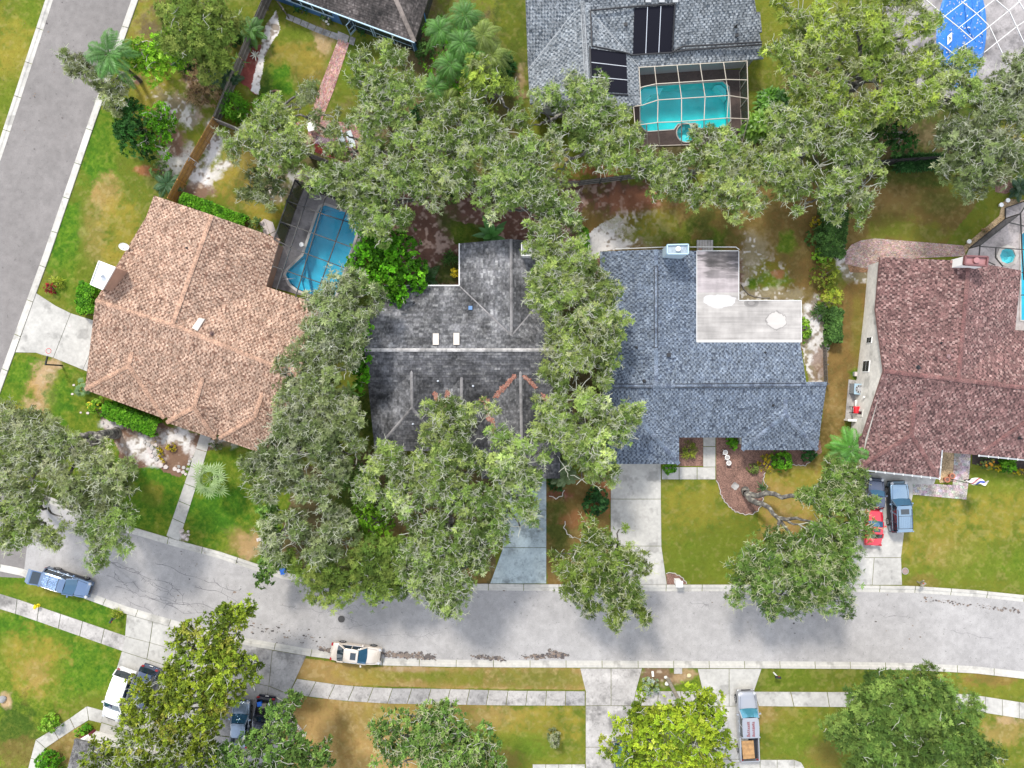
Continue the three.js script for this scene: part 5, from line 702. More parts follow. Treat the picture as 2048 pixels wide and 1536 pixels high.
  for (const l of [[1863, 9], [2008, 160], [1905, 106]]) { const w = P(l[0], l[1], z); bs.push([[l[0], l[1], z], [w.x / S + 1024, w.z / S + 768, .05]]); }
  cage('white framed screen cage over the tarp covered pool', o, bs, [[[[1840, -10, z], [1970, -30, z], [2110, 90, z], [1935, 128, z]], M.screenLite]], M.whitebeam, .055);
}
// ---------------------------------------------------------------- fences
function fence(label, path, h, mat, opt = {}) { // path: photo points of the fence top
  const W = path.map(a => { const p = P(a[0], a[1], h); return V(p.x, 0, p.z); }), o = W[0].clone(), t = thing(opt.name || 'wooden_fence', label, 'fence', o), r = rng(++seedN), bd = new B(o);
  for (let i = 0; i < W.length - 1; i++) {
    const a = W[i], b = W[i + 1], L = a.distanceTo(b), d = b.clone().sub(a).normalize(), n = V(-d.z, 0, d.x).multiplyScalar(opt.side || 1), ang = Math.atan2(-d.z, d.x), np = Math.max(1, Math.round(L / 2.4));
    for (let k = 0; k < np + (i === W.length - 2 ? 1 : 0); k++) new B(o).box(a.clone().lerp(b, k / np).addScaledVector(n, .07).setY(h / 2 + .02), [.1, h + .08, .1], ang).build('post', mat, t);
    for (const y of (opt.rails || [.3, .95, 1.6])) for (let k = 0; k < np; k++) { const s = a.clone().lerp(b, k / np), e = a.clone().lerp(b, (k + 1) / np); new B(o).box(s.clone().add(e).multiplyScalar(.5).addScaledVector(n, .045).setY(y), [s.distanceTo(e) - .1, .09, .05], ang).build('rail', opt.rm || mat, t); }
    const bw = opt.bw || .145, nb = Math.floor(L / bw); for (let k = 0; k < nb; k++) bd.box(a.clone().addScaledVector(d, (k + .5) * bw).setY(h / 2 + (r() - .5) * .03), [bw - .012 - (opt.gap || 0), h - .05, .02], ang);
  }
  stuff(bd.build('boards', mat, t)); return t;
}
const rmNew = col('pale cedar rail', [.58, .33, .11], { map: T.wood }), rmGrey = col('pale weathered rail', [.46, .41, .36], { map: T.wood });
fence('new orange cedar fence running up from the tan roof', [[334, 395], [373, 322]], 1.8, M.woodNew, { side: 1, rm: rmNew }); fence('new orange cedar fence between its gate and the grey fence', [[379, 312], [425, 234]], 1.8, M.woodNew, { side: 1, rm: rmNew });
fence('double gate of cedar boards in the orange fence', [[373, 322], [379, 312]], 1.8, M.woodNew, { side: 1, name: 'cedar_gate', rails: [.3, 1.6], rm: M.greytrim });
fence('weathered grey fence along the back garden, planted on both sides', [[425, 233], [477, 108], [505, 40], [540, -40]], 1.8, M.woodGrey, { side: 1, rm: rmGrey }); fence('short weathered fence joining the grey and orange fences', [[426, 235], [478, 256]], 1.7, M.woodGrey, { side: 1, rm: rmGrey });
fence('weathered fence below the pink patio', [[612, 304], [698, 335], [780, 362]], 1.8, M.woodGrey, { side: 1, rm: rmGrey }); fence('weathered fence crossing behind the dark roofed house', [[912, 376], [1010, 369], [1160, 361]], 1.8, M.woodGrey, { side: 1, rm: rmGrey }); fence('grey green fence panel under the oaks below the ivory cage', [[1160, 361], [1290, 345], [1400, 338]], 1.8, col('green grey boards', [.17, .18, .155], { map: T.wood }), { side: 1, rm: rmGrey }); fence('dark fence behind the shaded lawn of the maroon roofed house', [[1740, 322], [1800, 317], [1880, 312]], 1.8, col('dark boards', [.05, .047, .045], { map: T.wood }), { side: 1 });
fence('low dark picket fence between the blue and maroon roofs', [[1653, 690], [1656, 768]], .9, M.woodGrey, { side: -1, rails: [.25, .7], gap: .05, bw: .16 }); fence('small wooden gate beside the lanai of the brown roofed house', [[556, 2], [568, 18]], 1.7, M.woodGrey, { side: 1, name: 'garden_gate', rails: [.3, 1.4] });
// ---------------------------------------------------------------- brickwork, beds and edgings
function bricks(parent, outline, dir, pal, bl = .22, bw = .11, top = .05, group = true) { // small pavers, joined into one part
  const r = rng(++seedN), b = new B(), c = outline.map(a => P(a[0], a[1])); BLOCK.push(c); const d = V(Math.cos(dir), 0, Math.sin(dir)), n = V(-d.z, 0, d.x), o = c[0]; const tris = THREE.ShapeUtils.triangulateShape(c.map(p => new THREE.Vector2(p.x, p.z)), []);
  let u0 = 1e9, u1 = -1e9, v0 = 1e9, v1 = -1e9; for (const p of c) { const q = p.clone().sub(o), u = q.dot(d), v = q.dot(n); u0 = Math.min(u0, u); u1 = Math.max(u1, u); v0 = Math.min(v0, v); v1 = Math.max(v1, v); }
  for (let j = 0, v = v0; v < v1; v += bw, j++) for (let u = u0 - (j & 1) * bl / 2; u < u1; u += bl) { b.color(pickCol(pal, r).map(x => x * (.85 + r() * .3))); const y = top + (r() - .5) * .012, q = [[u + .008, v + .008], [u + bl - .008, v + .008], [u + bl - .008, v + bw - .008], [u + .008, v + bw - .008]].map(k => ({ x: o.x + d.x * k[0] + n.x * k[1], z: o.z + d.z * k[0] + n.z * k[1], w: 0 })); for (const t of tris) { const pc = clip2(q, t.map(i => c[i])); if (pc.length > 2) { const p3 = pc.map(k => V(k.x, y, k.z)); const A2 = (p3[1].z - p3[0].z) * (p3[2].x - p3[0].x) - (p3[1].x - p3[0].x) * (p3[2].z - p3[0].z); A2 > 0 ? b.fan(p3) : b.fan(p3.slice().reverse()); } } }
  const s = new B(); s.poly(c.map(p => V(p.x, top - .02, p.z))); const m = s.build('bedding', col('joint sand', pal[0][0].map(v => v * .7)), parent); stuff(b.build('bricks', M.brick, parent)); return m;
}
{
  const pk = [[[.74, .42, .36], 4], [[.66, .35, .29], 3], [[.80, .50, .44], 3], [[.55, .26, .21], 1]];
  const bp = structure('brick_path'); bricks(bp, [[677, 78], [699, 86], [668, 180], [640, 250], [618, 250], [634, 190]], 1.9, pk); const pt = structure('brick_patio'); bricks(pt, [[618, 250], [640, 240], [690, 245], [760, 262], [756, 310], [700, 330], [612, 298]], .35, pk);
  const rb = structure('red_brick_edge'); bricks(rb, [[618, 285], [625, 284], [690, 308], [685, 322], [616, 300]], .35, [[[.36, .04, .03], 3], [[.28, .03, .025], 2]], .22, .11, .07);
  const pc = [[[.66, .46, .40], 4], [[.72, .54, .48], 3], [[.56, .37, .31], 3]]; const dp = structure('paver_patio'); bricks(dp, [[1691, 505], [1702, 490], [1722, 481], [1750, 477], [1926, 491], [1931, 512], [1760, 520], [1745, 540], [1690, 528]], .06, pc);
  const fw = structure('paver_path'), pv = [[[.68, .58, .54], 3], [[.74, .66, .62], 3], [[.58, .49, .46], 2]]; bricks(fw, [[1909, 890], [1942, 893], [1937, 960], [1932, 999], [1826, 989], [1826, 966], [1905, 970]], .1, pv, .42, .28);
}
const bed = (name, pts, mat, y = .02) => { BLOCK.push(pts.map(a => P(...a))); const b = new B(); b.poly(pts.map(p => { const w = P(p[0], p[1]); return V(w.x, y, w.z); })); return struct(b.build(name, mat)); };
const bedC = [[1432, 870], [1640, 880], [1644, 905], [1628, 915], [1608, 932], [1590, 930], [1578, 930], [1545, 925], [1532, 942], [1526, 965], [1532, 985], [1527, 998], [1522, 1012], [1516, 1022], [1505, 1029], [1490, 1030], [1470, 1024], [1458, 1014], [1448, 1003], [1440, 988], [1438, 975], [1432, 961]];
bed('mulch_bed', bedC, M.mulch); bed('mulch_bed', [[1358, 874], [1406, 874], [1406, 932], [1358, 932]], M.mulch); bed('mulch_bed', [[1332, 1148], [1345, 1146], [1362, 1154], [1374, 1168], [1334, 1169]], M.mulch); bed('pebble_bed', [[1885, 886], [1910, 888], [1906, 962], [1880, 966], [1876, 957]], M.pebble); bed('pebble_bed', [[1925, 494], [1998, 432], [2004, 405], [2020, 398], [2048, 400], [2048, 406], [2012, 416], [2011, 437], [1938, 497], [1930, 506]], M.pebble); bed('soil_bed', [[1944, 905], [2200, 935], [2200, 968], [2048, 950], [1944, 928]], col('dark soil', [.06, .04, .032], { map: T.speck })); bed('soil_bed', [[1990, 355], [2024, 350], [2026, 380], [2012, 388], [1990, 384]], M.mulch);
bed('bare_strip', [[1694, 526], [1745, 530], [1740, 545], [1700, 545]], col('orange clay', [.45, .24, .12], { map: T.speck }));
function edging(label, pts, r = .065, mat = M.coping) { // scalloped blocks, each one a piece
  const t = thing('garden_edging', label, 'edging', P(pts[0][0], pts[0][1], 0)), o = t.position.clone(); for (let i = 0; i < pts.length - 1; i++) { const a = P(...pts[i]), b = P(...pts[i + 1]), d = b.clone().sub(a), L = d.length(), n = Math.max(1, Math.round(L / .5)); for (let k = 0; k < n; k++) { const s = a.clone().lerp(b, k / n), e = a.clone().lerp(b, (k + 1) / n), m = s.clone().lerp(e, .5).addScaledVector(V(-d.z, 0, d.x).normalize(), -.06 * 1.6); new B(o).tube([s, s.clone().lerp(m, .8), m, e.clone().lerp(m, .8), e].map(p => p.setY(.06)), r * .62, 6, true).build('block', mat, t); } } return t;
}
edging('white scalloped edging round the mulch island with the twin trunk oak', [[1432, 961], [1438, 975], [1440, 988], [1448, 1003], [1458, 1014], [1470, 1024], [1490, 1030], [1505, 1029], [1516, 1022], [1522, 1012], [1527, 998], [1523, 988]]); edging('short white scalloped edging under the right end of the blue roof', [[1580, 930], [1592, 931], [1610, 932], [1628, 917], [1632, 903]]); edging('white edging between the mulch and the dry lawn by the blue house', [[1533, 985], [1535, 972], [1527, 962], [1530, 945]]); edging('white edging around the mailbox bed', [[1332, 1147], [1345, 1146], [1362, 1154], [1373, 1167]]); edging('white edging curving round a bush by the teal driveway', [[1098, 992], [1112, 998], [1125, 992], [1129, 980]], .08); edging('thin white edging round the shrub right of the teal driveway', [[1130, 1042], [1127, 1055], [1134, 1068], [1146, 1076]], .08);
{ // paving stones and rocks edging the bed of the tan house, each one a thing of its own kind within one border
  const t = thing('stone_border', 'border of pale square stones along the sandy bed of the tan house', 'stone border', P(330, 910, 0)), o = t.position.clone(), r = rng(91); for (const [x, y, s] of [[297, 888, 8], [305, 895, 8], [301, 903, 9], [310, 908, 9], [316, 900, 8], [304, 912, 8], [318, 913, 8], [322, 930, 10], [332, 934, 9], [350, 938, 8], [358, 933, 7], [368, 935, 7], [358, 941, 8], [367, 944, 7], [376, 938, 6], [372, 948, 6], [380, 922, 6], [384, 912, 5], [378, 928, 6], [312, 890, 7], [298, 897, 7], [290, 884, 6], [313, 918, 7], [205, 845, 6], [215, 852, 5], [226, 846, 6], [209, 833, 5], [280, 868, 6], [352, 862, 8], [330, 868, 7]]) { const n = 5 + (r() * 2 | 0), a0 = r() * 6; new B(o).slab(Array.from({ length: n }, (_, k) => { const a = a0 + k / n * 6.283; return P(x + Math.cos(a) * s * (.5 + r() * .12), y + Math.sin(a) * s * (.48 + r() * .12)); }), .07 + r() * .06, -.02).build('stone', r() < .5 ? M.stone : M.oldconc, t); }
  const w = thing('stone_border', 'curved row of pinkish blocks under the trees at the bottom', 'stone border', P(600, 1450, 0)), wo = w.position.clone(); for (let k = 0; k < 9; k++) { const a = k / 8; new B(wo).slab([[-3.4, -2.6], [3.4, -2.6], [3.4, 2.6], [-3.4, 2.6]].map(q => { const th = .5 + a * .6, x = 586 + a * 24 + a * a * -2, y = 1441 + a * 26; return P(x + q[0] * Math.cos(th) - q[1] * Math.sin(th), y + q[0] * Math.sin(th) + q[1] * Math.cos(th)); }), .16, 0).build('block', M.stone, w); }
  const ss = [[140, 652, 6, 'pale stepping stone on the lawn above the driveway of the tan house'], [145, 788, 5, 'small pinkish stone on the corner lawn'], [176, 826, 6, 'pinkish stone at the edge of the corner lawn by the bed'], [162, 825, 4, 'small stone left of the pinkish one by the bed'], [148, 770, 5, 'flat pale stone near the worn patch of lawn'], [330, 231, 6, 'pale stone in the sandy strip below the palm'], [436, 338, 5, 'dark ringed stone by the orange fence']]; for (const [x, y, s, l] of ss) { const q = thing('stepping_stone', l, 'stone', P(x, y, 0)), n = 7; new B(q.position.clone()).slab(Array.from({ length: n }, (_, k) => { const a = k / n * 6.283; return P(x + Math.cos(a) * s * (.5 + hash(k, x, 1) * .1), y + Math.sin(a) * s * (.4 + hash(k, y, 2) * .1)); }), .06, -.02).build('stone', M.stone, q); }
  const c = thing('stepping_stone', 'white clover shaped stepping stone in the mulch island', 'stone', P(1470, 972, 0)); new B(c.position.clone()).slab(Array.from({ length: 28 }, (_, k) => { const a = k / 28 * 6.283, q = 7.2 + Math.cos(a * 4 + .4) * .8; return P(1470 + Math.cos(a) * q, 972 + Math.sin(a) * q); }), .07, -.01).build('stone', M.oldconc, c);
  const rk = rng(44); for (const [x, y, s, l] of [[369, 1071, 9, 'heap of pale rocks beside the end of the front path']]) { const q = thing('rock_pile', l, 'rock pile', P(x, y, 0)); for (let k = 0; k < 13; k++) { const g = new THREE.IcosahedronGeometry(.10 + rk() * .1, 1), ps = g.attributes.position; for (let i = 0; i < ps.count; i++) { const f = .8 + .4 * hash(Math.round(ps.getX(i) * 90), Math.round(ps.getZ(i) * 90 + ps.getY(i) * 50), k); ps.setXYZ(i, ps.getX(i) * f, ps.getY(i) * f, ps.getZ(i) * f); } g.computeVertexNormals(); new B().geo(g, M4(V((rk() - .5) * .9, .08, (rk() - .5) * 1))).build('rock', M.stone, q); } }
  for (const [x, y, s, l] of [[1331, 1354, 7, 'long white rock beside the foot of the timber pole'], [1333, 1367, 8, 'round white rock below the foot of the timber pole'], [1377, 1350, 8, 'yellowish rock near the dry bed between the driveways'], [5, 1398, 14, 'big grey rock at the left edge of the lawn']]) { const q = thing('rock', l, 'rock', P(x, y, 0)), g = new THREE.IcosahedronGeometry(s * S * .5, 2), ps = g.attributes.position; for (let i = 0; i < ps.count; i++) { const f = .75 + .5 * vn(ps.getX(i) * 4 + x, ps.getZ(i) * 4 + ps.getY(i) * 3, 5); ps.setXYZ(i, ps.getX(i) * f * 1.2, ps.getY(i) * f * .7, ps.getZ(i) * f); } g.computeVertexNormals(); new B().geo(g, M4(V(0, .1, 0))).build('rock', col('pale rock', s > 12 ? [.3, .3, .31] : y === 1350 ? [.62, .56, .34] : [.68, .68, .66], { map: T.concrete }), q); }
  const bl = thing('concrete_block', 'white rectangular block lying in the bed by the round shrub', 'block', P(1305, 1347, 0)); new B().box(V(0, .09, 0), [.2, .18, .5], .1).build('block', M.white, bl); const sl = thing('utility_slab', 'square concrete slab in the bed by the kerb', 'slab', P(1355, 1341, 0)); new B().slab([[1348, 1336], [1364, 1336], [1364, 1347], [1348, 1347]].map(a => P(...a).sub(sl.position)), .07, -.02).build('slab', M.oldconc, sl);
}

// ---------------------------------------------------------------- vehicles; local x is forward
function loft(b, rings, capEnds = true) { // rings of equal point counts; smooth skin
  const n = rings[0].length, g = new THREE.BufferGeometry(), p = [], ix = []; for (const r of rings) for (const q of r) p.push(q.x, q.y, q.z);
  for (let i = 0; i < rings.length - 1; i++) for (let k = 0; k < n - 1; k++) { const a = i * n + k; ix.push(a, a + 1, a + n, a + 1, a + n + 1, a + n); }
  g.setAttribute('position', new THREE.Float32BufferAttribute(p, 3)); g.setIndex(ix); g.computeVertexNormals(); b.geo(g);
  if (capEnds) { for (const e of [0, rings.length - 1]) b.fan(rings[e]); } return b;
}
const paint = (n, c, met = .5, r = .22) => mt(n, c, { phys: true, metalness: met, roughness: r, clearcoat: 1, clearcoatRoughness: .06 });
const carGlass = mt('tinted car glass', [.012, .022, .03], { phys: true, roughness: .04, metalness: .0, clearcoat: 1, specularIntensity: 1 });
const shieldGlass = mt('windscreen glass', [.035, .11, .19], { phys: true, roughness: .05, metalness: .35, clearcoat: 1 });
const chrome = mt('chrome trim', [.7, .7, .7], { metalness: .9, roughness: .2 });
function car(name, label, at, angle, s, pm) {
  const t = thing(name, label, s.cat || 'car', at, -angle), L = s.L / 2, W = s.W / 2, dark = s.trim || M.black, body = new B();
  const bx = s.bed ? s.bed[0] : -L, st = [];
  const prof = [[L, .72, .42, .30], [L - .08, .86, .30, .18], [L - .35, .95, .20, .05], [L - .9, 1, .2, 0], [s.c0 - .05, 1, .2, 0], [(s.c1 + s.r1) / 2, 1, .2, 0]];
  const topAt = x => x > s.c0 ? lerp(s.belt - .02, s.hood, sm(clamp((x - s.c0) / (L - s.c0)))) : x < s.r0 ? lerp(s.belt - .01, s.tail, clamp((s.r0 - x) / (s.r0 + L + .01))) : s.belt;
  for (const [x, w, y, dy] of prof) st.push([x, w, y, topAt(x) - dy]);
  if (s.bed) st.push([bx, 1, .25, s.belt]); else for (const [x, w, y, dy] of [[s.r0, 1, .2, 0], [-L + .5, .985, .22, 0], [-L + .12, .93, .3, .03], [-L, .84, .42, .14]]) st.push([x, w, y, topAt(x) - dy]);
  st.sort((a, b) => b[0] - a[0]);
  loft(body, st.map(([x, w, y, tp]) => { const h = W * w; return [[-h * .9, y], [-h * .99, y + .12], [-h, (y + tp) / 2], [-h * .985, tp - .1], [-h * .9, tp - .015], [-h * .45, tp + .018], [0, tp + .025], [h * .45, tp + .018], [h * .9, tp - .015], [h * .985, tp - .1], [h, (y + tp) / 2], [h * .99, y + .12], [h * .9, y]].map(a => V(x, a[1], a[0])); }));
  body.build('body', pm, t);
  // cabin: glass house with painted pillars and roof
  const wb = W * .93, wr = W * (s.wr || .76), rb = s.belt, rh = s.H, g = (x, y, z) => V(x, y, z), fw = [g(s.c0, rb, -wb), g(s.c0, rb, wb), g(s.c1, rh - .06, wr), g(s.c1, rh - .06, -wr)], rw = [g(s.r0, rb, wb), g(s.r0, rb, -wb), g(s.r1, rh - .06, -wr), g(s.r1, rh - .06, wr)];
  const bow = (q, f) => { const b = new B(), N = 6, rows = []; for (let i = 0; i <= N; i++) { const v = i / N; rows.push(Array.from({ length: 9 }, (_, k) => { const u = k / 8, p = q[0].clone().lerp(q[1], u).lerp(q[3].clone().lerp(q[2], u), v); p.x += f * .10 * (1 - Math.pow(2 * u - 1, 2)); p.y += .02; return p; })); } loft(b, rows, false); return b; };
  bow(fw, 1).build('windshield', s.shield || shieldGlass, t); bow(rw, -1).build('rear_window', carGlass, t);
  for (const sd of [-1, 1]) { const n = s.win || 2, lo = i => lerp(s.c0 - .3, s.r0 + .25, i / n), hi = i => lerp(s.c1 - .02, s.r1 + .04, i / n); for (let i = 0; i < n; i++) new B().quad(g(lo(i) - .05, rb + .01, sd * wb), g(lo(i + 1) + .05, rb + .01, sd * wb), g(hi(i + 1) + .05, rh - .07, sd * wr), g(hi(i) - .05, rh - .07, sd * wr)).build('side_window', carGlass, t); const pl = new B(); pl.bar(g(s.c0, rb, sd * wb), g(s.c1, rh - .05, sd * wr), .09); pl.bar(g(s.r0, rb, sd * wb), g(s.r1, rh - .05, sd * wr), .12); pl.bar(g(s.c0 - .25, rb, sd * wb), g(s.c1, rh - .05, sd * wr), .06); for (let i = 1; i < n; i++) pl.bar(g(lo(i), rb, sd * wb), g(hi(i), rh - .05, sd * wr), .07); pl.bar(g(s.c0 - .2, rb + .01, sd * wb), g(s.r0 + .1, rb + .01, sd * wb), .06); pl.build('pillar', s.pillar || pm, t); new B().bar(g(s.c0 - .25, rb + .035, sd * (wb + .015)), g(s.r0 + .3, rb + .035, sd * (wb + .015)), .025).build('window_trim', chrome, t); }
  const rf = new B(), rr = []; for (let i = 0; i <= 8; i++) { const u = i / 8, x = lerp(s.c1 + .04, s.r1 - .04, u), e = 1 - .10 * Math.pow(2 * u - 1, 6); rr.push([[-1, -.055], [-.97, -.02], [-.8, .012], [-.4, .03], [0, .036], [.4, .03], [.8, .012], [.97, -.02], [1, -.055]].map(a => V(x + (Math.abs(a[0]) < .9 ? .0 : 0), rh + a[1] - .03 * Math.pow(2 * u - 1, 4), a[0] * wr * 1.02 * e))); } loft(rf, rr, false); const roof = rf.build('roof', pm, t);
  if (s.sideShade) for (const sd of [-1, 1]) { const cb = new B(); loft(cb, [L - .5, L - .9, 0, -L + .9, -L + .5].map((x, i) => { const h = W * (i === 0 || i === 4 ? .97 : 1.006); return [[h * .93, .22], [h, .34], [h * 1.004, (.2 + rb) / 2], [h * .995, rb - .16]].map(a => V(x, a[1], sd * a[0])); }), false); cb.build('side_shade_strip', mt('dark side shade', [.018, .02, .026], { roughness: .35 }), t); }  // dark strip along the lower sides, painting in the shade on them
  if (s.sun) { const [x0, x1] = s.sun; new B().box(V((x0 + x1) / 2, rh + .032, 0), [x0 - x1, .012, wr * 1.05]).build('sunroof', carGlass, t); }
  if (s.rails) for (const sd of [-1, 1]) new B().tube([V(s.c1 - .3, rh - .01, sd * wr * .9), V(s.c1 - .4, rh + .06, sd * wr * .9), V(s.r1 + .35, rh + .06, sd * wr * .9), V(s.r1 + .25, rh - .01, sd * wr * .9)], .025, 5).build('roof_rail', s.rails, t);
  if (s.seams) for (const x of s.seams) new B().box(V(x, rh + .034, 0), [.035, .012, wr * 1.75]).build('roof_seam', M.black, t);
  if (s.ribs) for (let k = -3; k <= 3; k++) new B().box(V((s.ribs[0] + s.ribs[1]) / 2, rh + .032, k * wr * .23), [s.ribs[0] - s.ribs[1], .018, .05]).build('roof_rib', pm, t);
  // hood seam, lights, bumpers, mirrors, wheels
  const hs = new B(); for (const sd of [-1, 1]) hs.bar(V(s.c0, topAt(s.c0) + .0, sd * W * .82), V(L - .4, topAt(L - .4) - .02, sd * W * .7), .02); hs.bar(V(s.c0 + .02, topAt(s.c0) + .02, -W * .8), V(s.c0 + .02, topAt(s.c0) + .02, W * .8), .05, .02); hs.build('hood_seam', M.black, t);
  new B().box(V(L - .06, .42, 0), [.16, .24, W * 1.7]).build('front_bumper', s.bump || pm, t); new B().box(V(L + .005, .62, 0), [.06, .16, W * .95]).build('grille', M.black, t);
  for (const sd of [-1, 1]) { new B().box(V(L - .16, topAt(L - .2) - .12, sd * W * .72), [.24, .1, W * .26], -sd * .5).build('headlight', M.lamp, t); const tx = s.bed ? -L + .02 : -L + .06; new B().box(V(tx, s.tail - .12, sd * W * .8), [.16, .2, W * .28]).build('taillight', M.red, t); new B().box(V(s.c0 - .42, rb + .1, sd * (W + .1)), [.14, .14, .2], sd * .3).build('mirror', s.mir || pm, t); for (const x of [s.c0 - 1.15, s.c0 - 2.1].slice(0, s.win === 1 ? 1 : 2)) new B().box(V(x, rb - .13, sd * (W + .005)), [.2, .035, .03]).build('door_handle', chrome, t); }
  new B().box(V(-L + .02, .45, 0), [.16, .24, W * 1.72]).build('rear_bumper', s.bump || pm, t); new B().box(V(-L - .07, s.plate || .62, 0), [.02, .13, .32]).build('licence_plate', M.white, t);
  const R = s.wheel || .33; for (const x of [s.ax || L - .88, -(s.rx || L - .95)]) for (const sd of [-1, 1]) { const w = new B(); w.geo(new THREE.TorusGeometry(R - .09, .105, 8, 22), M4(V(x, R, sd * (W - .08)), [0, 0, 0], [1, 1, 1])); const wh = w.build('wheel', M.rubber, t); const r = new B(); r.geo(new THREE.CylinderGeometry(R - .12, R - .12, .05, 20), M4(V(x, R, sd * (W - .015)), [Math.PI / 2, 0, 0])); r.build('rim', M.rim, wh); const h = new B(); for (let k = 0; k < 5; k++) { const a = k / 5 * 6.283; h.box(V(x + Math.cos(a) * (R - .19) * .7, R + Math.sin(a) * (R - .19) * .7, sd * (W + .012)), [.06, .1, .02]); } h.build('rim_slot', M.black, wh); const ar = new B(); ar.geo(new THREE.TorusGeometry(R + .045, .03, 5, 18, Math.PI), M4(V(x, R - .02, sd * (W - .005)))); ar.build('wheel_arch', dark, t); }
  if (s.bed) { const [b0, b1] = [bx, -L + .05], fl = new B(), y0 = .72; fl.box(V((b0 + b1) / 2, y0, 0), [b0 - b1, .08, W * 1.7]); fl.build('bed_floor', s.liner || M.black, t); for (const sd of [-1, 1]) { const wl = new B(); loft(wl, [b0 + .02, b0 - .3, (b0 + b1) / 2, b1 + .3, b1].map(x => [[W * .84, y0], [W * .84, s.belt + .02], [W * .96, s.belt + .02], [W, s.belt - .12], [W, .55], [W * .95, .3], [W * .84, .3]].map(a => V(x, a[1], sd * a[0])))); wl.build('bed_side', pm, t); } new B().box(V(b1, (y0 + s.belt) / 2, 0), [.07, s.belt - y0 + .1, W * 1.8]).build('tailgate', pm, t); new B().box(V(b0 - .03, (y0 + s.belt) / 2, 0), [.06, s.belt - y0, W * 1.7]).build('bed_front', pm, t); }
  return t;
}
const suv = { L: 4.75, W: 1.85, H: 1.66, belt: 1.0, hood: .92, tail: .98, c0: 1.05, c1: .25, r1: -2.05, r0: -2.28, win: 3, wr: .78 };
const cxy = (a, b, h = .7) => { const m = P((a[0] + b[0]) / 2, (a[1] + b[1]) / 2, h); return m.setY(.012); }, cang = (rear, front) => Math.atan2(front[1] - rear[1], front[0] - rear[0]);
{ // rear point, front point as the photo shows the roof line of each
  const c1 = paint('dark blue metallic', [.15, .215, .32], .85, .2), a = [88, 1151], b = [180, 1181];
  const v = car('blue_suv', 'dark blue car with lifted tailgate and lit roof, parked half on the grass verge', cxy(a, b), cang(a, b), { ...suv, rails: chrome, seams: [-.35, -1.25], ribs: [-.4, -1.9], sideShade: 1 }, c1);
  // raised tailgate hinged at the back of the roof
  const g = new B(); g.quad(V(-2.02, 1.63, -.68), V(-2.02, 1.63, .68), V(-2.98, 1.92, .72), V(-2.98, 1.92, -.72)); g.quad(V(-2.98, 1.92, -.72), V(-2.98, 1.92, .72), V(-3.4, 1.72, .66), V(-3.4, 1.72, -.66)); const tg = g.build('tailgate', c1, v); new B().quad(V(-2.14, 1.69, -.58), V(-2.14, 1.69, .58), V(-2.86, 1.905, .6), V(-2.86, 1.905, -.6)).build('glass', carGlass, tg);
  const be = paint('champagne', [.60, .52, .44], .35, .3), p = [663, 1300], q = [763, 1312]; car('beige_sedan', 'beige four door saloon with open sunroof parked along the near kerb', cxy(p, q, .5), cang(p, q), { L: 4.85, W: 1.8, H: 1.42, belt: .93, hood: .80, tail: .92, c0: 1.05, c1: .28, r1: -1.05, r0: -1.72, win: 2, wr: .72, sun: [.12, -.42] }, be);
  const wh = paint('white paint gloss', [.80, .80, .80], 0, .3), r1 = [254, 1343], f1 = [221, 1436]; car('white_minivan', 'white people carrier on the left driveway, nose under the yellowish tree', cxy(r1, f1), cang(r1, f1), { ...suv, L: 4.95, W: 1.9, H: 1.74, wr: .80, r1: -2.2, r0: -2.42, c0: 1.3, c1: .45 }, wh);
  const dk = paint('dark hatch paint', [.05, .07, .12], .5, .25), r2 = [302, 1334], f2 = [272, 1418]; car('dark_hatchback', 'dark car with red tail lamps beside the white one, mostly under leaves', cxy(r2, f2), cang(r2, f2), { ...suv, L: 4.3, W: 1.75, H: 1.5, c0: .9, c1: .1, r1: -1.8, r0: -2.05 }, dk);
  const bk = paint('black blue metallic', [.20, .29, .38], .85, .18), f5 = [1796, 963], r5 = [1800, 1063]; car('black_suv', 'black off roader with sunroof and blue sky reflections beside the red car', cxy(r5, f5, .8), cang(r5, f5), { ...suv, L: 4.9, W: 1.88, H: 1.82, belt: 1.12, hood: 1.06, tail: 1.1, c0: .75, c1: .2, r1: -2.25, r0: -2.4, wr: .80, sun: [-.08, -.58], sideShade: 1, rails: M.black, seams: [-.75, -1.95], ribs: [-.8, -1.9], wheel: .37, bump: M.black }, bk);
  const nv = paint('navy paint', [.05, .065, .11], .5, .25), f6 = [1752, 956], r6 = [1748, 1016]; car('navy_car', 'small navy car under the oak at the head of the right driveway', cxy(r6, f6, .6), cang(r6, f6), { L: 2.95, W: 1.62, H: 1.42, belt: .9, hood: .82, tail: .88, c0: .25, c1: -.25, r1: -1.15, r0: -1.35, win: 1 }, nv);
  const rd = paint('red gloss', [.60, .015, .035], .15, .22), f7 = [1748, 1018], r7 = [1744, 1088]; car('red_coupe', 'red coupe half hidden by the oak in front of the black off roader', cxy(r7, f7, .5), cang(r7, f7), { L: 3.55, W: 1.68, H: 1.3, belt: .86, hood: .76, tail: .84, c0: .55, c1: .05, r1: -.55, r0: -1.0, win: 1, wr: .74, sun: [-.05, -.4] }, rd);
  const sv = paint('silver paint', [.33, .335, .36], .6, .3), f8 = [1493, 1379], r8 = [1499, 1524], pk = car('silver_pickup', 'silver pickup truck carrying plywood boards on the right hand driveway', cxy(r8, f8, .9), cang(r8, f8), { cat: 'pickup truck', L: 6.7, W: 1.95, H: 1.82, belt: 1.18, hood: 1.10, tail: 1.1, c0: 1.75, c1: 1.15, r1: -.72, r0: -.9, win: 2, wr: .82, bed: [-1.0], wheel: .39, bump: chrome, shield: mt('teal windscreen', [.07, .25, .34], { phys: true, metalness: .4, roughness: .06, clearcoat: 1 }) }, sv);
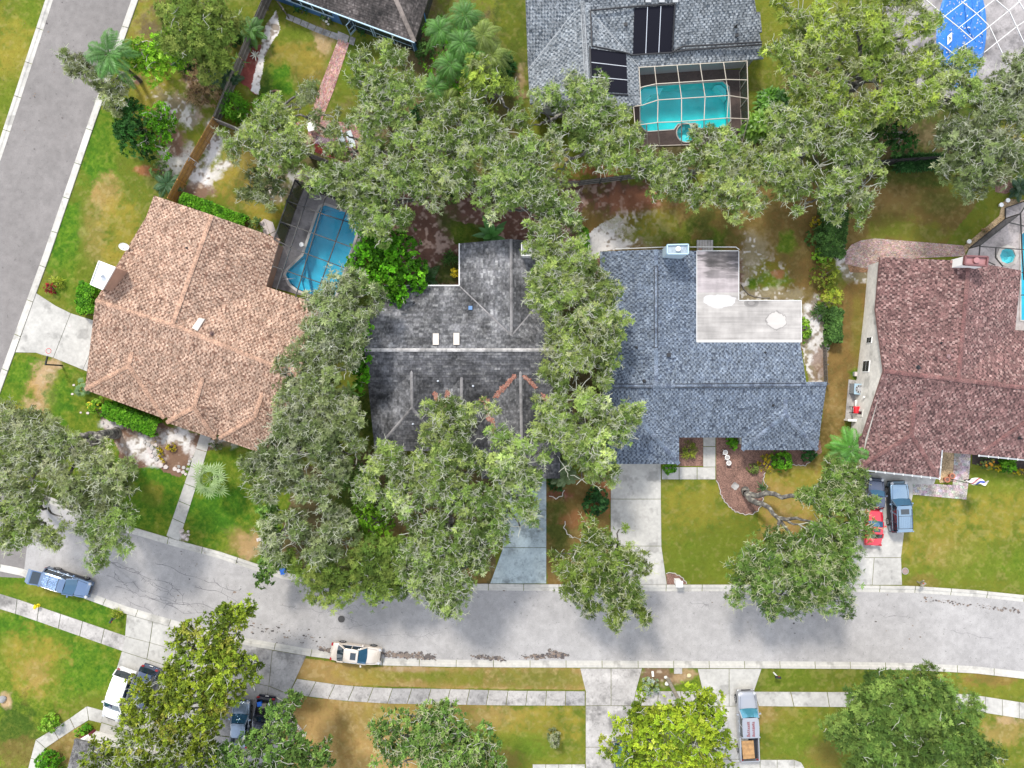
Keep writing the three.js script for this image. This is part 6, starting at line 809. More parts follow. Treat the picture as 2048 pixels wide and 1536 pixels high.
  const bd = (nm, lb, cx, cz, sx, sz, y, rt, m) => { const w = pk.localToWorld(V(cx, y, cz)), o = thing(nm, lb, 'board', w, pk.rotation.y + rt); new B().box(V(0, 0, 0), [sx, .035, sz]).build('board', m, o); return o; }; pk.updateMatrixWorld(); bd('plywood_sheet', 'large orange plywood sheet lying in the bed of the silver pickup', -2.25, -.12, 1.75, 1.15, 1.03, .04, M.ply); bd('plywood_sheet', 'narrow plywood offcut under the large sheet in the silver pickup', -1.6, -.45, .9, .7, .98, -.14, M.woodPale);
  const roofMarks = new B(); for (let k = 0; k < 2; k++) for (let i = 0; i < 8; i++) { roofMarks.box(V(.75 - i * .18, 1.862, -.28 + k * .5 + (hash(i, k, 3) - .5) * .1), [.1 + hash(i, k, 5) * .07, .008, .14 + hash(i, k, 4) * .12]); } roofMarks.box(V(.1, 1.86, -.16), [1.5, .006, .05]); roofMarks.box(V(.1, 1.86, .3), [1.5, .006, .05]); roofMarks.build('roof_marks', col('brown roof marks', [.20, .09, .10], { roughness: .7 }), pk);  // rows of brown patches and two thin bars on the cab roof
  const bp = paint('black pickup paint', [.02, .022, .04], .3, .3), f9 = [518, 1496], r9 = [532, 1400], pb = car('black_pickup', 'black pickup with loaded bed under the green tree on the dark driveway', cxy(r9, f9, .8), cang(r9, f9), { cat: 'pickup truck', L: 5.2, W: 1.85, H: 1.75, belt: 1.12, hood: 1.05, tail: 1.05, c0: 1.2, c1: .7, r1: -.6, r0: -.78, win: 2, bed: [-.9], wheel: .37 }, bp); pb.updateMatrixWorld();
  const box = (nm, lb, ct, x, z, s, m, rt = 0) => { const o = thing(nm, lb, ct, pb.localToWorld(V(x, .76, z)), pb.rotation.y + rt); new B().box(V(0, s[1] / 2, 0), s).build('box', m, o); new B().box(V(0, s[1] + .015, 0), [s[0] + .04, .03, s[2] + .04]).build('lid', m, o); }; box('storage_box', 'blue plastic box at the left of the black pickup bed', 'box', -2.0, .5, [.4, .3, .4], M.bin, .3); box('storage_box', 'white box at the right of the black pickup bed', 'box', -1.95, -.5, [.5, .25, .35], M.white, -.1); box('storage_box', 'brown carton in the middle of the black pickup bed', 'carton', -1.9, .05, [.4, .28, .4], M.woodPale, .2);
  const gy = paint('blue grey paint', [.20, .25, .32], .6, .3), r10 = [480, 1488], f10 = [484, 1405]; car('grey_sedan', 'blue grey saloon seen through a gap between the trees at the bottom left', cxy(r10, f10, .6), cang(r10, f10), { L: 4.5, W: 1.78, H: 1.42, belt: .92, hood: .8, tail: .9, c0: 1.0, c1: .3, r1: -1.0, r0: -1.7, win: 2 }, gy);
  const tl = paint('teal paint', [.02, .09, .10], .5, .25), r11 = [1246, 1480], f11 = [1246, 1570]; car('dark_teal_car', 'dark teal car at the foot of the middle driveway under yellow green leaves', cxy(r11, f11, .6), cang(r11, f11), { ...suv, L: 4.4, H: 1.5 }, tl);
}
// ---------------------------------------------------------------- street furniture and garden things
const lathe = (pts, n = 14) => new THREE.LatheGeometry(pts.map(a => new THREE.Vector2(...a)), n);
{
  const pole = thing('utility_pole', 'tall bare timber pole leaning out of view into the yellow green tree', 'pole', P(1335, 1357, 0)); new B().tube([V(0, 0, 0), V(0, 4.5, 0), V(.05, 9.2, 0)], [.19, .165, .13], 12, true).build('pole', M.woodPale, pole); new B().bar(V(-.9, 8.9, 0), V(.95, 8.9, 0), .1).build('crossarm', M.woodGrey, pole); for (const x of [-.7, 0, .7]) new B().geo(lathe([[0, 0], [.05, 0], [.07, .06], [.04, .1], [.06, .16], [0, .18]], 10), M4(V(x, 8.95, 0))).build('insulator', M.white, pole);
  const hy = thing('fire_hydrant', 'yellow fire hydrant beside the left pavement', 'hydrant', P(77, 1211, 0)); new B().geo(lathe([[0, 0], [.19, 0], [.19, .06], [.13, .07], [.13, .5], [.17, .52], [.17, .56], [.13, .6], [.08, .7], [.03, .73], [0, .76]])).build('barrel', M.yellow, hy); for (const a of [0, 2.1, 4.2]) new B().geo(new THREE.CylinderGeometry(.07, .08, .14, 10), M4(V(Math.cos(a) * .17, .42, Math.sin(a) * .17), [0, -a, 1.57])).build('nozzle', M.yellow, hy);
  const mail = (lb, x, y, m, pm, rot, h = 1.1) => { const t = thing('mailbox', lb, 'mailbox', P(x, y, 0), rot); new B().box(V(0, h / 2, 0), [.1, h, .1]).build('post', pm, t); const g = new B(); loft(g, [-.26, .26].map(z => Array.from({ length: 11 }, (_, k) => { const a = k / 10 * Math.PI; return k === 0 ? V(.11, h, z) : k === 10 ? V(-.11, h, z) : V(Math.cos(a) * .11, h + .1 + Math.sin(a) * .11, z); }))); g.build('box', m, t); new B().box(V(0, h + .08, .265), [.2, .17, .012]).build('door', m, t); new B().box(V(.12, h + .15, .05), [.012, .12, .1]).build('flag', M.redpaint, t); return t; };
  const mw = thing('mailbox', 'white pillar mailbox in the edged bed by the far kerb', 'mailbox', P(1353, 1161, 0)); new B().box(V(0, .6, 0), [.5, 1.2, .45]).build('pillar', M.white, mw); new B().box(V(0, 1.23, 0), [.66, .08, .6]).build('cap', M.white, mw); new B().box(V(.05, .9, .28), [.2, .2, .22]).build('box', M.white, mw);
  mail('dark green mailbox with pale arm at the corner of the left driveway', 236, 1233, M.darkgreen, M.woodPale, -.5); mail('black mailbox on a post on the right verge near the pickup', 1547, 1345, M.black, M.white, 1.4); const mb = mail('old timber mailbox leaning by the kerb of the maroon house', 1834, 1163, M.woodPale, M.woodPale, 2.2, 1.0); new B().bar(V(0, .5, 0), V(.25, 1.0, .3), .1).build('brace', M.woodPale, mb);
  const ml = thing('water_meter', 'round brown meter lid in the lawn by the right driveway', 'water meter', P(1810, 1142, 0)); new B().geo(new THREE.CylinderGeometry(.33, .35, .06, 20), M4(V(0, .03, 0))).build('lid', col('brown lid', [.30, .22, .20], { map: T.concrete }), ml); new B().geo(new THREE.TorusGeometry(.31, .03, 5, 20), M4(V(0, .062, 0), [1.57, 0, 0])).build('ring', M.greyconc, ml);
  const mc = thing('water_meter', 'small pale meter lid in the lawn left of the tree column', 'water meter', P(518, 1079, 0)); new B().box(V(0, .03, 0), [.45, .06, .3], .2).build('lid', M.stone, mc); new B().box(V(0, .062, 0), [.2, .01, .08], .2).build('handle', M.greyconc, mc);
  const bb = thing('recycling_bin', 'blue recycling bin at the kerb under the left trees', 'bin', P(568, 1140, 0), .2); new B().box(V(0, .22, 0), [.42, .44, .58]).build('tub', M.bin, bb); new B().box(V(0, .45, 0), [.48, .05, .64]).build('rim', M.bin, bb);
  // basketball hoop on its post beside the driveway
  const bk = thing('basketball_hoop', 'basketball hoop on a black post beside the far left driveway', 'basketball hoop', P(124, 731, 0), 0), r = P(124, 731, 0); const w = (x, y, h) => P(x, y, h).sub(r); new B().bar(w(124, 731, .02), w(91, 729, 2.4), .14).bar(w(91, 729, 2.4), w(95, 713, 2.85), .12).build('post', M.black, bk); const hb = new B(), c0 = w(86, 708, 2.75), c1 = w(104, 713, 2.75); hb.quad(c0, c1, c1.clone().setY(3.6), c0.clone().setY(3.6)); hb.build('backboard', col('clear backboard', [.55, .55, .57], { transparent: true, opacity: .35, roughness: .2 }), bk); new B().geo(new THREE.TorusGeometry(.24, .022, 6, 24), M4(w(97, 702, 3.05), [1.57, 0, 0])).build('rim', M.redpaint, bk); const nt = new B(); for (let k = 0; k < 12; k++) { const a = k / 12 * 6.283, b = (k + 1) / 12 * 6.283, c = w(97, 702, 3.05); nt.bar(c.clone().add(V(Math.cos(a) * .23, 0, Math.sin(a) * .23)), c.clone().add(V(Math.cos(b) * .14, -.4, Math.sin(b) * .14)), .012); } nt.build('net', M.white, bk);
  // satellite dish on the edge of the tan roof
  const dp = P(262, 494, 3.2), ds = thing('satellite_dish', 'white satellite dish on the left edge of the tan roof', 'satellite dish', dp); new B().tube([V(.1, -.3, -.1), V(.05, .3, -.05), V(-.1, .55, 0)], .035, 8, true).build('mast', M.galv, ds); const dd = new B(); dd.geo(lathe([[0, 0], [.2, .02], [.4, .09], [.55, .18], [.56, .19]], 24), M4(V(-.2, .62, .05), [.35, 0, .2], [1, 1, .62])); dd.build('dish', M.white, ds); new B().bar(V(-.2, .62, .05), V(-.15, 1.05, .35), .03).box(V(-.15, 1.07, .36), [.1, .1, .12]).build('receiver', M.greytrim, ds);
  // things on the pad by the white wall
  const pad = structure('equipment_pad'); new B().slab([[1697, 759], [1723, 762], [1716, 842], [1690, 838]].map(a => P(...a)), .07, -.02).build('slab', M.oldconc, pad); const wl = thing('low_wall', 'low white wall closing the foot of the equipment pad', 'wall', P(1705, 840, 0)); new B().box(V(0, .45, 0), [1.7, .9, .16], -.05).build('wall', M.stucco, wl); new B().box(V(0, .92, 0), [1.76, .06, .22], -.05).build('coping', M.white, wl);
  const ac = thing('air_conditioner', 'square air conditioning unit with round fan beside the white wall', 'air conditioner', P(1709, 778, .07), -.05); new B().box(V(0, .5, 0), [1.0, .98, 1.0]).build('case', col('dark slatted case', [.05, .06, .07], { roughness: .6 }), ac); const tp = new B(); tp.box(V(0, 1.01, 0), [1.04, .05, 1.04]); tp.build('top', col('pale blue metal', [.30, .42, .50], { roughness: .4 }), ac); new B().geo(new THREE.TorusGeometry(.4, .035, 6, 24), M4(V(0, 1.05, 0), [1.57, 0, 0])).build('fan_ring', M.greytrim, ac); new B().geo(new THREE.CylinderGeometry(.38, .38, .02, 24), M4(V(0, 1.042, 0))).build('fan_well', M.black, ac); const fb = new B(); for (let k = 0; k < 4; k++) fb.box(V(0, 1.06, 0), [.72, .012, .12], k * .785); fb.geo(new THREE.CylinderGeometry(.12, .12, .06, 14), M4(V(0, 1.07, 0))); fb.build('fan', M.galv, ac); const sl = new B(); for (let k = 0; k < 7; k++) sl.box(V(-.505, .15 + k * .12, 0), [.02, .03, .92]); sl.build('louvre', M.greytrim, ac);
  const gr = thing('barbecue', 'red lidded barbecue between the air conditioner and the low wall', 'barbecue', P(1706, 819, .07), 0); const gl = new B(); loft(gl, [-.34, -.28, .28, .34].map((z, i) => Array.from({ length: 9 }, (_, k) => { const a = k / 8 * Math.PI, s = i === 0 || i === 3 ? .88 : 1; return V(Math.cos(a) * .42 * s, .88 + Math.sin(a) * .34 * s, z); }))); gl.build('lid', M.redpaint, gr); new B().box(V(0, .8, 0), [.84, .18, .66]).build('firebox', M.black, gr); new B().tube([V(-.4, 1.05, -.2), V(-.5, 1.08, -.2), V(-.5, 1.08, .2), V(-.4, 1.05, .2)], .02, 6).build('handle', M.galv, gr); for (const [x, z] of [[-.35, -.28], [.35, -.28], [-.35, .28], [.35, .28]]) new B().box(V(x, .36, z), [.05, .72, .05]).build('leg', M.black, gr);
  const cb = thing('storage_cabinet', 'grey steel cabinet between the barbecue and the low wall', 'cabinet', P(1713, 833, .07), -.05); new B().box(V(0, .35, 0), [.75, .7, .5]).build('case', M.greytrim, cb); new B().box(V(0, .71, 0), [.79, .03, .54]).build('lid', M.galv, cb); const ub = thing('meter_box', 'small pale utility box in the grass above the equipment pad', 'utility box', P(1708, 748, 0)); new B().box(V(0, .2, 0), [.24, .4, .4]).build('case', M.greytrim, ub); new B().box(V(0, .41, 0), [.27, .03, .43]).build('lid', M.stone, ub); const sb = thing('plastic_tub', 'pale plastic tub beside the barbecue against the white wall', 'tub', P(1712, 806, .07)); new B().box(V(0, .2, 0), [.5, .4, .55]).build('tub', M.stone, sb); new B().box(V(0, .41, 0), [.54, .04, .6]).build('lid', M.white, sb);
  // terracotta pots, flag
  const pot = (lb, x, y) => { const t = thing('terracotta_pot', lb, 'pot', P(x, y, .02)); new B().geo(lathe([[0, 0], [.16, 0], [.24, .4], [.28, .41], [.28, .5], [.22, .5], [.2, .44], [0, .42]], 18)).build('pot', M.terra, t); new B().geo(new THREE.CylinderGeometry(.205, .205, .02, 16), M4(V(0, .445, 0))).build('soil', M.mulch, t); }; pot('left terracotta pot at the corner of the pebble bed', 1889, 958); pot('right terracotta pot, next to the pale paver path', 1899, 951);
  const fp = P(1896, 957, 0), fl = thing('flag_pole', 'tall feather flag on a dark pole by the paver path', 'flag', fp), tip = 5.4; new B().tube([V(0, 0, 0), V(.03, 3.2, .02), V(.1, tip, .04)], [.035, .03, .018], 8, true).build('pole', M.black, fl); const fc = (y0, y1, m, nm, par) => { const b = new B(), n = 8, q = (t, s) => { const y = lerp(y0, y1, t); return V(.06 + s * (.75 + .25 * Math.sin(y * 2.2)) + .05, y, -.12 * Math.sin(y * 3 + s * 5) - s * .35); }; for (let i = 0; i < n; i++) for (let k = 0; k < 4; k++) b.quad(q(i / n, k / 4), q((i + 1) / n, k / 4), q((i + 1) / n, (k + 1) / 4), q(i / n, (k + 1) / 4)); return b.build(nm, m, par); }; const cl = fc(2.5, 3.1, M.white, 'cloth', fl); fc(3.1, 3.35, col('red cloth', [.45, .1, .12], {}), 'stripe', cl); fc(3.35, 3.9, M.white, 'stripe', cl); fc(3.9, 4.4, col('blue cloth', [.03, .07, .4], {}), 'stripe', cl); fc(4.4, 5.1, M.white, 'stripe', cl); fc(2.2, 2.5, M.black, 'stripe', cl);
  // white stools in the mulch, white table, bin
  const stool = (lb, x, y) => { const t = thing('plant_stand', lb, 'plant stand', P(x, y, .02)); new B().geo(new THREE.TorusGeometry(.22, .03, 6, 20), M4(V(0, .45, 0), [1.57, 0, 0])).build('ring', M.white, t); new B().geo(new THREE.CylinderGeometry(.2, .2, .03, 18), M4(V(0, .43, 0))).build('top', M.oldconc, t); for (let k = 0; k < 3; k++) { const a = k * 2.094; new B().bar(V(Math.cos(a) * .22, .44, Math.sin(a) * .22), V(Math.cos(a) * .3, 0, Math.sin(a) * .3), .04).build('leg', M.white, t); } return t; }; stool('uppermost white plant stand in the mulch by the blue house', 1448, 904); const m2 = stool('middle white plant stand of the three, with dark spokes', 1452, 914); new B().bar(V(-.2, .455, 0), V(.2, .455, 0), .03).bar(V(0, .455, -.2), V(.1, .455, .2), .03).build('spoke', M.greytrim, m2); stool('lowest white plant stand of the three by the blue house', 1455, 925);
  const wt = thing('garden_table', 'round white table under the oaks behind the blue roof', 'table', P(1456, 409, 0)); new B().geo(new THREE.CylinderGeometry(.38, .38, .05, 24), M4(V(0, .7, 0))).build('table_top', M.white, wt); new B().geo(new THREE.TorusGeometry(.3, .02, 5, 22), M4(V(0, .728, 0), [1.57, 0, 0])).build('ring', M.greytrim, wt); new B().geo(new THREE.CylinderGeometry(.04, .2, .7, 10), M4(V(0, .35, 0))).build('leg', M.white, wt);
  const bn = thing('dark_bin', 'dark blue bin on the grass right of the ivory cage', 'bin', P(1580, 166, 0)); new B().geo(new THREE.CylinderGeometry(.34, .28, .9, 14), M4(V(0, .45, 0))).build('tub', col('navy plastic', [.015, .02, .04], { roughness: .5 }), bn); new B().geo(new THREE.CylinderGeometry(.37, .37, .06, 14), M4(V(0, .93, 0))).build('lid', M.black, bn);
  const db = thing('deck_box', 'white topped maroon chest beside the small grey roof', 'chest', P(182, 1474, 0), -1.05 + 1.57); new B().box(V(0, .55, 0), [1.5, 1.1, .95]).build('chest', col('maroon boards', [.22, .03, .05], {}), db); new B().box(V(-.02, 1.13, 0), [1.56, .08, 1.02]).build('lid', M.white, db);
  // patio set on the pink brick
  const lounge = (lb, x, y, rt) => { const t = thing('sun_lounger', lb, 'sun lounger', P(x, y, .06), rt); new B().box(V(.1, .32, 0), [1.3, .07, .62]).build('seat', col('grey sling', [.46, .50, .52], {}), t); new B().quad(V(-.5, .34, -.31), V(-.5, .34, .31), V(-1.05, .8, .31), V(-1.05, .8, -.31)).build('backrest', col('grey sling pale', [.55, .58, .60], {}), t); for (const [a, b] of [[.65, -.28], [.65, .28], [-.45, -.28], [-.45, .28]]) new B().box(V(a, .16, b), [.05, .32, .05]).build('leg', M.white, t); }; lounge('left pale lounger on the pink patio', 683, 277, 1.9); lounge('right pale lounger on the pink patio, nearer the oak', 702, 279, 1.9);
  const pt = thing('patio_table', 'white square patio table on the pink bricks near the path', 'table', P(627, 258, .06), .3); new B().box(V(0, .72, 0), [.85, .05, .85]).build('table_top', M.white, pt); for (const [a, b] of [[-.36, -.36], [.36, -.36], [-.36, .36], [.36, .36]]) new B().box(V(a, .36, b), [.06, .72, .06]).build('leg', M.white, pt); const rc = thing('garden_chair', 'red garden chair in the leaves left of the pink patio', 'chair', P(600, 252, 0), .6); new B().box(V(0, .42, 0), [.5, .05, .5]).build('seat', M.redpaint, rc); new B().box(V(-.26, .72, 0), [.05, .6, .5]).build('backrest', M.redpaint, rc); for (const [a, b] of [[-.22, -.22], [.22, -.22], [-.22, .22], [.22, .22]]) new B().box(V(a, .2, b), [.05, .4, .05]).build('leg', M.redpaint, rc);
  const rug = thing('outdoor_rug', 'faded lilac rug on the pink patio below the table', 'rug', P(650, 284, 0)); new B().slab([[633, 272], [668, 280], [664, 295], [630, 287]].map(a => P(...a).sub(rug.position)), .075, .03).build('rug', col('lilac rug', [.42, .28, .34], { map: T.speck }), rug);
  const lg = thing('log', 'pale pink log lying on the lawn of the brown roofed house', 'log', P(553, 183, 0)); new B().tube([V(-.45, .12, .02), V(0, .13, -.03), V(.45, .11, .02)], [.1, .12, .09], 8, true).build('log', col('pink log', [.52, .28, .2], { map: T.bark }), lg);
  const pl = thing('pallet', 'stained white pallet standing on the ground behind the blue house', 'pallet', P(1409, 491, 0)); for (let k = 0; k < 6; k++) new B().box(V(-.68 + k * .27, .16, 0), [.24, .03, 1.0]).build('slat', M.oldconc, pl); for (const z of [-.42, 0, .42]) new B().box(V(0, .07, z), [1.6, .14, .09]).build('runner', M.woodGrey, pl);
  const hose = thing('garden_hose', 'dark curved edging pipe in the yard by the flat roof', 'pipe', P(1500, 590, 0)); new B().tube([[1483, 570], [1488, 580], [1497, 589], [1510, 594], [1525, 596], [1540, 596]].map(a => P(...a).sub(hose.position).setY(.05)), .05, 6).build('pipe', M.woodGrey, hose); const pi = thing('white_pipe', 'white pipe running along the back wall of the blue house', 'pipe', P(1300, 495, 0)); new B().tube([[1230, 499], [1330, 495], [1395, 495], [1470, 495], [1477, 500]].map(a => P(...a).sub(pi.position).setY(.25)), .05, 6).build('pipe', M.white, pi); new B().box(P(1400, 499, .12).sub(pi.position), [.3, .24, .2]).build('bracket', M.beige, pi);
  for (const [x, y, l] of [[1999, 411, 'white planter at the upper bend of the pebble bed'], [2012, 402, 'white planter beside the cage corner, topmost of three'], [1935, 484, 'white planter at the lower end of the pebble bed']]) { const t = thing('planter', l, 'planter', P(x, y, .02)); new B().geo(lathe([[0, 0], [.14, 0], [.2, .26], [.22, .3], [.17, .3], [0, .26]], 14)).build('pot', M.white, t); }
}

// ---------------------------------------------------------------- foliage
function blades(n, L, W, seed, spread = [.55, 1.5], rise = .22) { // a sprig: narrow or broad leaves fanning out along a short stem
  const r = rng(seed), p = [], nn = [];
  for (let i = 0; i < n; i++) {
    const a = i * 2.4 + r() * .7, th = lerp(spread[0], spread[1], r()), l = L * (.7 + r() * .6), w = W * (.75 + r() * .5), d = V(Math.cos(a) * Math.sin(th), Math.cos(th), Math.sin(a) * Math.sin(th)), s = V(-Math.sin(a), 0, Math.cos(a)), o = V(0, r() * rise - .1, 0), s2 = s.clone().applyAxisAngle(d, r() * 1.2 - .6);
    const m = o.clone().addScaledVector(d, l * .55), t = o.clone().addScaledVector(d, l); t.y -= l * .18; const A = m.clone().addScaledVector(s2, w / 2), C = m.clone().addScaledVector(s2, -w / 2);
    for (const [x, y, z] of [[o, A, C], [A, t, C]]) { const n2 = y.clone().sub(x).cross(z.clone().sub(x)).normalize(); for (const v of [x, y, z]) { p.push(v.x, v.y, v.z); nn.push(n2.x, n2.y, n2.z); } }
  }
  const g = new THREE.BufferGeometry(); g.setAttribute('position', new THREE.Float32BufferAttribute(p, 3)); g.setAttribute('normal', new THREE.Float32BufferAttribute(nn, 3)); g.setAttribute('uv', new THREE.Float32BufferAttribute(new Array(p.length / 3 * 2).fill(.5), 2)); return g;
}
const LEAF = { fine: blades(13, .33, .066, 3), broad: blades(9, .27, .145, 5), round: blades(8, .30, .24, 6), strap: blades(13, .75, .085, 7, [.3, 1.2], .1), big: blades(10, .85, .24, 8, [.6, 1.45], .15), tiny: blades(9, .20, .09, 9) };
const leafMat = (n, tr = .24) => mt(n, [1, 1, 1], { phys: true, transmission: tr, thickness: 0, roughness: .9, ior: 1.3, specularIntensity: .35 });
const LM = leafMat('leaves'), LMs = mt('glossy leaves', [1, 1, 1], { phys: true, transmission: .3, thickness: 0, roughness: .5 });
const SHOOT = (() => { // a bare kinked shoot with side spurs
  const b = new B(), k = [V(0, 0, 0), V(.05, .22, .02), V(-.02, .42, .06), V(.05, .62, .02), V(.02, .78, .1)]; for (let i = 0; i < 4; i++) b.tube([k[i], k[i + 1]], [.026 - i * .004, .022 - i * .004], 3);
  for (const [i, d] of [[1, V(.2, .12, .05)], [2, V(-.17, .14, -.1)], [3, V(.14, .12, -.14)], [2, V(.05, .1, .2)]]) b.tube([k[i], k[i].clone().add(d)], [.016, .009], 3);
  const g = new THREE.BufferGeometry(); g.setAttribute('position', new THREE.Float32BufferAttribute(b.p, 3)); g.setAttribute('normal', new THREE.Float32BufferAttribute(b.n, 3)); g.setAttribute('uv', new THREE.Float32BufferAttribute(b.u, 2)); return g;
})(), TWM = mt('twig bark', [1, 1, 1], { roughness: 1 });
const PAL = {
  oak: [[[.205, .265, .085], 4], [[.118, .172, .05], 3.6], [[.32, .365, .145], 2.4], [[.38, .39, .26], .7]], oakY: [[[.31, .37, .075], 4], [[.20, .265, .06], 3], [[.14, .19, .055], 1.6], [[.33, .35, .19], 1]],
  olive: [[[.175, .205, .095], 4], [[.235, .25, .145], 3], [[.12, .155, .062], 2.4], [[.30, .295, .23], 1.4]], moss: [[[.15, .20, .045], 4], [[.10, .15, .035], 3], [[.21, .245, .07], 2.4]], green: [[[.085, .25, .012], 4], [[.14, .33, .022], 3], [[.05, .15, .012], 2]], lime: [[[.20, .37, .03], 4], [[.13, .28, .02], 3], [[.27, .42, .06], 1]],
  yel: [[[.31, .37, .035], 4], [[.22, .30, .026], 3], [[.13, .19, .024], 2], [[.40, .42, .075], 1.2]], yel2: [[[.255, .305, .035], 4], [[.165, .22, .026], 3], [[.095, .13, .022], 2.4], [[.36, .345, .075], .8]], mid: [[[.135, .215, .058], 4], [[.085, .15, .04], 3], [[.205, .285, .085], 2.2]], dark: [[[.065, .14, .03], 4], [[.045, .095, .024], 3], [[.105, .20, .045], 2]], deep: [[[.034, .11, .026], 4], [[.024, .07, .02], 2], [[.065, .16, .045], 1.5]],
  gold: [[[.48, .36, .018], 4], [[.36, .31, .03], 3], [[.16, .21, .03], 1.5]], red: [[[.30, .03, .03], 4], [[.18, .018, .028], 3], [[.4, .07, .06], 1]], silver: [[[.40, .45, .40], 3], [[.22, .31, .16], 3], [[.28, .33, .07], 3]], tawny: [[[.40, .28, .15], 4], [[.30, .20, .10], 3], [[.21, .19, .07], 2]],
};
let leafCount = 0;
function inst(name, geo, mat, list, o, parent) { // list: [position, outward normal, scale, colour]
  const m = new THREE.InstancedMesh(geo, mat, list.length), q = new THREE.Quaternion(), q2 = new THREE.Quaternion(), M = new THREE.Matrix4(), c = new THREE.Color(), up = V(0, 1, 0), s = V(1, 1, 1);
  list.forEach(([p, n, k, cc, spin], i) => { q.setFromUnitVectors(up, n); q2.setFromAxisAngle(up, spin); q.multiply(q2); s.set(k, k, k); M.compose(p.clone().sub(o), q, s); m.setMatrixAt(i, M); m.setColorAt(i, c.setRGB(cc[0], cc[1], cc[2])); });
  leafCount += list.length; m.name = name; m.castShadow = m.receiveShadow = true; m.frustumCulled = false; stuff(m); parent.add(m); return m;
}
function wig(a, b, n, amp, r, sag = 0) { const L = a.distanceTo(b), o = []; for (let i = 0; i <= n; i++) { const t = i / n, p = a.clone().lerp(b, t); if (i && i < n) p.add(V((r() - .5) * amp * L, (r() - .5) * amp * L * .6 + Math.sin(t * 3.14) * sag * L, (r() - .5) * amp * L)); o.push(p); } return o; }
const taper = (n, a, b) => Array.from({ length: n + 1 }, (_, i) => lerp(a, b, i / n));
const SP = { // leaf, palette, clumps per square metre of lobe, clump radius, sprigs per clump, twigs, sprig size
  oak: { leaf: 'fine', pal: 'oak', gap: .39, d: 2.9, cr: .60, n: 42, tw: 3, s: 1 }, oakY: { leaf: 'fine', pal: 'oakY', gap: .37, d: 3.0, cr: .62, n: 43, tw: 2.2, s: 1 }, olive: { leaf: 'fine', pal: 'olive', gap: .36, d: 3.1, cr: .62, n: 44, tw: 2, s: 1 }, moss: { leaf: 'fine', pal: 'moss', d: 3.2, cr: .75, n: 60, tw: .6, s: .95 },
  yel: { leaf: 'broad', pal: 'yel', d: 2.5, cr: .7, n: 34, tw: 1.2, s: 1 }, yel2: { leaf: 'broad', pal: 'yel2', d: 2.8, cr: .68, n: 36, tw: .8, s: 1 }, mid: { leaf: 'broad', pal: 'mid', d: 2.7, cr: .72, n: 38, tw: 1, s: .95 }, midf: { leaf: 'fine', pal: 'mid', d: 3.2, cr: .75, n: 60, tw: .5, s: .95 }, dark: { leaf: 'fine', pal: 'dark', d: 3, cr: .75, n: 52, tw: .5, s: 1 }, green: { leaf: 'round', pal: 'green', d: 3, cr: .75, n: 30, tw: .1, s: .95 }, lime: { leaf: 'round', pal: 'lime', d: 3, cr: .7, n: 28, tw: .1, s: .9 }, deep: { leaf: 'broad', pal: 'deep', d: 3, cr: .75, n: 26, tw: .1, s: 1.1 },
};
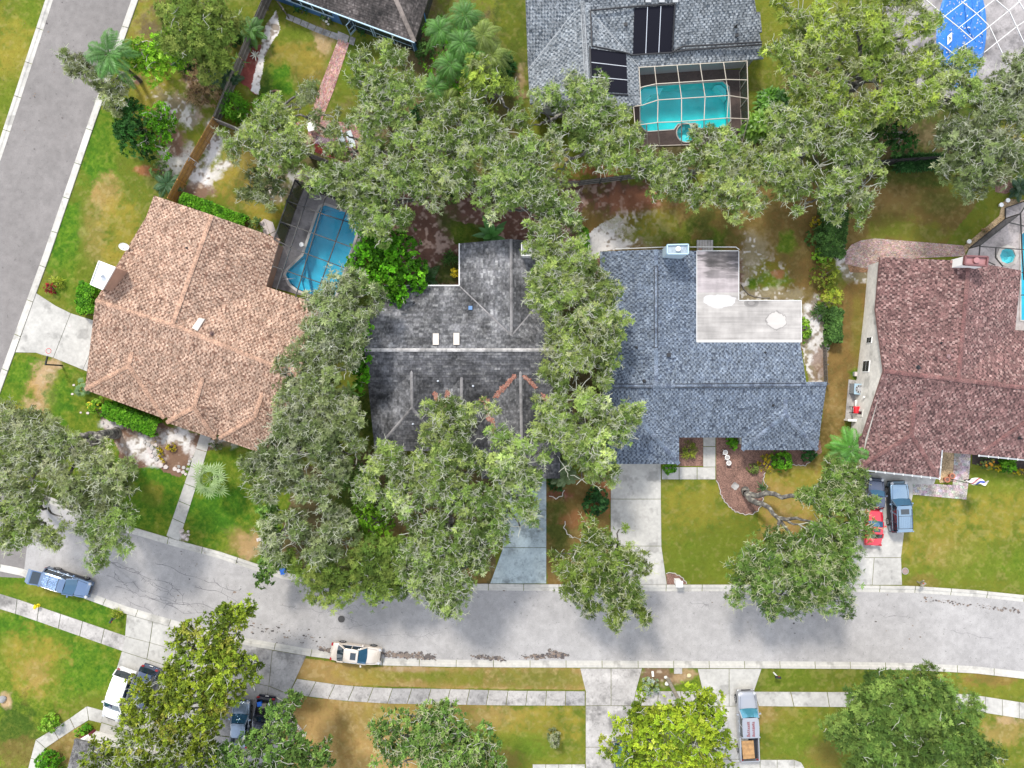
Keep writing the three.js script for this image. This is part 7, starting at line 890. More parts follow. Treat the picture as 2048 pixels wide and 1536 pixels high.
function tree(name, sp, label, base, lobes, opt = {}) { // lobes: [px, py, radius px, height of its middle]
  const s = { ...SP[sp], ...opt }, r = rng(++seedN + 7), o = P(base[0], base[1], 0), t = thing(name, label, opt.cat || 'tree', o), L = [], TW = [], tb = new B(o), br = new B(o), tv = .86 + r() * .3, th = (r() - .5) * .12, pal = PAL[s.pal].map(([c, w]) => [[c[0] * tv * (1 + th) * .98, c[1] * tv * 1.05, c[2] * tv * .78], w]);
  const hs = lobes.map(l => l[3]), hm = Math.max(...hs), fork = o.clone().setY(opt.fork || hm * .36).add(V((r() - .5) * .6, 0, (r() - .5) * .6)), R0 = opt.tr || clamp(hm * .034, .12, .42);
  tb.tube(wig(o.clone().setY(-.1), fork, 4, .06, r), [R0 * 1.5, R0 * 1.1, R0, R0 * .95, R0 * .9], 9);
  const cen = lobes.map(l => P(l[0], l[1], l[3])), K = Math.min(opt.limbs || 4, lobes.length), ks = Array.from({ length: K }, (_, i) => cen[Math.floor(i * cen.length / K)].clone()); let own = [];
  for (let it = 0; it < 6; it++) { own = cen.map(c => { let b = 0; ks.forEach((k, i) => { if (k.distanceTo(c) < ks[b].distanceTo(c)) b = i; }); return b; }); ks.forEach((k, i) => { const m = cen.filter((_, j) => own[j] === i); if (m.length) k.copy(m.reduce((a, c) => a.add(c), V(0, 0, 0)).multiplyScalar(1 / m.length)); }); }
  const knots = ks.map((k, i) => { const e = fork.clone().lerp(k, .62); e.y = lerp(fork.y, k.y, .55); if (own.includes(i)) tb.tube(wig(fork, e, 6, .09, r, .04), taper(6, R0 * .8, R0 * .5), 8); return e; });
  let li = 0; for (const [px, py, rp, h] of lobes) {
    const knot = knots[own[li++]]; const C = P(px, py, h), R = rp * S * (H - h) / H, vr = Math.max(1.1, R * (opt.flat || .5)), far = C.clone().sub(fork).length();
    const low = C.clone().setY(C.y - vr * .3); tb.tube(wig(knot, low, 5, .12, r, .05), taper(5, R0 * .5, Math.max(.05, R0 * .2)), 7);
    const nc = Math.max(5, Math.round(s.d * R * R)), cl = [];
    for (let i = 0; i < nc; i++) { // golden-angle spread with jitter keeps the clumps apart
      const rho = Math.sqrt((i + .5) / nc) * (1.0 + (r() - .5) * .14), a = i * 2.39996 + r() * .9, e = Math.min(1, rho), up = Math.sqrt(Math.max(.02, 1 - e * e)), lowk = r() < .24;
      cl.push([V(C.x + Math.cos(a) * rho * R * .92, C.y + (lowk ? -.35 + r() * .3 : up * (.55 + r() * .5)) * vr, C.z + Math.sin(a) * rho * R * .92), s.cr * (.62 + r() * .75) * (lowk ? .8 : 1) * clamp(R / 1.6, .55, 1)]);
    }
    for (const [c, cr] of cl) {
      if (vn(c.x / 1.05 + 40, c.z / 1.05 + 40, 900) * .8 + vn(c.x / 2.6 + 9, c.z / 2.6 + 9, 901) * .2 < (opt.gap || s.gap || .28)) { if (r() < .5) br.tube(wig(low, c, 4, .16, r, .06), taper(4, Math.max(.03, R0 * .15), .022), 4); continue; }
      const pc = pickCol(pal, r), g = .62 + r() * .76, n = Math.round(s.n * Math.pow(cr / s.cr, 2) * (.8 + r() * .4));
      for (let i = 0; i < n; i++) { const y = r() * 1.75 - .75, a = r() * 6.283, q = Math.sqrt(1 - Math.min(1, y * y)), d = V(Math.cos(a) * q, y, Math.sin(a) * q).normalize(), k = cr * (r() < .16 ? 1.05 + r() * .75 : .4 + .65 * Math.sqrt(r())); const p = V(c.x + d.x * k, c.y + d.y * k * .72, c.z + d.z * k); const nn = V(d.x * .9 + (r() - .5) * .8, Math.max(-.15, d.y * .55 + .42), d.z * .9 + (r() - .5) * .8).normalize(), mx = r() < .6 ? pc : pickCol(pal, r), gg = g * (.82 + r() * .36); L.push([p, nn, s.s * (.7 + r() * .6), [mx[0] * gg, mx[1] * gg, mx[2] * gg], r() * 6.28]); if (s.tw > 1.5 && y > -.1 && r() < .26) { const b = r() * 6.283, t = V(Math.cos(b), .15 + r() * .5, Math.sin(b)).add(d.clone().multiplyScalar(.7)).normalize(), w = .7 + r() * .6; TW.push([p.clone().addScaledVector(d, -.1), t, .7 + r() * .7, [.39 * w, .41 * w, (s.pal === 'oakY' || s.pal === 'mid' || s.pal === 'moss' ? .22 : .29) * w], r() * 6.28]); } }
      br.tube(wig(low, c, 4, .16, r, .06), taper(4, Math.max(.03, R0 * .15), .022), 4);
      const ntw = Math.floor(s.tw + r()); for (let i = 0; i < ntw; i++) { const a = r() * 6.283, l = cr * (.9 + r() * 1.0), st = c.clone().add(V((r() - .5) * cr * .9, cr * .35, (r() - .5) * cr * .9)), en = st.clone().add(V(Math.cos(a) * l, cr * (.15 + r() * .4), Math.sin(a) * l)); const w = wig(st, en, 4, .32, r); br.tube(w, taper(4, .032 + r() * .028, .014), 3); if (r() < .6) br.tube(wig(w[2], w[2].clone().add(V((r() - .5) * l, cr * .2, (r() - .5) * l)), 3, .3, r), taper(3, .028, .012), 3); }
    }
  }
  tb.build('trunk', opt.bark || M.bark, t); stuff(br.build('branches', opt.twig || M.twig, t)); inst('crown', LEAF[s.leaf], LM, L, o, t); if (TW.length) inst('twigs', SHOOT, TWM, TW, o, t); return t;
}
function shrub(label, px, py, rp, h, pal, leaf = 'broad', opt = {}) { // a bush: short stems and a dome of leaves
  const r = rng(++seedN + 11), o = P(px, py, 0), rx = rp * S, rz = (opt.ry || rp) * S, t = thing(opt.name || 'shrub', label, opt.cat || 'shrub', o), L = [], sb = new B(o), n = Math.round((opt.n || 26) * rx * rz * (1 + h * .5) + 14), pl = PAL[pal];
  for (let i = 0; i < 5; i++) { const a = i * 1.257 + r(); sb.tube(wig(o.clone(), V(o.x + Math.cos(a) * rx * .5, h * .75, o.z + Math.sin(a) * rz * .5), 3, .12, r), taper(3, .04, .015), 5); }
  for (let i = 0; i < n; i++) { const y = Math.pow(r(), .75), a = r() * 6.283, q = Math.sqrt(1 - y * y * .96), k = .55 + .5 * Math.sqrt(r()), lump = 1 + (vn(Math.cos(a) * 2.5 + px, Math.sin(a) * 2.5 + y * 2.5, 3) - .5) * .5, c = pickCol(pl, r), g = .75 + r() * .5; let dx = Math.cos(a) * q * k * lump * rx, dz = Math.sin(a) * q * k * lump * rz; if (opt.turn) [dx, dz] = [dx * Math.cos(opt.turn) - dz * Math.sin(opt.turn), dx * Math.sin(opt.turn) + dz * Math.cos(opt.turn)]; L.push([V(o.x + dx, .08 + y * h * k * lump, o.z + dz), V(Math.cos(a) * q + (r() - .5) * .7, .35 + y, Math.sin(a) * q + (r() - .5) * .7).normalize(), (opt.s || .8) * (.7 + r() * .6), c.map(v => v * g), r() * 6.28]); }
  sb.build('stem', M.bark, t); inst('foliage', LEAF[leaf], opt.gloss ? LMs : LM, L, o, t);
  if (opt.flowers) { const f = new B(o); for (let i = 0; i < opt.flowers[1]; i++) { const a = r() * 6.283, k = Math.sqrt(r()), p = V(o.x + Math.cos(a) * k * rx, h * (1.05 - k * .5), o.z + Math.sin(a) * k * rz); for (let j = 0; j < 5; j++) { const b = j * 1.257; f.tri(p, p.clone().add(V(Math.cos(b) * .13, .05, Math.sin(b) * .13)), p.clone().add(V(Math.cos(b + .9) * .13, .05, Math.sin(b + .9) * .13))); } } stuff(f.build('flowers', col('petals', opt.flowers[0], {}), t)); }
  return t;
}
function hedge(label, pts, w, h, pal, leaf = 'round') { // a clipped run along photo points
  const r = rng(++seedN + 13), o = P(pts[0][0], pts[0][1], 0), t = thing('hedge', label, 'hedge', o), L = [], sb = new B(o);
  for (let i = 0; i < pts.length - 1; i++) { const a = P(...pts[i]), b = P(...pts[i + 1]), d = b.clone().sub(a), ln = d.length(), n = V(-d.z, 0, d.x).normalize(), N = Math.round(ln * (w + h) * 46); for (let k = 0; k < N; k++) { const u = r(), v = (r() * 2 - 1), y = r() < .62 ? 1 : r(), side = y < 1 ? Math.sign(v) * (.85 + r() * .2) : v, c = pickCol(PAL[pal], r), g = .75 + r() * .5, p = a.clone().addScaledVector(d, u).addScaledVector(n, side * w / 2); p.y = y * h + (r() - .5) * .16; L.push([p, V(n.x * (y < 1 ? side : 0) + (r() - .5) * .7, .9, n.z * (y < 1 ? side : 0) + (r() - .5) * .7).normalize(), .62 + r() * .4, c.map(q => q * g), r() * 6.28]); } for (let k = 0; k < ln; k++) { const p = a.clone().addScaledVector(d, (k + .5) / ln); sb.tube([p, p.clone().setY(h * .9)], [.04, .02], 5); } }
  sb.build('stem', M.bark, t); inst('foliage', LEAF[leaf], LM, L, o, t); return t;
}
const frondMats = {};
function fmat(c) { const k = c.join(); return frondMats[k] || (frondMats[k] = mt('frond', c, { phys: true, transmission: .3, thickness: 0, roughness: .55 })); }
function palm(label, base, crown, h, n, len, c, opt = {}) { // feather palm: each frond a part with its leaflets
  const r = rng(++seedN + 17), o = P(base[0], base[1], 0), t = thing(opt.name || 'palm_tree', label, opt.cat || 'palm', o), top = P(crown[0], crown[1], h), tb = new B(o), m = o.clone().lerp(top, .5).add(V((r() - .5) * .3, 0, (r() - .5) * .3));
  if (h > .6) { tb.tube([o.clone(), o.clone().lerp(m, .6), m, m.clone().lerp(top, .6), top], [.2, .16, .14, .13, .12].map(v => v * (opt.tr || 1)), 9); tb.build('trunk', M.palmtrunk, t); }
  for (let i = 0; i < n; i++) {
    const a = i * 2.4 + r() * .5, el = lerp(.95, -.05, i / n) + (r() - .5) * .2, L = len * (.8 + r() * .35), b = new B(o), pts = [], N = 9; for (let k = 0; k <= N; k++) { const u = k / N, dr = u * u * (opt.droop || .55) * L; pts.push(V(top.x + Math.cos(a) * Math.cos(el) * L * u, top.y + Math.sin(el) * L * u - dr + .05, top.z + Math.sin(a) * Math.cos(el) * L * u)); }
    b.tube(pts, taper(N, .035, .01), 4); const side = V(-Math.sin(a), 0, Math.cos(a)); for (let k = 0; k < (opt.lf || 26); k++) { const u = .12 + .88 * k / (opt.lf || 26), f = u * N, j = Math.min(N - 1, Math.floor(f)), p = pts[j].clone().lerp(pts[j + 1], f - j), dir = pts[j + 1].clone().sub(pts[j]).normalize(), ll = L * (opt.ll || .30) * Math.sin(Math.PI * (.14 + u * .8)) * (.85 + r() * .3), wd = opt.lw || .09; for (const sd of [-1, 1]) { const d = dir.clone().multiplyScalar(.62).addScaledVector(side, sd * .8).add(V(0, -.12 - r() * .25, 0)).normalize(), q = p.clone().addScaledVector(d, ll * .5), e = p.clone().addScaledVector(d, ll).add(V(0, -ll * .25, 0)), w = dir.clone().multiplyScalar(wd / 2); b.tri(p, q.clone().add(w), q.clone().sub(w)).tri(q.clone().add(w), e, q.clone().sub(w)); } }
    const g = .8 + hash(i, seedN, 3) * .45; b.build('frond', fmat(c.map(v => Math.round(v * (g > 1 ? 1.15 : .85) * 1000) / 1000)), t);
  }
  return t;
}
function fanPalm(label, px, py, h, n, len, c) { const r = rng(++seedN + 19), o = P(px, py, 0), t = thing('fan_palm', label, 'palm', o), top = V(o.x, h, o.z); new B(o).tube([o.clone(), top], [.2, .16], 9).build('trunk', M.palmtrunk, t); for (let i = 0; i < n; i++) { const a = i * 2.4 + r() * .4, el = lerp(.9, -.1, i / n), st = len * (.28 + r() * .5), b = new B(o), hub = V(top.x + Math.cos(a) * Math.cos(el) * st, top.y + Math.sin(el) * st * .7, top.z + Math.sin(a) * Math.cos(el) * st); b.tube([top, hub], [.025, .018], 4); for (let k = 0; k < 10; k++) { const f = (k / 9 - .5) * 3.6, d = V(Math.cos(a + f), Math.sin(el) * .3 - Math.abs(f) * .05, Math.sin(a + f)).normalize(), l = len * .5 * (1 - Math.abs(f) * .12) * (.85 + r() * .3), s = V(-d.z, 0, d.x).multiplyScalar(.062), m = hub.clone().addScaledVector(d, l * .5), e = hub.clone().addScaledVector(d, l).add(V(0, -l * .22, 0)); b.tri(hub, m.clone().add(s), m.clone().sub(s)).tri(m.clone().add(s), e, m.clone().sub(s)); } const g = r() > .5 ? 1.15 : .85; b.build('frond', fmat(c.map(v => Math.round(v * g * 1000) / 1000)), t); } return t; }
function rosette(label, px, py, h, n, len, w, c, opt = {}) { // long single leaves from one heart, each a part
  const r = rng(++seedN + 23), o = P(px, py, 0), t = thing(opt.name || 'leafy_plant', label, opt.cat || 'plant', o); if (h > .3) new B(o).tube([o.clone(), V(o.x, h, o.z)], [.09, .06], 7).build('stem', M.palmtrunk, t); for (let i = 0; i < n; i++) { const a = i * 2.4 + r() * .4, el = lerp(1.2, .05, i / n), L = len * (.75 + r() * .4), b = new B(o), N = 5, d = V(Math.cos(a) * Math.cos(el), Math.sin(el), Math.sin(a) * Math.cos(el)), s = V(-Math.sin(a), 0, Math.cos(a)); let prev; for (let k = 0; k <= N; k++) { const u = k / N, p = V(o.x, h, o.z).addScaledVector(d, L * u).add(V(0, -u * u * L * (opt.droop || .35), 0)), ww = w / 2 * Math.sin(Math.PI * Math.min(1, .12 + u * .88)), q = [p.clone().addScaledVector(s, ww), p.clone().addScaledVector(s, -ww).add(V(0, .0, 0)), p.clone().add(V(0, -ww * .35, 0))]; if (prev) { b.quad(prev[0], q[0], q[2], prev[2]); b.quad(prev[2], q[2], q[1], prev[1]); } prev = q; } const g = r() > .5 ? 1.2 : .85; b.build('leaf', fmat(c.map(v => Math.round(v * g * 1000) / 1000)), t); } return t; }

// ---------------------------------------------------------------- trees, from the far side of the picture to the near
{
  const T5 = tree;
  // top left
  T5('street_tree', 'mid', 'light green leafy tree beside the leaning palm on the side street', [322, 120], [[300, 105, 38, 4.2], [335, 92, 44, 4.8], [318, 135, 34, 3.8], [280, 120, 24, 3.6]], { pal: 'lime', leaf: 'broad', d: 2.3 });
  T5('oak_tree', 'dark', 'dense dark tree at the top left between side street and grey fence', [398, 110], [[400, 40, 52, 6], [372, 70, 50, 6], [430, 80, 44, 5.6], [395, 15, 44, 6], [420, 130, 34, 5], [350, 30, 34, 5.4], [445, 45, 30, 5]], { pal: 'moss' });
  T5('oak_tree', 'olive', 'grey leaved tree hanging over the kerb of the side street', [262, 165], [[188, 140, 36, 5], [215, 165, 36, 5], [160, 132, 26, 5], [238, 190, 28, 4.6], [225, 205, 22, 4.4], [150, 118, 18, 5]], { d: 2.4 });
  T5('oak_tree', 'deep', 'dark evergreen below the grey leaved street tree', [290, 260], [[262, 240, 32, 2.6], [290, 285, 34, 2.4], [250, 268, 24, 2.2], [275, 218, 20, 2.6]], {}); T5('oak_tree', 'mid', 'round bush tree with orange flowers left of the orange fence', [325, 255], [[318, 240, 32, 2.8], [340, 262, 26, 2.4], [318, 290, 24, 2.2]], { pal: 'green', leaf: 'broad' });
  // back gardens, left
  T5('live_oak', 'oak', 'oak with grey twigs between orange fence and pink patio', [548, 290], [[535, 275, 50, 6], [490, 292, 40, 6], [585, 288, 38, 6], [555, 315, 34, 5.6], [520, 325, 26, 5.4], [460, 280, 24, 5.6], [545, 240, 36, 6], [588, 235, 28, 6]], {});
  T5('live_oak', 'olive', 'thin oak branch crossing the brick path', [560, 240], [[622, 190, 22, 5.5], [640, 215, 24, 5.5], [665, 232, 26, 5.4], [618, 165, 14, 5.5], [600, 215, 20, 5.2], [650, 255, 22, 5]], { d: 1.8, cr: .55 });
  T5('live_oak', 'olive', 'small grey oak left of the blue pool cage', [530, 385], [[520, 372, 30, 4], [545, 395, 26, 4], [490, 388, 24, 4], [556, 368, 18, 3.8], [515, 402, 18, 3.6]], { d: 2 });
  T5('live_oak', 'oak', 'tall oak between brick path and fan leaved thicket', [770, 230], [[742, 145, 38, 8], [778, 160, 44, 8.4], [728, 195, 36, 8], [785, 215, 48, 8.6], [738, 240, 32, 8], [790, 122, 28, 7.8], [815, 185, 32, 8], [805, 265, 36, 8.2], [768, 104, 20, 7.4]], {});
  T5('live_oak', 'oak', 'oak shading the pink patio and its loungers', [760, 310], [[690, 268, 30, 6.4], [740, 285, 40, 7], [725, 320, 36, 6.8], [780, 310, 42, 7.2], [665, 300, 18, 6], [700, 322, 24, 6.2]], { d: 2 });
  T5('live_oak', 'oak', 'oak with bare pale limb leaning over the blue pool', [745, 395], [[640, 372, 30, 6.5], [668, 362, 36, 6.8], [705, 375, 36, 7], [690, 345, 26, 6.8], [740, 350, 30, 7], [640, 398, 18, 6], [705, 408, 22, 6], [768, 378, 34, 7]], { pal: 'oak' });
  T5('live_oak', 'oakY', 'yellowish tree right of the palm thicket', [985, 195], [[975, 160, 36, 7.5], [1000, 190, 36, 7.4], [950, 190, 30, 7.2], [1020, 225, 30, 7], [975, 215, 30, 7], [960, 135, 22, 7.2]], { pal: 'oakY', d: 3, tw: .8 });
  T5('live_oak', 'oak', 'spreading oak above the yard of the dark roof', [900, 300], [[870, 245, 42, 8], [920, 250, 46, 8.6], [870, 290, 46, 8.4], [925, 300, 50, 9], [845, 330, 40, 8], [890, 345, 46, 8.4], [960, 265, 38, 8.4], [935, 345, 38, 8.2], [850, 270, 30, 8], [990, 300, 38, 8.2], [1010, 260, 34, 8]], {});
  T5('live_oak', 'oak', 'oak at the upper right of the dark roof garden', [1010, 345], [[985, 345, 40, 8], [1030, 330, 42, 8.4], [960, 375, 30, 7.8], [1020, 375, 34, 8], [1065, 345, 36, 8.2], [1045, 300, 34, 8.4]], {});
  T5('live_oak', 'oak', 'oak between the blue pool and the bright green bush', [800, 420], [[745, 425, 34, 7], [775, 440, 38, 7.4], [805, 395, 40, 7.6], [765, 465, 30, 7], [830, 360, 38, 7.6], [725, 450, 20, 6.6], [860, 385, 34, 7.4], [785, 350, 30, 7.4]], { d: 2.2 });
  T5('live_oak', 'oak', 'oak beside the front gable of the pale grey roof', [1130, 255], [[1085, 215, 36, 7], [1130, 205, 40, 7.4], [1170, 185, 36, 7.4], [1195, 215, 36, 7.2], [1150, 245, 40, 7.4], [1100, 265, 38, 7], [1200, 255, 34, 7], [1060, 250, 34, 7], [1195, 175, 22, 7]], { d: 2.2 });
  T5('live_oak', 'oak', 'oak left of the ivory cage over the brown yard', [1180, 310], [[1230, 250, 36, 7], [1240, 290, 36, 7], [1180, 300, 38, 7], [1130, 310, 36, 7], [1080, 300, 34, 7], [1220, 325, 34, 6.8], [1110, 345, 30, 6.6], [1270, 270, 26, 6.6]], { d: 2.0 });
  T5('live_oak', 'oak', 'oak directly below the ivory cage', [1330, 345], [[1310, 332, 34, 7], [1362, 338, 36, 7.4], [1405, 300, 40, 7.4], [1330, 360, 40, 7], [1290, 345, 32, 6.6], [1385, 350, 40, 7.2]], {});
  T5('live_oak', 'oak', 'oak over the white table behind the blue house', [1430, 370], [[1430, 285, 36, 7.4], [1455, 320, 42, 7.6], [1440, 355, 40, 7.4], [1400, 385, 38, 7], [1480, 380, 40, 7.4], [1500, 345, 40, 7.6], [1470, 415, 30, 6.6], [1380, 395, 26, 6.6], [1510, 400, 28, 6.8]], {});
  T5('live_oak', 'oak', 'broad oak right of the ivory cage, beyond the glossy bush', [1600, 300], [[1560, 260, 40, 8], [1600, 250, 40, 8.2], [1550, 310, 42, 8], [1600, 310, 46, 8.4], [1560, 350, 42, 8], [1640, 280, 40, 8.4], [1640, 330, 44, 8.4], [1580, 385, 36, 7.6]], {});
  T5('live_oak', 'oak', 'oak over the top of the hedge between blue and maroon houses', [1680, 350], [[1690, 310, 42, 8], [1640, 385, 42, 8], [1690, 365, 44, 8.2], [1735, 320, 36, 7.8], [1730, 370, 36, 7.6], [1610, 415, 30, 7.4], [1725, 410, 28, 7], [1745, 350, 24, 7], [1720, 440, 18, 6.4], [1665, 415, 26, 7]], {});
  T5('live_oak', 'oakY', 'large yellow topped oak left of the tarp covered pool', [1690, 190], [[1600, 30, 44, 9], [1650, 45, 48, 9.6], [1700, 25, 48, 9.8], [1750, 50, 48, 9.8], [1800, 30, 44, 9.4], [1640, 95, 42, 9], [1590, 85, 40, 8.6], [1560, 110, 34, 8.4], [1830, 60, 36, 9], [1770, 15, 40, 9.6], [1570, 10, 36, 8.8], [1620, 130, 36, 8.6]], { d: 2.4 });
  T5('live_oak', 'oakY', 'bright yellow green oak in the middle of the top right wood', [1790, 190], [[1750, 160, 46, 9], [1800, 170, 48, 9.4], [1780, 125, 40, 9], [1830, 140, 30, 8.8], [1840, 190, 38, 9], [1720, 200, 42, 8.8], [1760, 215, 42, 9], [1690, 160, 38, 8.6], [1700, 235, 36, 8.4], [1810, 220, 34, 8.6], [1640, 190, 44, 8.6], [1660, 240, 38, 8.4], [1600, 180, 34, 8.2]], {});
  T5('live_oak', 'olive', 'greyish oak in front of the tarp covered pool', [1900, 210], [[1860, 140, 34, 8.6], [1890, 165, 36, 8.8], [1930, 150, 36, 9], [1870, 195, 38, 8.8], [1920, 195, 42, 9], [1855, 110, 24, 8.4], [1960, 190, 32, 8.6], [1840, 230, 30, 8.4], [1940, 120, 20, 8.6]], { pal: 'oak' });
  T5('live_oak', 'oak', 'big oak at the right above the brown lawn', [1940, 290], [[1890, 250, 44, 8.6], [1940, 240, 48, 9], [1990, 220, 46, 9], [1900, 295, 44, 8.4], [1950, 295, 50, 8.8], [2000, 275, 48, 8.8], [1940, 345, 40, 8], [1890, 340, 28, 7.6], [1990, 330, 40, 8], [2030, 310, 36, 8], [1930, 380, 24, 7], [2020, 170, 36, 9], [2035, 130, 28, 8.6], [1960, 375, 18, 6.8], [2040, 220, 30, 8.6], [1870, 300, 26, 8]], { pal: 'olive', d: 2.6 });
  T5('broadleaf_tree', 'midf', 'yellow green tree cut off by the right edge near the top', [2060, 250], [[2045, 235, 26, 6], [2060, 270, 30, 6], [2050, 300, 18, 5]], { pal: 'yel2', tw: .2 });
  T5('broadleaf_tree', 'deep', 'dark leafy tree in the gap right of the oaks, above the dark fence', [1790, 280], [[1770, 265, 26, 4], [1810, 275, 28, 4], [1790, 300, 22, 3.6], [1745, 262, 20, 4]], {}); T5('broadleaf_tree', 'green', 'bright green tree under the oaks near the dark fence', [1735, 250], [[1725, 235, 22, 5], [1740, 265, 20, 4.6], [1760, 115, 22, 5]], { pal: 'mid' });
  // between dark roof and blue roof
  T5('live_oak', 'oak', 'oak beside the chimney of the dark roof', [1090, 440], [[1080, 405, 36, 8], [1110, 395, 32, 8], [1060, 430, 34, 7.8], [1105, 435, 36, 8], [1085, 465, 34, 7.6], [1030, 400, 34, 7.6], [1000, 420, 28, 7], [1130, 420, 24, 7.4], [1065, 380, 30, 8], [1145, 440, 22, 7]], {});
  T5('live_oak', 'oak', 'upper oak of the leafy column between dark and blue roofs', [1140, 560], [[1100, 510, 40, 8], [1140, 520, 38, 8], [1085, 545, 38, 8], [1125, 560, 46, 8.6], [1165, 555, 40, 8.4], [1200, 575, 34, 8], [1110, 600, 46, 8.4], [1160, 610, 46, 8.6], [1215, 600, 28, 7.6], [1075, 500, 26, 7.6], [1230, 585, 14, 7.2]], {});
  T5('live_oak', 'oak', 'middle oak of the leafy column between dark and blue roofs', [1160, 690], [[1130, 660, 46, 8], [1180, 655, 44, 8.2], [1215, 640, 32, 7.8], [1145, 705, 44, 8], [1195, 700, 42, 8], [1225, 680, 22, 7.4], [1110, 640, 30, 7.6], [1160, 740, 44, 7.8], [1120, 745, 38, 7.6], [1205, 735, 32, 7.6]], {});
  T5('live_oak', 'oak', 'lower oak of the leafy column, over the blue garage roof', [1165, 850], [[1110, 790, 40, 8], [1155, 785, 44, 8.2], [1200, 800, 38, 8], [1120, 835, 42, 8], [1235, 835, 36, 7.8], [1265, 822, 22, 7.4], [1100, 870, 36, 7.8], [1195, 880, 44, 8], [1235, 880, 34, 7.6], [1150, 905, 40, 7.8], [1190, 925, 36, 7.4], [1130, 935, 30, 7.2], [1215, 955, 22, 6.8], [1165, 960, 30, 7], [1090, 815, 26, 7.6]], {});
  // over the front of the dark roof
  T5('live_oak', 'oak', 'large oak across the front gables of the dark roof', [910, 960], [[880, 830, 30, 8.4], [920, 840, 38, 9], [965, 840, 34, 8.8], [890, 875, 46, 9.2], [940, 885, 46, 9.4], [985, 815, 22, 8.4], [860, 915, 44, 9], [910, 930, 48, 9.4], [960, 935, 44, 9.2], [800, 905, 36, 8.6], [820, 940, 42, 9], [775, 930, 34, 8.4], [735, 950, 30, 8], [860, 965, 46, 9.2]], { pal: 'oak' });
  T5('live_oak', 'oak', 'oak overhanging the top of the teal driveway', [1010, 940], [[1010, 870, 36, 8.6], [1050, 885, 36, 8.4], [1005, 910, 44, 9], [1055, 925, 40, 8.8], [1020, 955, 44, 9], [985, 985, 44, 9], [1030, 1000, 40, 8.6], [1065, 965, 28, 8], [1060, 1020, 26, 8], [1010, 1040, 36, 8.4], [1040, 1055, 22, 7.8], [1085, 900, 20, 7.8]], {});
  T5('live_oak', 'oak', 'oak with many pale twigs left of the teal driveway', [900, 1040], [[830, 1005, 50, 8.6], [880, 1010, 50, 9], [930, 1005, 46, 9], [840, 1060, 48, 8.8], [895, 1065, 50, 9], [945, 1055, 42, 8.8], [780, 990, 38, 8.2], [975, 1075, 32, 8.2], [740, 985, 30, 8]], { tw: 4 });
  T5('live_oak', 'oak', 'oak reaching over the street left of the teal driveway', [905, 1120], [[845, 1115, 42, 8], [895, 1120, 48, 8.6], [945, 1105, 36, 8.2], [870, 1165, 42, 8], [905, 1175, 38, 8], [885, 1205, 28, 7.4], [960, 1130, 24, 7.8], [830, 1150, 30, 7.8], [910, 1215, 16, 7]], {});
  T5('broadleaf_tree', 'lime', 'vivid green tree in the dip left of the pale twigged oak', [750, 1035], [[755, 1010, 26, 5], [730, 1035, 24, 4.6], [770, 1045, 26, 4.8], [750, 1065, 18, 4]], {});
  T5('broadleaf_tree', 'moss', 'rounded dark green tree leaning over the street, right of two', [775, 1125], [[740, 1110, 34, 6], [775, 1125, 38, 6.4], [805, 1110, 34, 6.2], [765, 1165, 34, 6], [800, 1160, 32, 6], [730, 1145, 26, 5.6], [820, 1140, 26, 6]], {});
  T5('broadleaf_tree', 'moss', 'rounded dark green tree leaning over the street, left of two', [650, 1130], [[610, 1130, 34, 6], [650, 1150, 40, 6.4], [685, 1130, 36, 6.2], [630, 1170, 34, 6], [670, 1170, 36, 6], [700, 1160, 28, 5.8], [595, 1105, 26, 5.6]], {});
  // column beside the tan roof
  T5('live_oak', 'olive', 'mossy oak at the corner between blue pool and dark roof', [690, 640], [[655, 600, 34, 8], [690, 580, 36, 8.2], [725, 590, 36, 8], [650, 640, 42, 8.4], [695, 630, 42, 8.4], [755, 605, 26, 7.6], [680, 670, 40, 8.2], [640, 670, 34, 8], [715, 665, 26, 7.8], [700, 700, 30, 7.8], [625, 615, 22, 7.6]], {});
  T5('live_oak', 'olive', 'mossy oak over the right end of the tan roof', [640, 790], [[620, 720, 38, 8.2], [660, 720, 36, 8], [580, 745, 30, 7.8], [610, 770, 40, 8.4], [655, 770, 40, 8.4], [690, 740, 24, 7.6], [590, 810, 38, 8.2], [635, 815, 44, 8.4], [680, 805, 34, 8], [555, 740, 18, 7.4], [690, 845, 36, 8], [700, 880, 30, 7.6]], {});
  T5('live_oak', 'olive', 'mossy oak below the tan roof, left of the dark roof front', [600, 900], [[560, 860, 38, 8], [605, 860, 42, 8.4], [650, 865, 40, 8.2], [530, 895, 38, 7.8], [575, 905, 46, 8.4], [625, 910, 42, 8.4], [670, 920, 38, 8], [520, 935, 34, 7.6], [560, 950, 42, 8], [610, 955, 38, 8], [660, 955, 34, 7.8], [710, 905, 30, 7.6], [545, 985, 30, 7.4], [600, 990, 30, 7.6], [640, 985, 24, 7.4]], {});
  T5('live_oak', 'olive', 'mossy grey oak at the foot of the left leafy column', [580, 1060], [[575, 1030, 36, 7.2], [550, 1070, 34, 7], [590, 1080, 40, 7.2], [560, 1105, 30, 6.6], [605, 1045, 26, 7]], { d: 3 }); T5('live_oak', 'olive', 'mossy grey oak right of the dark gap in the left column', [660, 1050], [[645, 1020, 32, 7.2], [675, 1035, 34, 7.2], [660, 1075, 38, 7.2], [690, 1090, 28, 6.8], [635, 1100, 26, 6.8], [695, 1050, 22, 6.8]], { d: 3 });
  T5('broadleaf_tree', 'green', 'bright green sapling at the kerb end of the left leafy column', [540, 1110], [[545, 1020, 22, 4.4], [550, 1050, 20, 4], [540, 1140, 20, 4.4], [545, 1120, 18, 4], [530, 1155, 12, 4]], { pal: 'mid' });
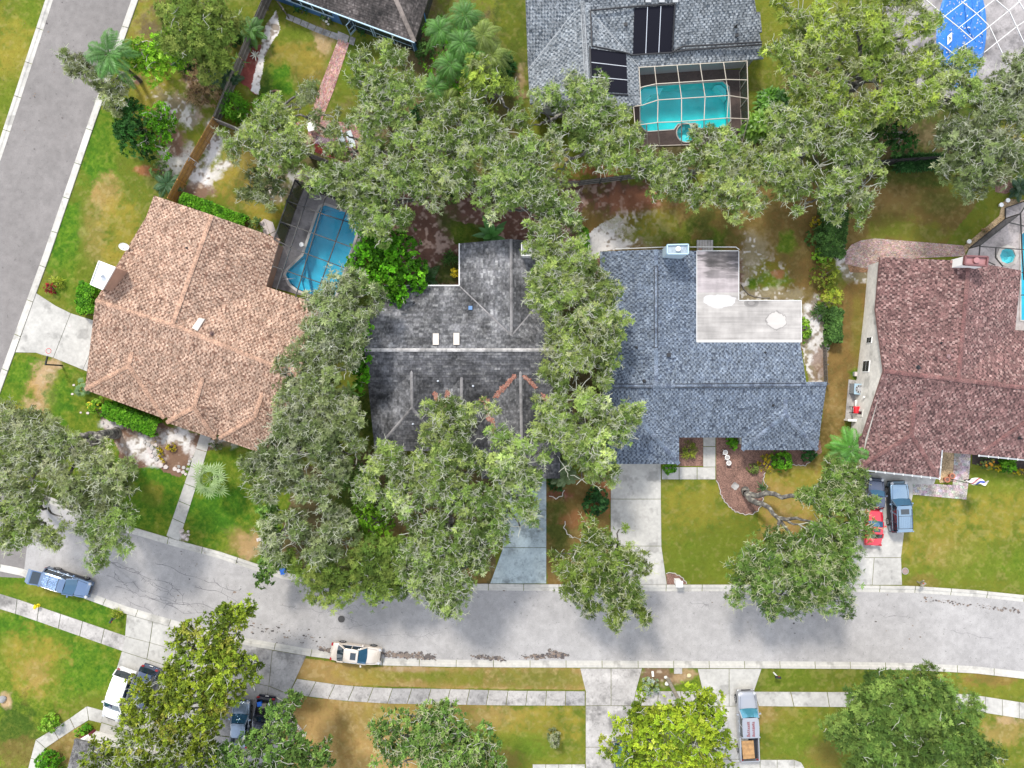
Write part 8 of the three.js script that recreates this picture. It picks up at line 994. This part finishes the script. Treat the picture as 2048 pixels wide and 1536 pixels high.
  T5('broadleaf_tree', 'green', 'bright green undergrowth tree between the tan roof oaks and the dark roof', [722, 720], [[715, 690, 22, 4], [725, 730, 24, 4], [722, 765, 22, 3.8], [735, 660, 14, 3.6], [700, 660, 20, 4]], {}); T5('broadleaf_tree', 'deep', 'dark undergrowth tree hidden in the left leafy column', [660, 850], [[650, 740, 24, 4.5], [700, 830, 22, 4], [640, 880, 24, 4.5], [720, 940, 26, 4], [690, 960, 24, 4]], { pal: 'mid' });
  T5('broadleaf_tree', 'green', 'lush bright green bush tree right of the blue pool', [770, 530], [[750, 500, 34, 4], [785, 495, 34, 4], [735, 535, 30, 3.8], [775, 540, 36, 4.2], [815, 530, 32, 3.8], [790, 575, 30, 3.6], [835, 550, 26, 3.2], [760, 470, 24, 3.8], [730, 560, 20, 3.4], [800, 600, 18, 3.2]], {}); T5('broadleaf_tree', 'deep', 'dark green tree above the mulch yard', [905, 370], [[905, 340, 26, 4], [905, 375, 26, 4], [915, 325, 20, 4]], { pal: 'dark' });
  // left edge, mossy oak
  T5('live_oak', 'olive', 'great mossy oak leaning over the street corner at the left', [232, 866], [[30, 850, 40, 8], [75, 865, 44, 8.4], [120, 885, 42, 8.6], [40, 900, 44, 8.4], [90, 915, 46, 8.8], [150, 905, 36, 8.6], [175, 940, 40, 8.6], [215, 950, 40, 8.4], [130, 955, 44, 8.8], [250, 945, 30, 8], [20, 950, 36, 8], [60, 960, 40, 8.4], [165, 985, 34, 8.4], [220, 990, 34, 8], [255, 985, 24, 7.6], [205, 885, 20, 7.6]], { tr: .42 });
  T5('live_oak', 'olive', 'mossy oak limb spread over the left end of the curving street', [90, 1000], [[30, 1010, 36, 8], [70, 1020, 34, 8], [20, 1060, 34, 7.6], [105, 1060, 30, 7.6], [60, 1070, 30, 7.6], [120, 1035, 24, 7.8], [95, 1000, 26, 8], [5, 1030, 26, 7.6], [10, 985, 26, 8]], { pal: 'oak' }); T5('live_oak', 'olive', 'mossy oak hanging over the road above the dark blue car', [240, 1010], [[190, 1045, 30, 7.4], [230, 1045, 36, 7.6], [260, 1030, 26, 7.4], [215, 1080, 30, 7.2], [240, 1075, 26, 7.2], [205, 1110, 22, 6.8], [202, 1130, 12, 6.6], [180, 1015, 24, 7.4], [175, 1070, 16, 7]], { pal: 'oak' });
  // far side front gardens
  T5('live_oak', 'oak', 'oak over the street between teal and white driveways', [1190, 1110], [[1160, 1080, 32, 7], [1200, 1065, 34, 7.2], [1150, 1120, 36, 7.2], [1200, 1115, 40, 7.6], [1245, 1110, 30, 7], [1160, 1165, 36, 7.2], [1205, 1165, 40, 7.4], [1250, 1160, 32, 7], [1180, 1205, 32, 7], [1225, 1205, 32, 7], [1265, 1195, 24, 6.6], [1120, 1110, 20, 6.6], [1285, 1225, 14, 6.2], [1280, 1120, 22, 6.6], [1230, 1235, 18, 6.4], [1240, 1060, 16, 6.6]], { pal: 'moss', tw: 2.4 });
  T5('live_oak', 'oak', 'twin trunk oak leaning out of the mulch island, upper crown', [1490, 982], [[1650, 960, 40, 7], [1690, 965, 36, 7], [1640, 1000, 44, 7.4], [1690, 1010, 40, 7.2], [1600, 1050, 40, 7.2], [1645, 1050, 44, 7.6], [1695, 1060, 38, 7.2], [1715, 1020, 22, 6.6], [1560, 1085, 34, 7], [1605, 1095, 40, 7.4], [1730, 1000, 14, 6.2]], { tr: .36, pal: 'mid', tw: 2.6, fork: .7, limbs: 2 });
  T5('live_oak', 'midf', 'oak crown over the kerb between white and right hand driveways', [1590, 1110], [[1520, 1110, 32, 7], [1480, 1130, 32, 6.8], [1530, 1150, 36, 7], [1580, 1140, 42, 7.4], [1630, 1120, 42, 7.4], [1680, 1110, 34, 7], [1640, 1165, 40, 7.2], [1590, 1185, 34, 7], [1530, 1195, 26, 6.6], [1680, 1155, 28, 6.8], [1680, 1205, 24, 6.4], [1640, 1205, 28, 6.6], [1475, 1165, 20, 6.4], [1470, 1195, 14, 6.2], [1540, 1215, 14, 6.2]], { tw: 2.2 });
  // near side of the street
  T5('broadleaf_tree', 'yel2', 'upper yellowish tree at the bottom left, reaching the street', [440, 1300], [[380, 1250, 22, 7.4], [372, 1285, 24, 7.4], [440, 1245, 34, 7.6], [480, 1225, 26, 7.4], [500, 1215, 18, 7], [430, 1290, 36, 8], [475, 1270, 26, 7.4], [400, 1320, 34, 8], [450, 1330, 40, 8.2], [495, 1330, 30, 7.8], [515, 1345, 20, 7.4], [350, 1335, 22, 7.4]], {});
  T5('broadleaf_tree', 'yel2', 'broad yellowish tree beside the white people carrier', [360, 1400], [[320, 1365, 36, 8], [365, 1370, 40, 8.4], [410, 1375, 40, 8.4], [455, 1380, 32, 8], [310, 1405, 36, 8], [360, 1415, 42, 8.4], [410, 1425, 40, 8.2], [480, 1370, 26, 7.6], [275, 1420, 24, 7.4], [440, 1420, 26, 7.6], [290, 1370, 20, 7.2]], { pal: 'yel2' });
  T5('broadleaf_tree', 'yel', 'yellow green tree over the small grey roof', [300, 1500], [[270, 1455, 32, 7.4], [310, 1455, 36, 7.8], [350, 1465, 36, 7.8], [245, 1480, 28, 7], [285, 1495, 38, 7.6], [335, 1505, 40, 7.8], [385, 1490, 34, 7.4], [215, 1505, 26, 6.6], [240, 1525, 30, 7], [400, 1525, 34, 7], [190, 1520, 18, 6.2], [420, 1470, 22, 7], [300, 1535, 30, 7]], { pal: 'yel2', tw: 1.6 });
  T5('broadleaf_tree', 'mid', 'green tree over the black pickup', [590, 1470], [[575, 1405, 26, 6.4], [600, 1390, 16, 6], [570, 1435, 30, 7], [550, 1460, 26, 6.8], [600, 1465, 32, 7], [540, 1500, 34, 7], [590, 1505, 36, 7.2], [640, 1495, 28, 6.8], [625, 1520, 30, 6.8], [505, 1510, 30, 6.8], [470, 1520, 26, 6.6], [510, 1475, 22, 6.8], [655, 1525, 20, 6.4]], { pal: 'mid', tw: 1.4 }); T5('broadleaf_tree', 'mid', 'green tree along the bottom edge left of the black pickup', [440, 1540], [[445, 1500, 24, 6.4], [470, 1500, 22, 6.4], [430, 1530, 28, 6.4], [470, 1540, 26, 6.2], [520, 1540, 26, 6.4], [560, 1540, 26, 6.4]], { pal: 'mid' });
  T5('broadleaf_tree', 'yel', 'green and yellow tree at the bottom edge, left of centre', [880, 1480], [[895, 1410, 20, 7], [875, 1430, 30, 7.6], [830, 1435, 34, 7.6], [910, 1450, 34, 8], [785, 1445, 22, 7.2], [800, 1480, 36, 7.8], [855, 1475, 38, 8.2], [915, 1495, 40, 8], [960, 1475, 32, 7.6], [985, 1495, 28, 7], [870, 1515, 38, 8], [770, 1505, 28, 7.2], [810, 1525, 34, 7.4], [760, 1455, 14, 6.8], [955, 1520, 32, 7.2], [1000, 1520, 20, 6.6]], { pal: 'mid', tw: 2 });
  T5('broadleaf_tree', 'yel', 'bright yellow green tree hiding the top of the timber pole', [1350, 1450], [[1275, 1405, 22, 8], [1300, 1430, 36, 9], [1345, 1415, 38, 9.4], [1345, 1460, 44, 10], [1395, 1400, 30, 9.2], [1400, 1445, 42, 9.8], [1425, 1410, 26, 8.8], [1260, 1450, 32, 8.8], [1295, 1480, 42, 9.4], [1250, 1500, 30, 8.6], [1340, 1505, 44, 9.6], [1395, 1495, 44, 9.6], [1440, 1470, 32, 8.8], [1445, 1510, 34, 8.8], [1215, 1490, 20, 7.8], [1410, 1390, 20, 8.6], [1470, 1530, 24, 8], [1280, 1525, 36, 9]], {});
  T5('broadleaf_tree', 'midf', 'wide deep green tree at the bottom right', [1810, 1450], [[1720, 1390, 30, 7], [1765, 1370, 34, 7.4], [1810, 1385, 40, 7.8], [1855, 1370, 36, 7.6], [1880, 1400, 34, 7.6], [1740, 1420, 40, 7.8], [1790, 1430, 46, 8.4], [1845, 1430, 46, 8.4], [1900, 1435, 36, 7.8], [1690, 1455, 34, 7.2], [1735, 1470, 42, 7.8], [1790, 1485, 46, 8.2], [1850, 1480, 46, 8.2], [1910, 1480, 40, 7.8], [1950, 1495, 36, 7.4], [1720, 1515, 34, 7.2], [1780, 1525, 40, 7.6], [1850, 1525, 42, 7.6], [1915, 1525, 40, 7.4], [1980, 1525, 32, 7], [1945, 1410, 16, 6.8], [1665, 1460, 20, 6.8]], { pal: 'mid' });
  // ---- palms and big leaved plants
  palm('leaning queen palm over the side street', [281, 162], [218, 108], 6.4, 17, 2.6, [.075, .21, .025]); palm('feather palm between the blue garage and the maroon roof', [1693, 905], [1700, 898], 2.4, 20, 2.5, [.09, .27, .025]); fanPalm('pale fan palm on the lawn below the tan roof', 446, 950, 3.0, 17, 1.9, [.22, .31, .11]); fanPalm('small fan palm at the left corner of the tan roof', 176, 778, .9, 9, 1.0, [.10, .19, .05]);
  palm('small feather palm above the patio of the brown roofed house', [505, 62], [503, 60], 1.6, 12, 1.6, [.07, .18, .02]); palm('dark cycad by the grey fence', [452, 160], [450, 158], .7, 16, 1.9, [.018, .07, .015], { name: 'cycad', droop: .4 }); palm('cycad on the bed right of the brown lawn', [2040, 375], [2040, 375], .6, 15, 1.3, [.015, .06, .015], { name: 'cycad', droop: .3 }); palm('low palm below the fan palm thicket by the dark roof', [855, 555], [853, 553], .8, 12, 1.5, [.035, .12, .015]); palm('stiff palm right of the teal driveway', [1125, 945], [1130, 950], 2.0, 16, 1.4, [.13, .19, .07], { droop: .25 }); palm('dark palm left of the orange fence foot', [338, 372], [335, 368], .8, 13, 1.6, [.03, .11, .02]);
  const th = [[880, 60, 5, 'areca palm at the top left of the palm thicket'], [925, 85, 5.4, 'areca palm in the middle of the palm thicket'], [965, 70, 5.2, 'yellowing areca palm at the right of the palm thicket'], [900, 130, 5, 'areca palm at the left foot of the palm thicket'], [950, 130, 4.8, 'areca palm at the right foot of the palm thicket'], [985, 110, 4.6, 'areca palm beside the strip of grass by the pale grey roof'], [870, 175, 4.4, 'areca palm below the corner of the brown roof'], [930, 30, 5.4, 'areca palm at the very top of the palm thicket'], [895, 205, 4.2, 'lowest areca palm of the thicket, near the oak']]; th.forEach(([x, y, h, l], i) => palm(l, [x + (1024 - x) * .05, y + (768 - y) * .05], [x, y], h, 22, 2.2, i % 3 === 2 ? [.16, .22, .03] : [.075, .21, .022], { lw: .055, ll: .24, tr: .6, lf: 30, droop: .8 }));
  T5('broadleaf_tree', 'green', 'feathery bamboo like clump among the areca palms', [905, 110], [[870, 60, 24, 3], [900, 95, 30, 3.4], [935, 60, 26, 3.4], [940, 115, 28, 3.4], [880, 140, 26, 3.2], [915, 170, 26, 3.2], [970, 90, 24, 3.2], [890, 205, 20, 3], [985, 135, 18, 3]], { pal: 'green', leaf: 'strap', s: .7, n: 14 });
  rosette('banana plant with big leaves at the back of the dark roof', 985, 480, 2.2, 12, 2.3, .55, [.06, .19, .03], { name: 'banana_plant', cat: 'banana plant' }); rosette('white striped rosette on the red mulch strip', 512, 112, .2, 14, .7, .1, [.55, .55, .48]); rosette('spiky green rosette beside the grey fence, upper', 482, 128, .4, 16, 1.1, .1, [.08, .2, .03]); rosette('spiky green rosette beside the grey fence, at its top', 505, 95, .4, 16, 1.0, .1, [.09, .2, .03]); rosette('pale green rosette at the back wall of the dark roof', 826, 566, .3, 14, .9, .2, [.2, .3, .1]); rosette('spiky dark plant on the right rim of the mulch island', 1522, 975, .3, 16, .9, .1, [.04, .1, .02]); rosette('pale big leaved plant among the oaks left of the dark roof', 702, 782, .5, 12, 1.3, .3, [.16, .3, .05]);
  // ---- shrubs, hedges
  const sh = shrub; hedge('clipped bright hedge along the front of the tan roof', [[222, 816], [262, 833], [300, 848], [322, 856]], 1.35, 1.2, 'green'); hedge('clipped hedge at the left wall of the tan roof', [[192, 572], [183, 600], [186, 628]], 1.3, 1.3, 'green'); hedge('low hedge behind the tan roof', [[372, 402], [410, 415], [450, 432], [495, 448]], 1.0, .9, 'green'); hedge('dark hedge between the two back gardens on the right', [[1658, 425], [1655, 470], [1650, 520]], 2.0, 1.8, 'dark', 'broad'); hedge('clipped narrow hedge left of the brown side lawn', [[1664, 620], [1660, 650], [1660, 685]], 1.0, 1.2, 'dark'); hedge('row of dark green plants under the dark fence', [[1785, 330], [1830, 327], [1880, 325]], .9, .6, 'deep', 'strap');
  sh('maroon leaved shrub near the top of the far left driveway', 108, 578, 10, .9, 'red', 'broad', { s: .6, n: 60 }); sh('pale grassy tuft beside the maroon shrub', 119, 568, 9, .5, 'yel', 'strap', { s: .6 }); sh('yellow variegated border plants along the stone bed', 322, 905, 6, .5, 'gold', 'broad', { ry: 22, turn: -.45, s: .5, n: 60 }); sh('single yellow shrub in the bed of the tan house', 345, 895, 8, .6, 'gold', 'broad', { s: .55, n: 60 }); sh('dark shrub beside the top of the front path', 432, 893, 12, .9, 'olive', 'broad', { s: .6 }); sh('yellow flowered shrub left of the long hedge', 196, 812, 15, 1.0, 'lime', 'round', { s: .7, flowers: [[.75, .62, .05], 12] });
  sh('shrub with glossy rosettes right of the ivory cage, upper', 1535, 215, 24, 2.4, 'green', 'big', { s: .95, gloss: true, n: 16 }); sh('bright glossy shrub with long leaves by the cage corner', 1508, 262, 26, 2.4, 'lime', 'big', { s: .95, gloss: true, n: 16 }); sh('dark glossy shrub behind the bright one by the cage', 1560, 240, 24, 2.0, 'deep', 'big', { s: .9, gloss: true, n: 15, flowers: [[.5, .08, .12], 5] });
  sh('round green bush on the lawn edge by the white driveway', 1190, 1002, 27, 1.8, 'deep', 'round', { s: .8, n: 34 }); sh('small green bush against the blue garage', 1336, 935, 12, .8, 'green', 'round', { s: .6, n: 50 }); sh('yellowish grass clump between garage and front path', 1375, 900, 15, .6, 'yel2', 'strap', { s: .6 }); sh('green bush under the blue eave right of the front path', 1462, 884, 13, .9, 'green', 'round', { s: .7, n: 40 }); sh('mounded moss green bush in the mulch island', 1505, 937, 10, .6, 'moss', 'tiny', { s: .9, n: 90 }); sh('gold flecked bush under the right hip of the blue roof', 1532, 925, 18, .9, 'gold', 'broad', { s: .6, n: 34 }); sh('large green bush under the right hip of the blue roof', 1560, 918, 22, 1.3, 'green', 'round', { s: .8, n: 36 }); sh('dark bush at the right end of the blue eave', 1612, 908, 16, 1.0, 'deep', 'round', { s: .7 });
  sh('teal green bush in the right hand border, upper', 1632, 480, 20, 1.8, 'dark', 'round', { s: .8 }); sh('vivid green bush in the right hand border', 1640, 512, 17, 1.4, 'lime', 'round', { s: .75, n: 34 }); sh('golden olive bush in the right hand border', 1643, 552, 27, 1.9, 'yel2', 'broad', { s: .7, n: 34 }); sh('pale yellow green bush in the right hand border', 1655, 600, 24, 1.9, 'yel', 'fine', { s: .7, n: 34 }); sh('dark fern at the foot of the border bushes', 1640, 625, 14, 1.0, 'dark', 'strap', { s: .8 }); sh('yellow flowering bush at the top of the right hand border', 1626, 447, 12, 1.0, 'gold', 'broad', { s: .6 }); sh('green shrub against the flat roof end', 1608, 660, 9, 1.0, 'lime', 'round', { ry: 25, s: .6, n: 50 });
  sh('yellow flowering bush by the back wall of the dark roof', 911, 547, 9, .9, 'gold', 'broad', { s: .6, n: 60, flowers: [[.8, .6, .02], 14] }); sh('green strip of shrubs between dark and blue gardens, upper', 1164, 490, 12, 1.2, 'green', 'round', { ry: 40, s: .8, n: 34 }); sh('green shrub between the columns of oaks by the blue roof', 1155, 650, 26, 2.0, 'green', 'round', { s: .8 }); sh('green undergrowth below the middle oak by the blue roof', 1140, 920, 24, 1.6, 'mid', 'broad', { s: .8 }); sh('dark ferns right of the teal driveway top', 1112, 965, 14, .9, 'deep', 'strap', { s: .8 }); sh('clump by the back wall of the dark roof', 902, 520, 10, .8, 'dark', 'strap', { s: .8 });
  sh('lime green bush in the fence corner of the back garden', 536, 220, 24, 1.8, 'lime', 'round', { s: .75, n: 32 }); sh('dark green bush against the fence left of the lime bush', 478, 222, 24, 1.8, 'green', 'strap', { s: .8, n: 24 }); sh('green bush at the left of the thin oak branch', 560, 245, 20, 1.4, 'green', 'broad', { s: .7 }); sh('dry tawny bush beside the grey fence', 435, 195, 22, 1.2, 'tawny', 'fine', { s: .8, n: 22 }); sh('pile of dry brush under the dark tree', 400, 190, 20, .7, 'tawny', 'strap', { s: .8, n: 26 }); sh('dry bush left of the brush pile', 385, 140, 24, .8, 'tawny', 'fine', { s: .9, n: 14 }); sh('dark shrub at the foot of the dark tree', 440, 130, 18, 1.6, 'dark', 'strap', { s: 1 }); sh('trailing green shrub left of the orange gate', 325, 345, 20, 1.2, 'mid', 'broad', { s: .7 });
  sh('broad leaved shrub against the top of the grey fence', 470, 75, 20, 1.6, 'dark', 'round', { s: .9 }); sh('pale shrub between dark tree and cycad', 420, 165, 20, 1.2, 'mid', 'broad', { s: .8 }); sh('dark ferny bush in the shade under the dark tree', 372, 120, 22, 1.2, 'deep', 'strap', { s: .9 }); sh('leafy shrub right of the tan roof hedge top', 515, 452, 16, 1.0, 'mid', 'broad', { s: .8 }); sh('dark shrub at the foot of the thicket by the dark roof', 845, 235, 24, 1.8, 'deep', 'broad', { s: .9 }); sh('dark bush left of the strip of grass by the grey roof', 1005, 140, 22, 2.0, 'deep', 'strap', { s: .9 }); sh('green shrub under the corner of the brown roof', 850, 110, 20, 1.8, 'dark', 'broad', { s: .9 });
  sh('planting under the screen windows of the brown roofed house, left', 606, 24, 8, .8, 'deep', 'broad', { ry: 22, turn: 1.2 + 3.14 / 2 * 0 + .6, s: .6, n: 40 }); sh('flowering planting under the screens near the screen door', 655, 44, 7, .7, 'mid', 'broad', { ry: 14, turn: 2.0, s: .6, n: 40, flowers: [[.7, .66, .6], 8] }); sh('small plant in the white bed right of the screen door', 726, 68, 7, .7, 'deep', 'broad', { s: .6, n: 50 });
  sh('bright green bush on the bottom left lawn', 108, 1440, 17, 1.3, 'lime', 'round', { s: .75, n: 40 }); sh('green bush at the bottom edge by the bent path', 105, 1520, 26, 1.6, 'green', 'round', { s: .8, n: 34 }); sh('small leafy bush beside the maroon chest', 176, 1456, 10, .8, 'green', 'round', { s: .6 }); sh('low plant left of the leafy bush by the maroon chest', 160, 1462, 8, .6, 'lime', 'round', { s: .5 }); sh('round silver rimmed bush beside the middle driveway', 1300, 1366, 18, 1.2, 'silver', 'broad', { s: .75, n: 50 }); sh('pointed brownish conifer on the bottom lawn', 1106, 1468, 11, 2.2, 'olive', 'tiny', { ry: 13, s: 1.2, n: 90, name: 'conifer', cat: 'conifer' }); sh('small plant beside the green mailbox', 238, 1226, 7, .5, 'yel', 'strap', { s: .5 });
  sh('plant row under the right hip of the maroon roof, left', 1968, 925, 14, .7, 'mid', 'broad', { s: .6, flowers: [[.7, .3, .02], 10] }); sh('orange flowering plants along the maroon front bed', 1985, 935, 18, .5, 'gold', 'broad', { ry: 7, s: .5, n: 70 }); sh('big leaved green plant in the maroon front bed', 2010, 930, 12, 1.0, 'green', 'big', { s: .55 }); sh('golden row at the right end of the maroon front bed', 2035, 943, 18, .5, 'gold', 'broad', { ry: 7, s: .5, n: 70 }); sh('red brown plant in the pebble bed by the cage', 1968, 462, 5, .5, 'tawny', 'broad', { s: .5 }); sh('dry bush at the fence end by the hedge', 1650, 690, 8, .8, 'dark', 'broad', { s: .6 });
}

// ---------------------------------------------------------------- grass: short tufts over the lawns in view, in the tone of the turf they stand on
{
  const r = rng(4242), L = [], bx = BLOCK.map(p => [Math.min(...p.map(q => q.x)), Math.max(...p.map(q => q.x)), Math.min(...p.map(q => q.z)), Math.max(...p.map(q => q.z)), p]);
  const hit = (x, z) => bx.some(([a, b, c, d, p]) => { if (x < a || x > b || z < c || z > d) return false; let k = false; for (let i = 0, j = p.length - 1; i < p.length; j = i++) if ((p[i].z > z) !== (p[j].z > z) && x < (p[j].x - p[i].x) * (z - p[i].z) / (p[j].z - p[i].z) + p[i].x) k = !k; return k; });
  for (let i = 0; i < 520000; i++) { const x = (r() - .5) * 104, z = (r() - .5) * 79, c = GROUND(x, z); if (c[2] > .11 || c[1] < c[0] * .55 || c[1] < c[2] * 1.45 || hit(x, z)) continue; const g = .72 + r() * .85; L.push([V(x, 0, z), V((r() - .5) * .7, 1, (r() - .5) * .7).normalize(), .7 + r() * .7, c.map((v, k) => v * g * (k === 1 ? 1.06 : 1)), r() * 6.28]); }
  const m = inst('grass', blades(5, .13, .05, 31, [.5, 1.35], .02), LM, L, V(0, 0, 0), scene); m.name = 'grass'; tag(m, 'short turf grass over the lawns and verges', 'grass');
}

renderer.render(scene, camera);
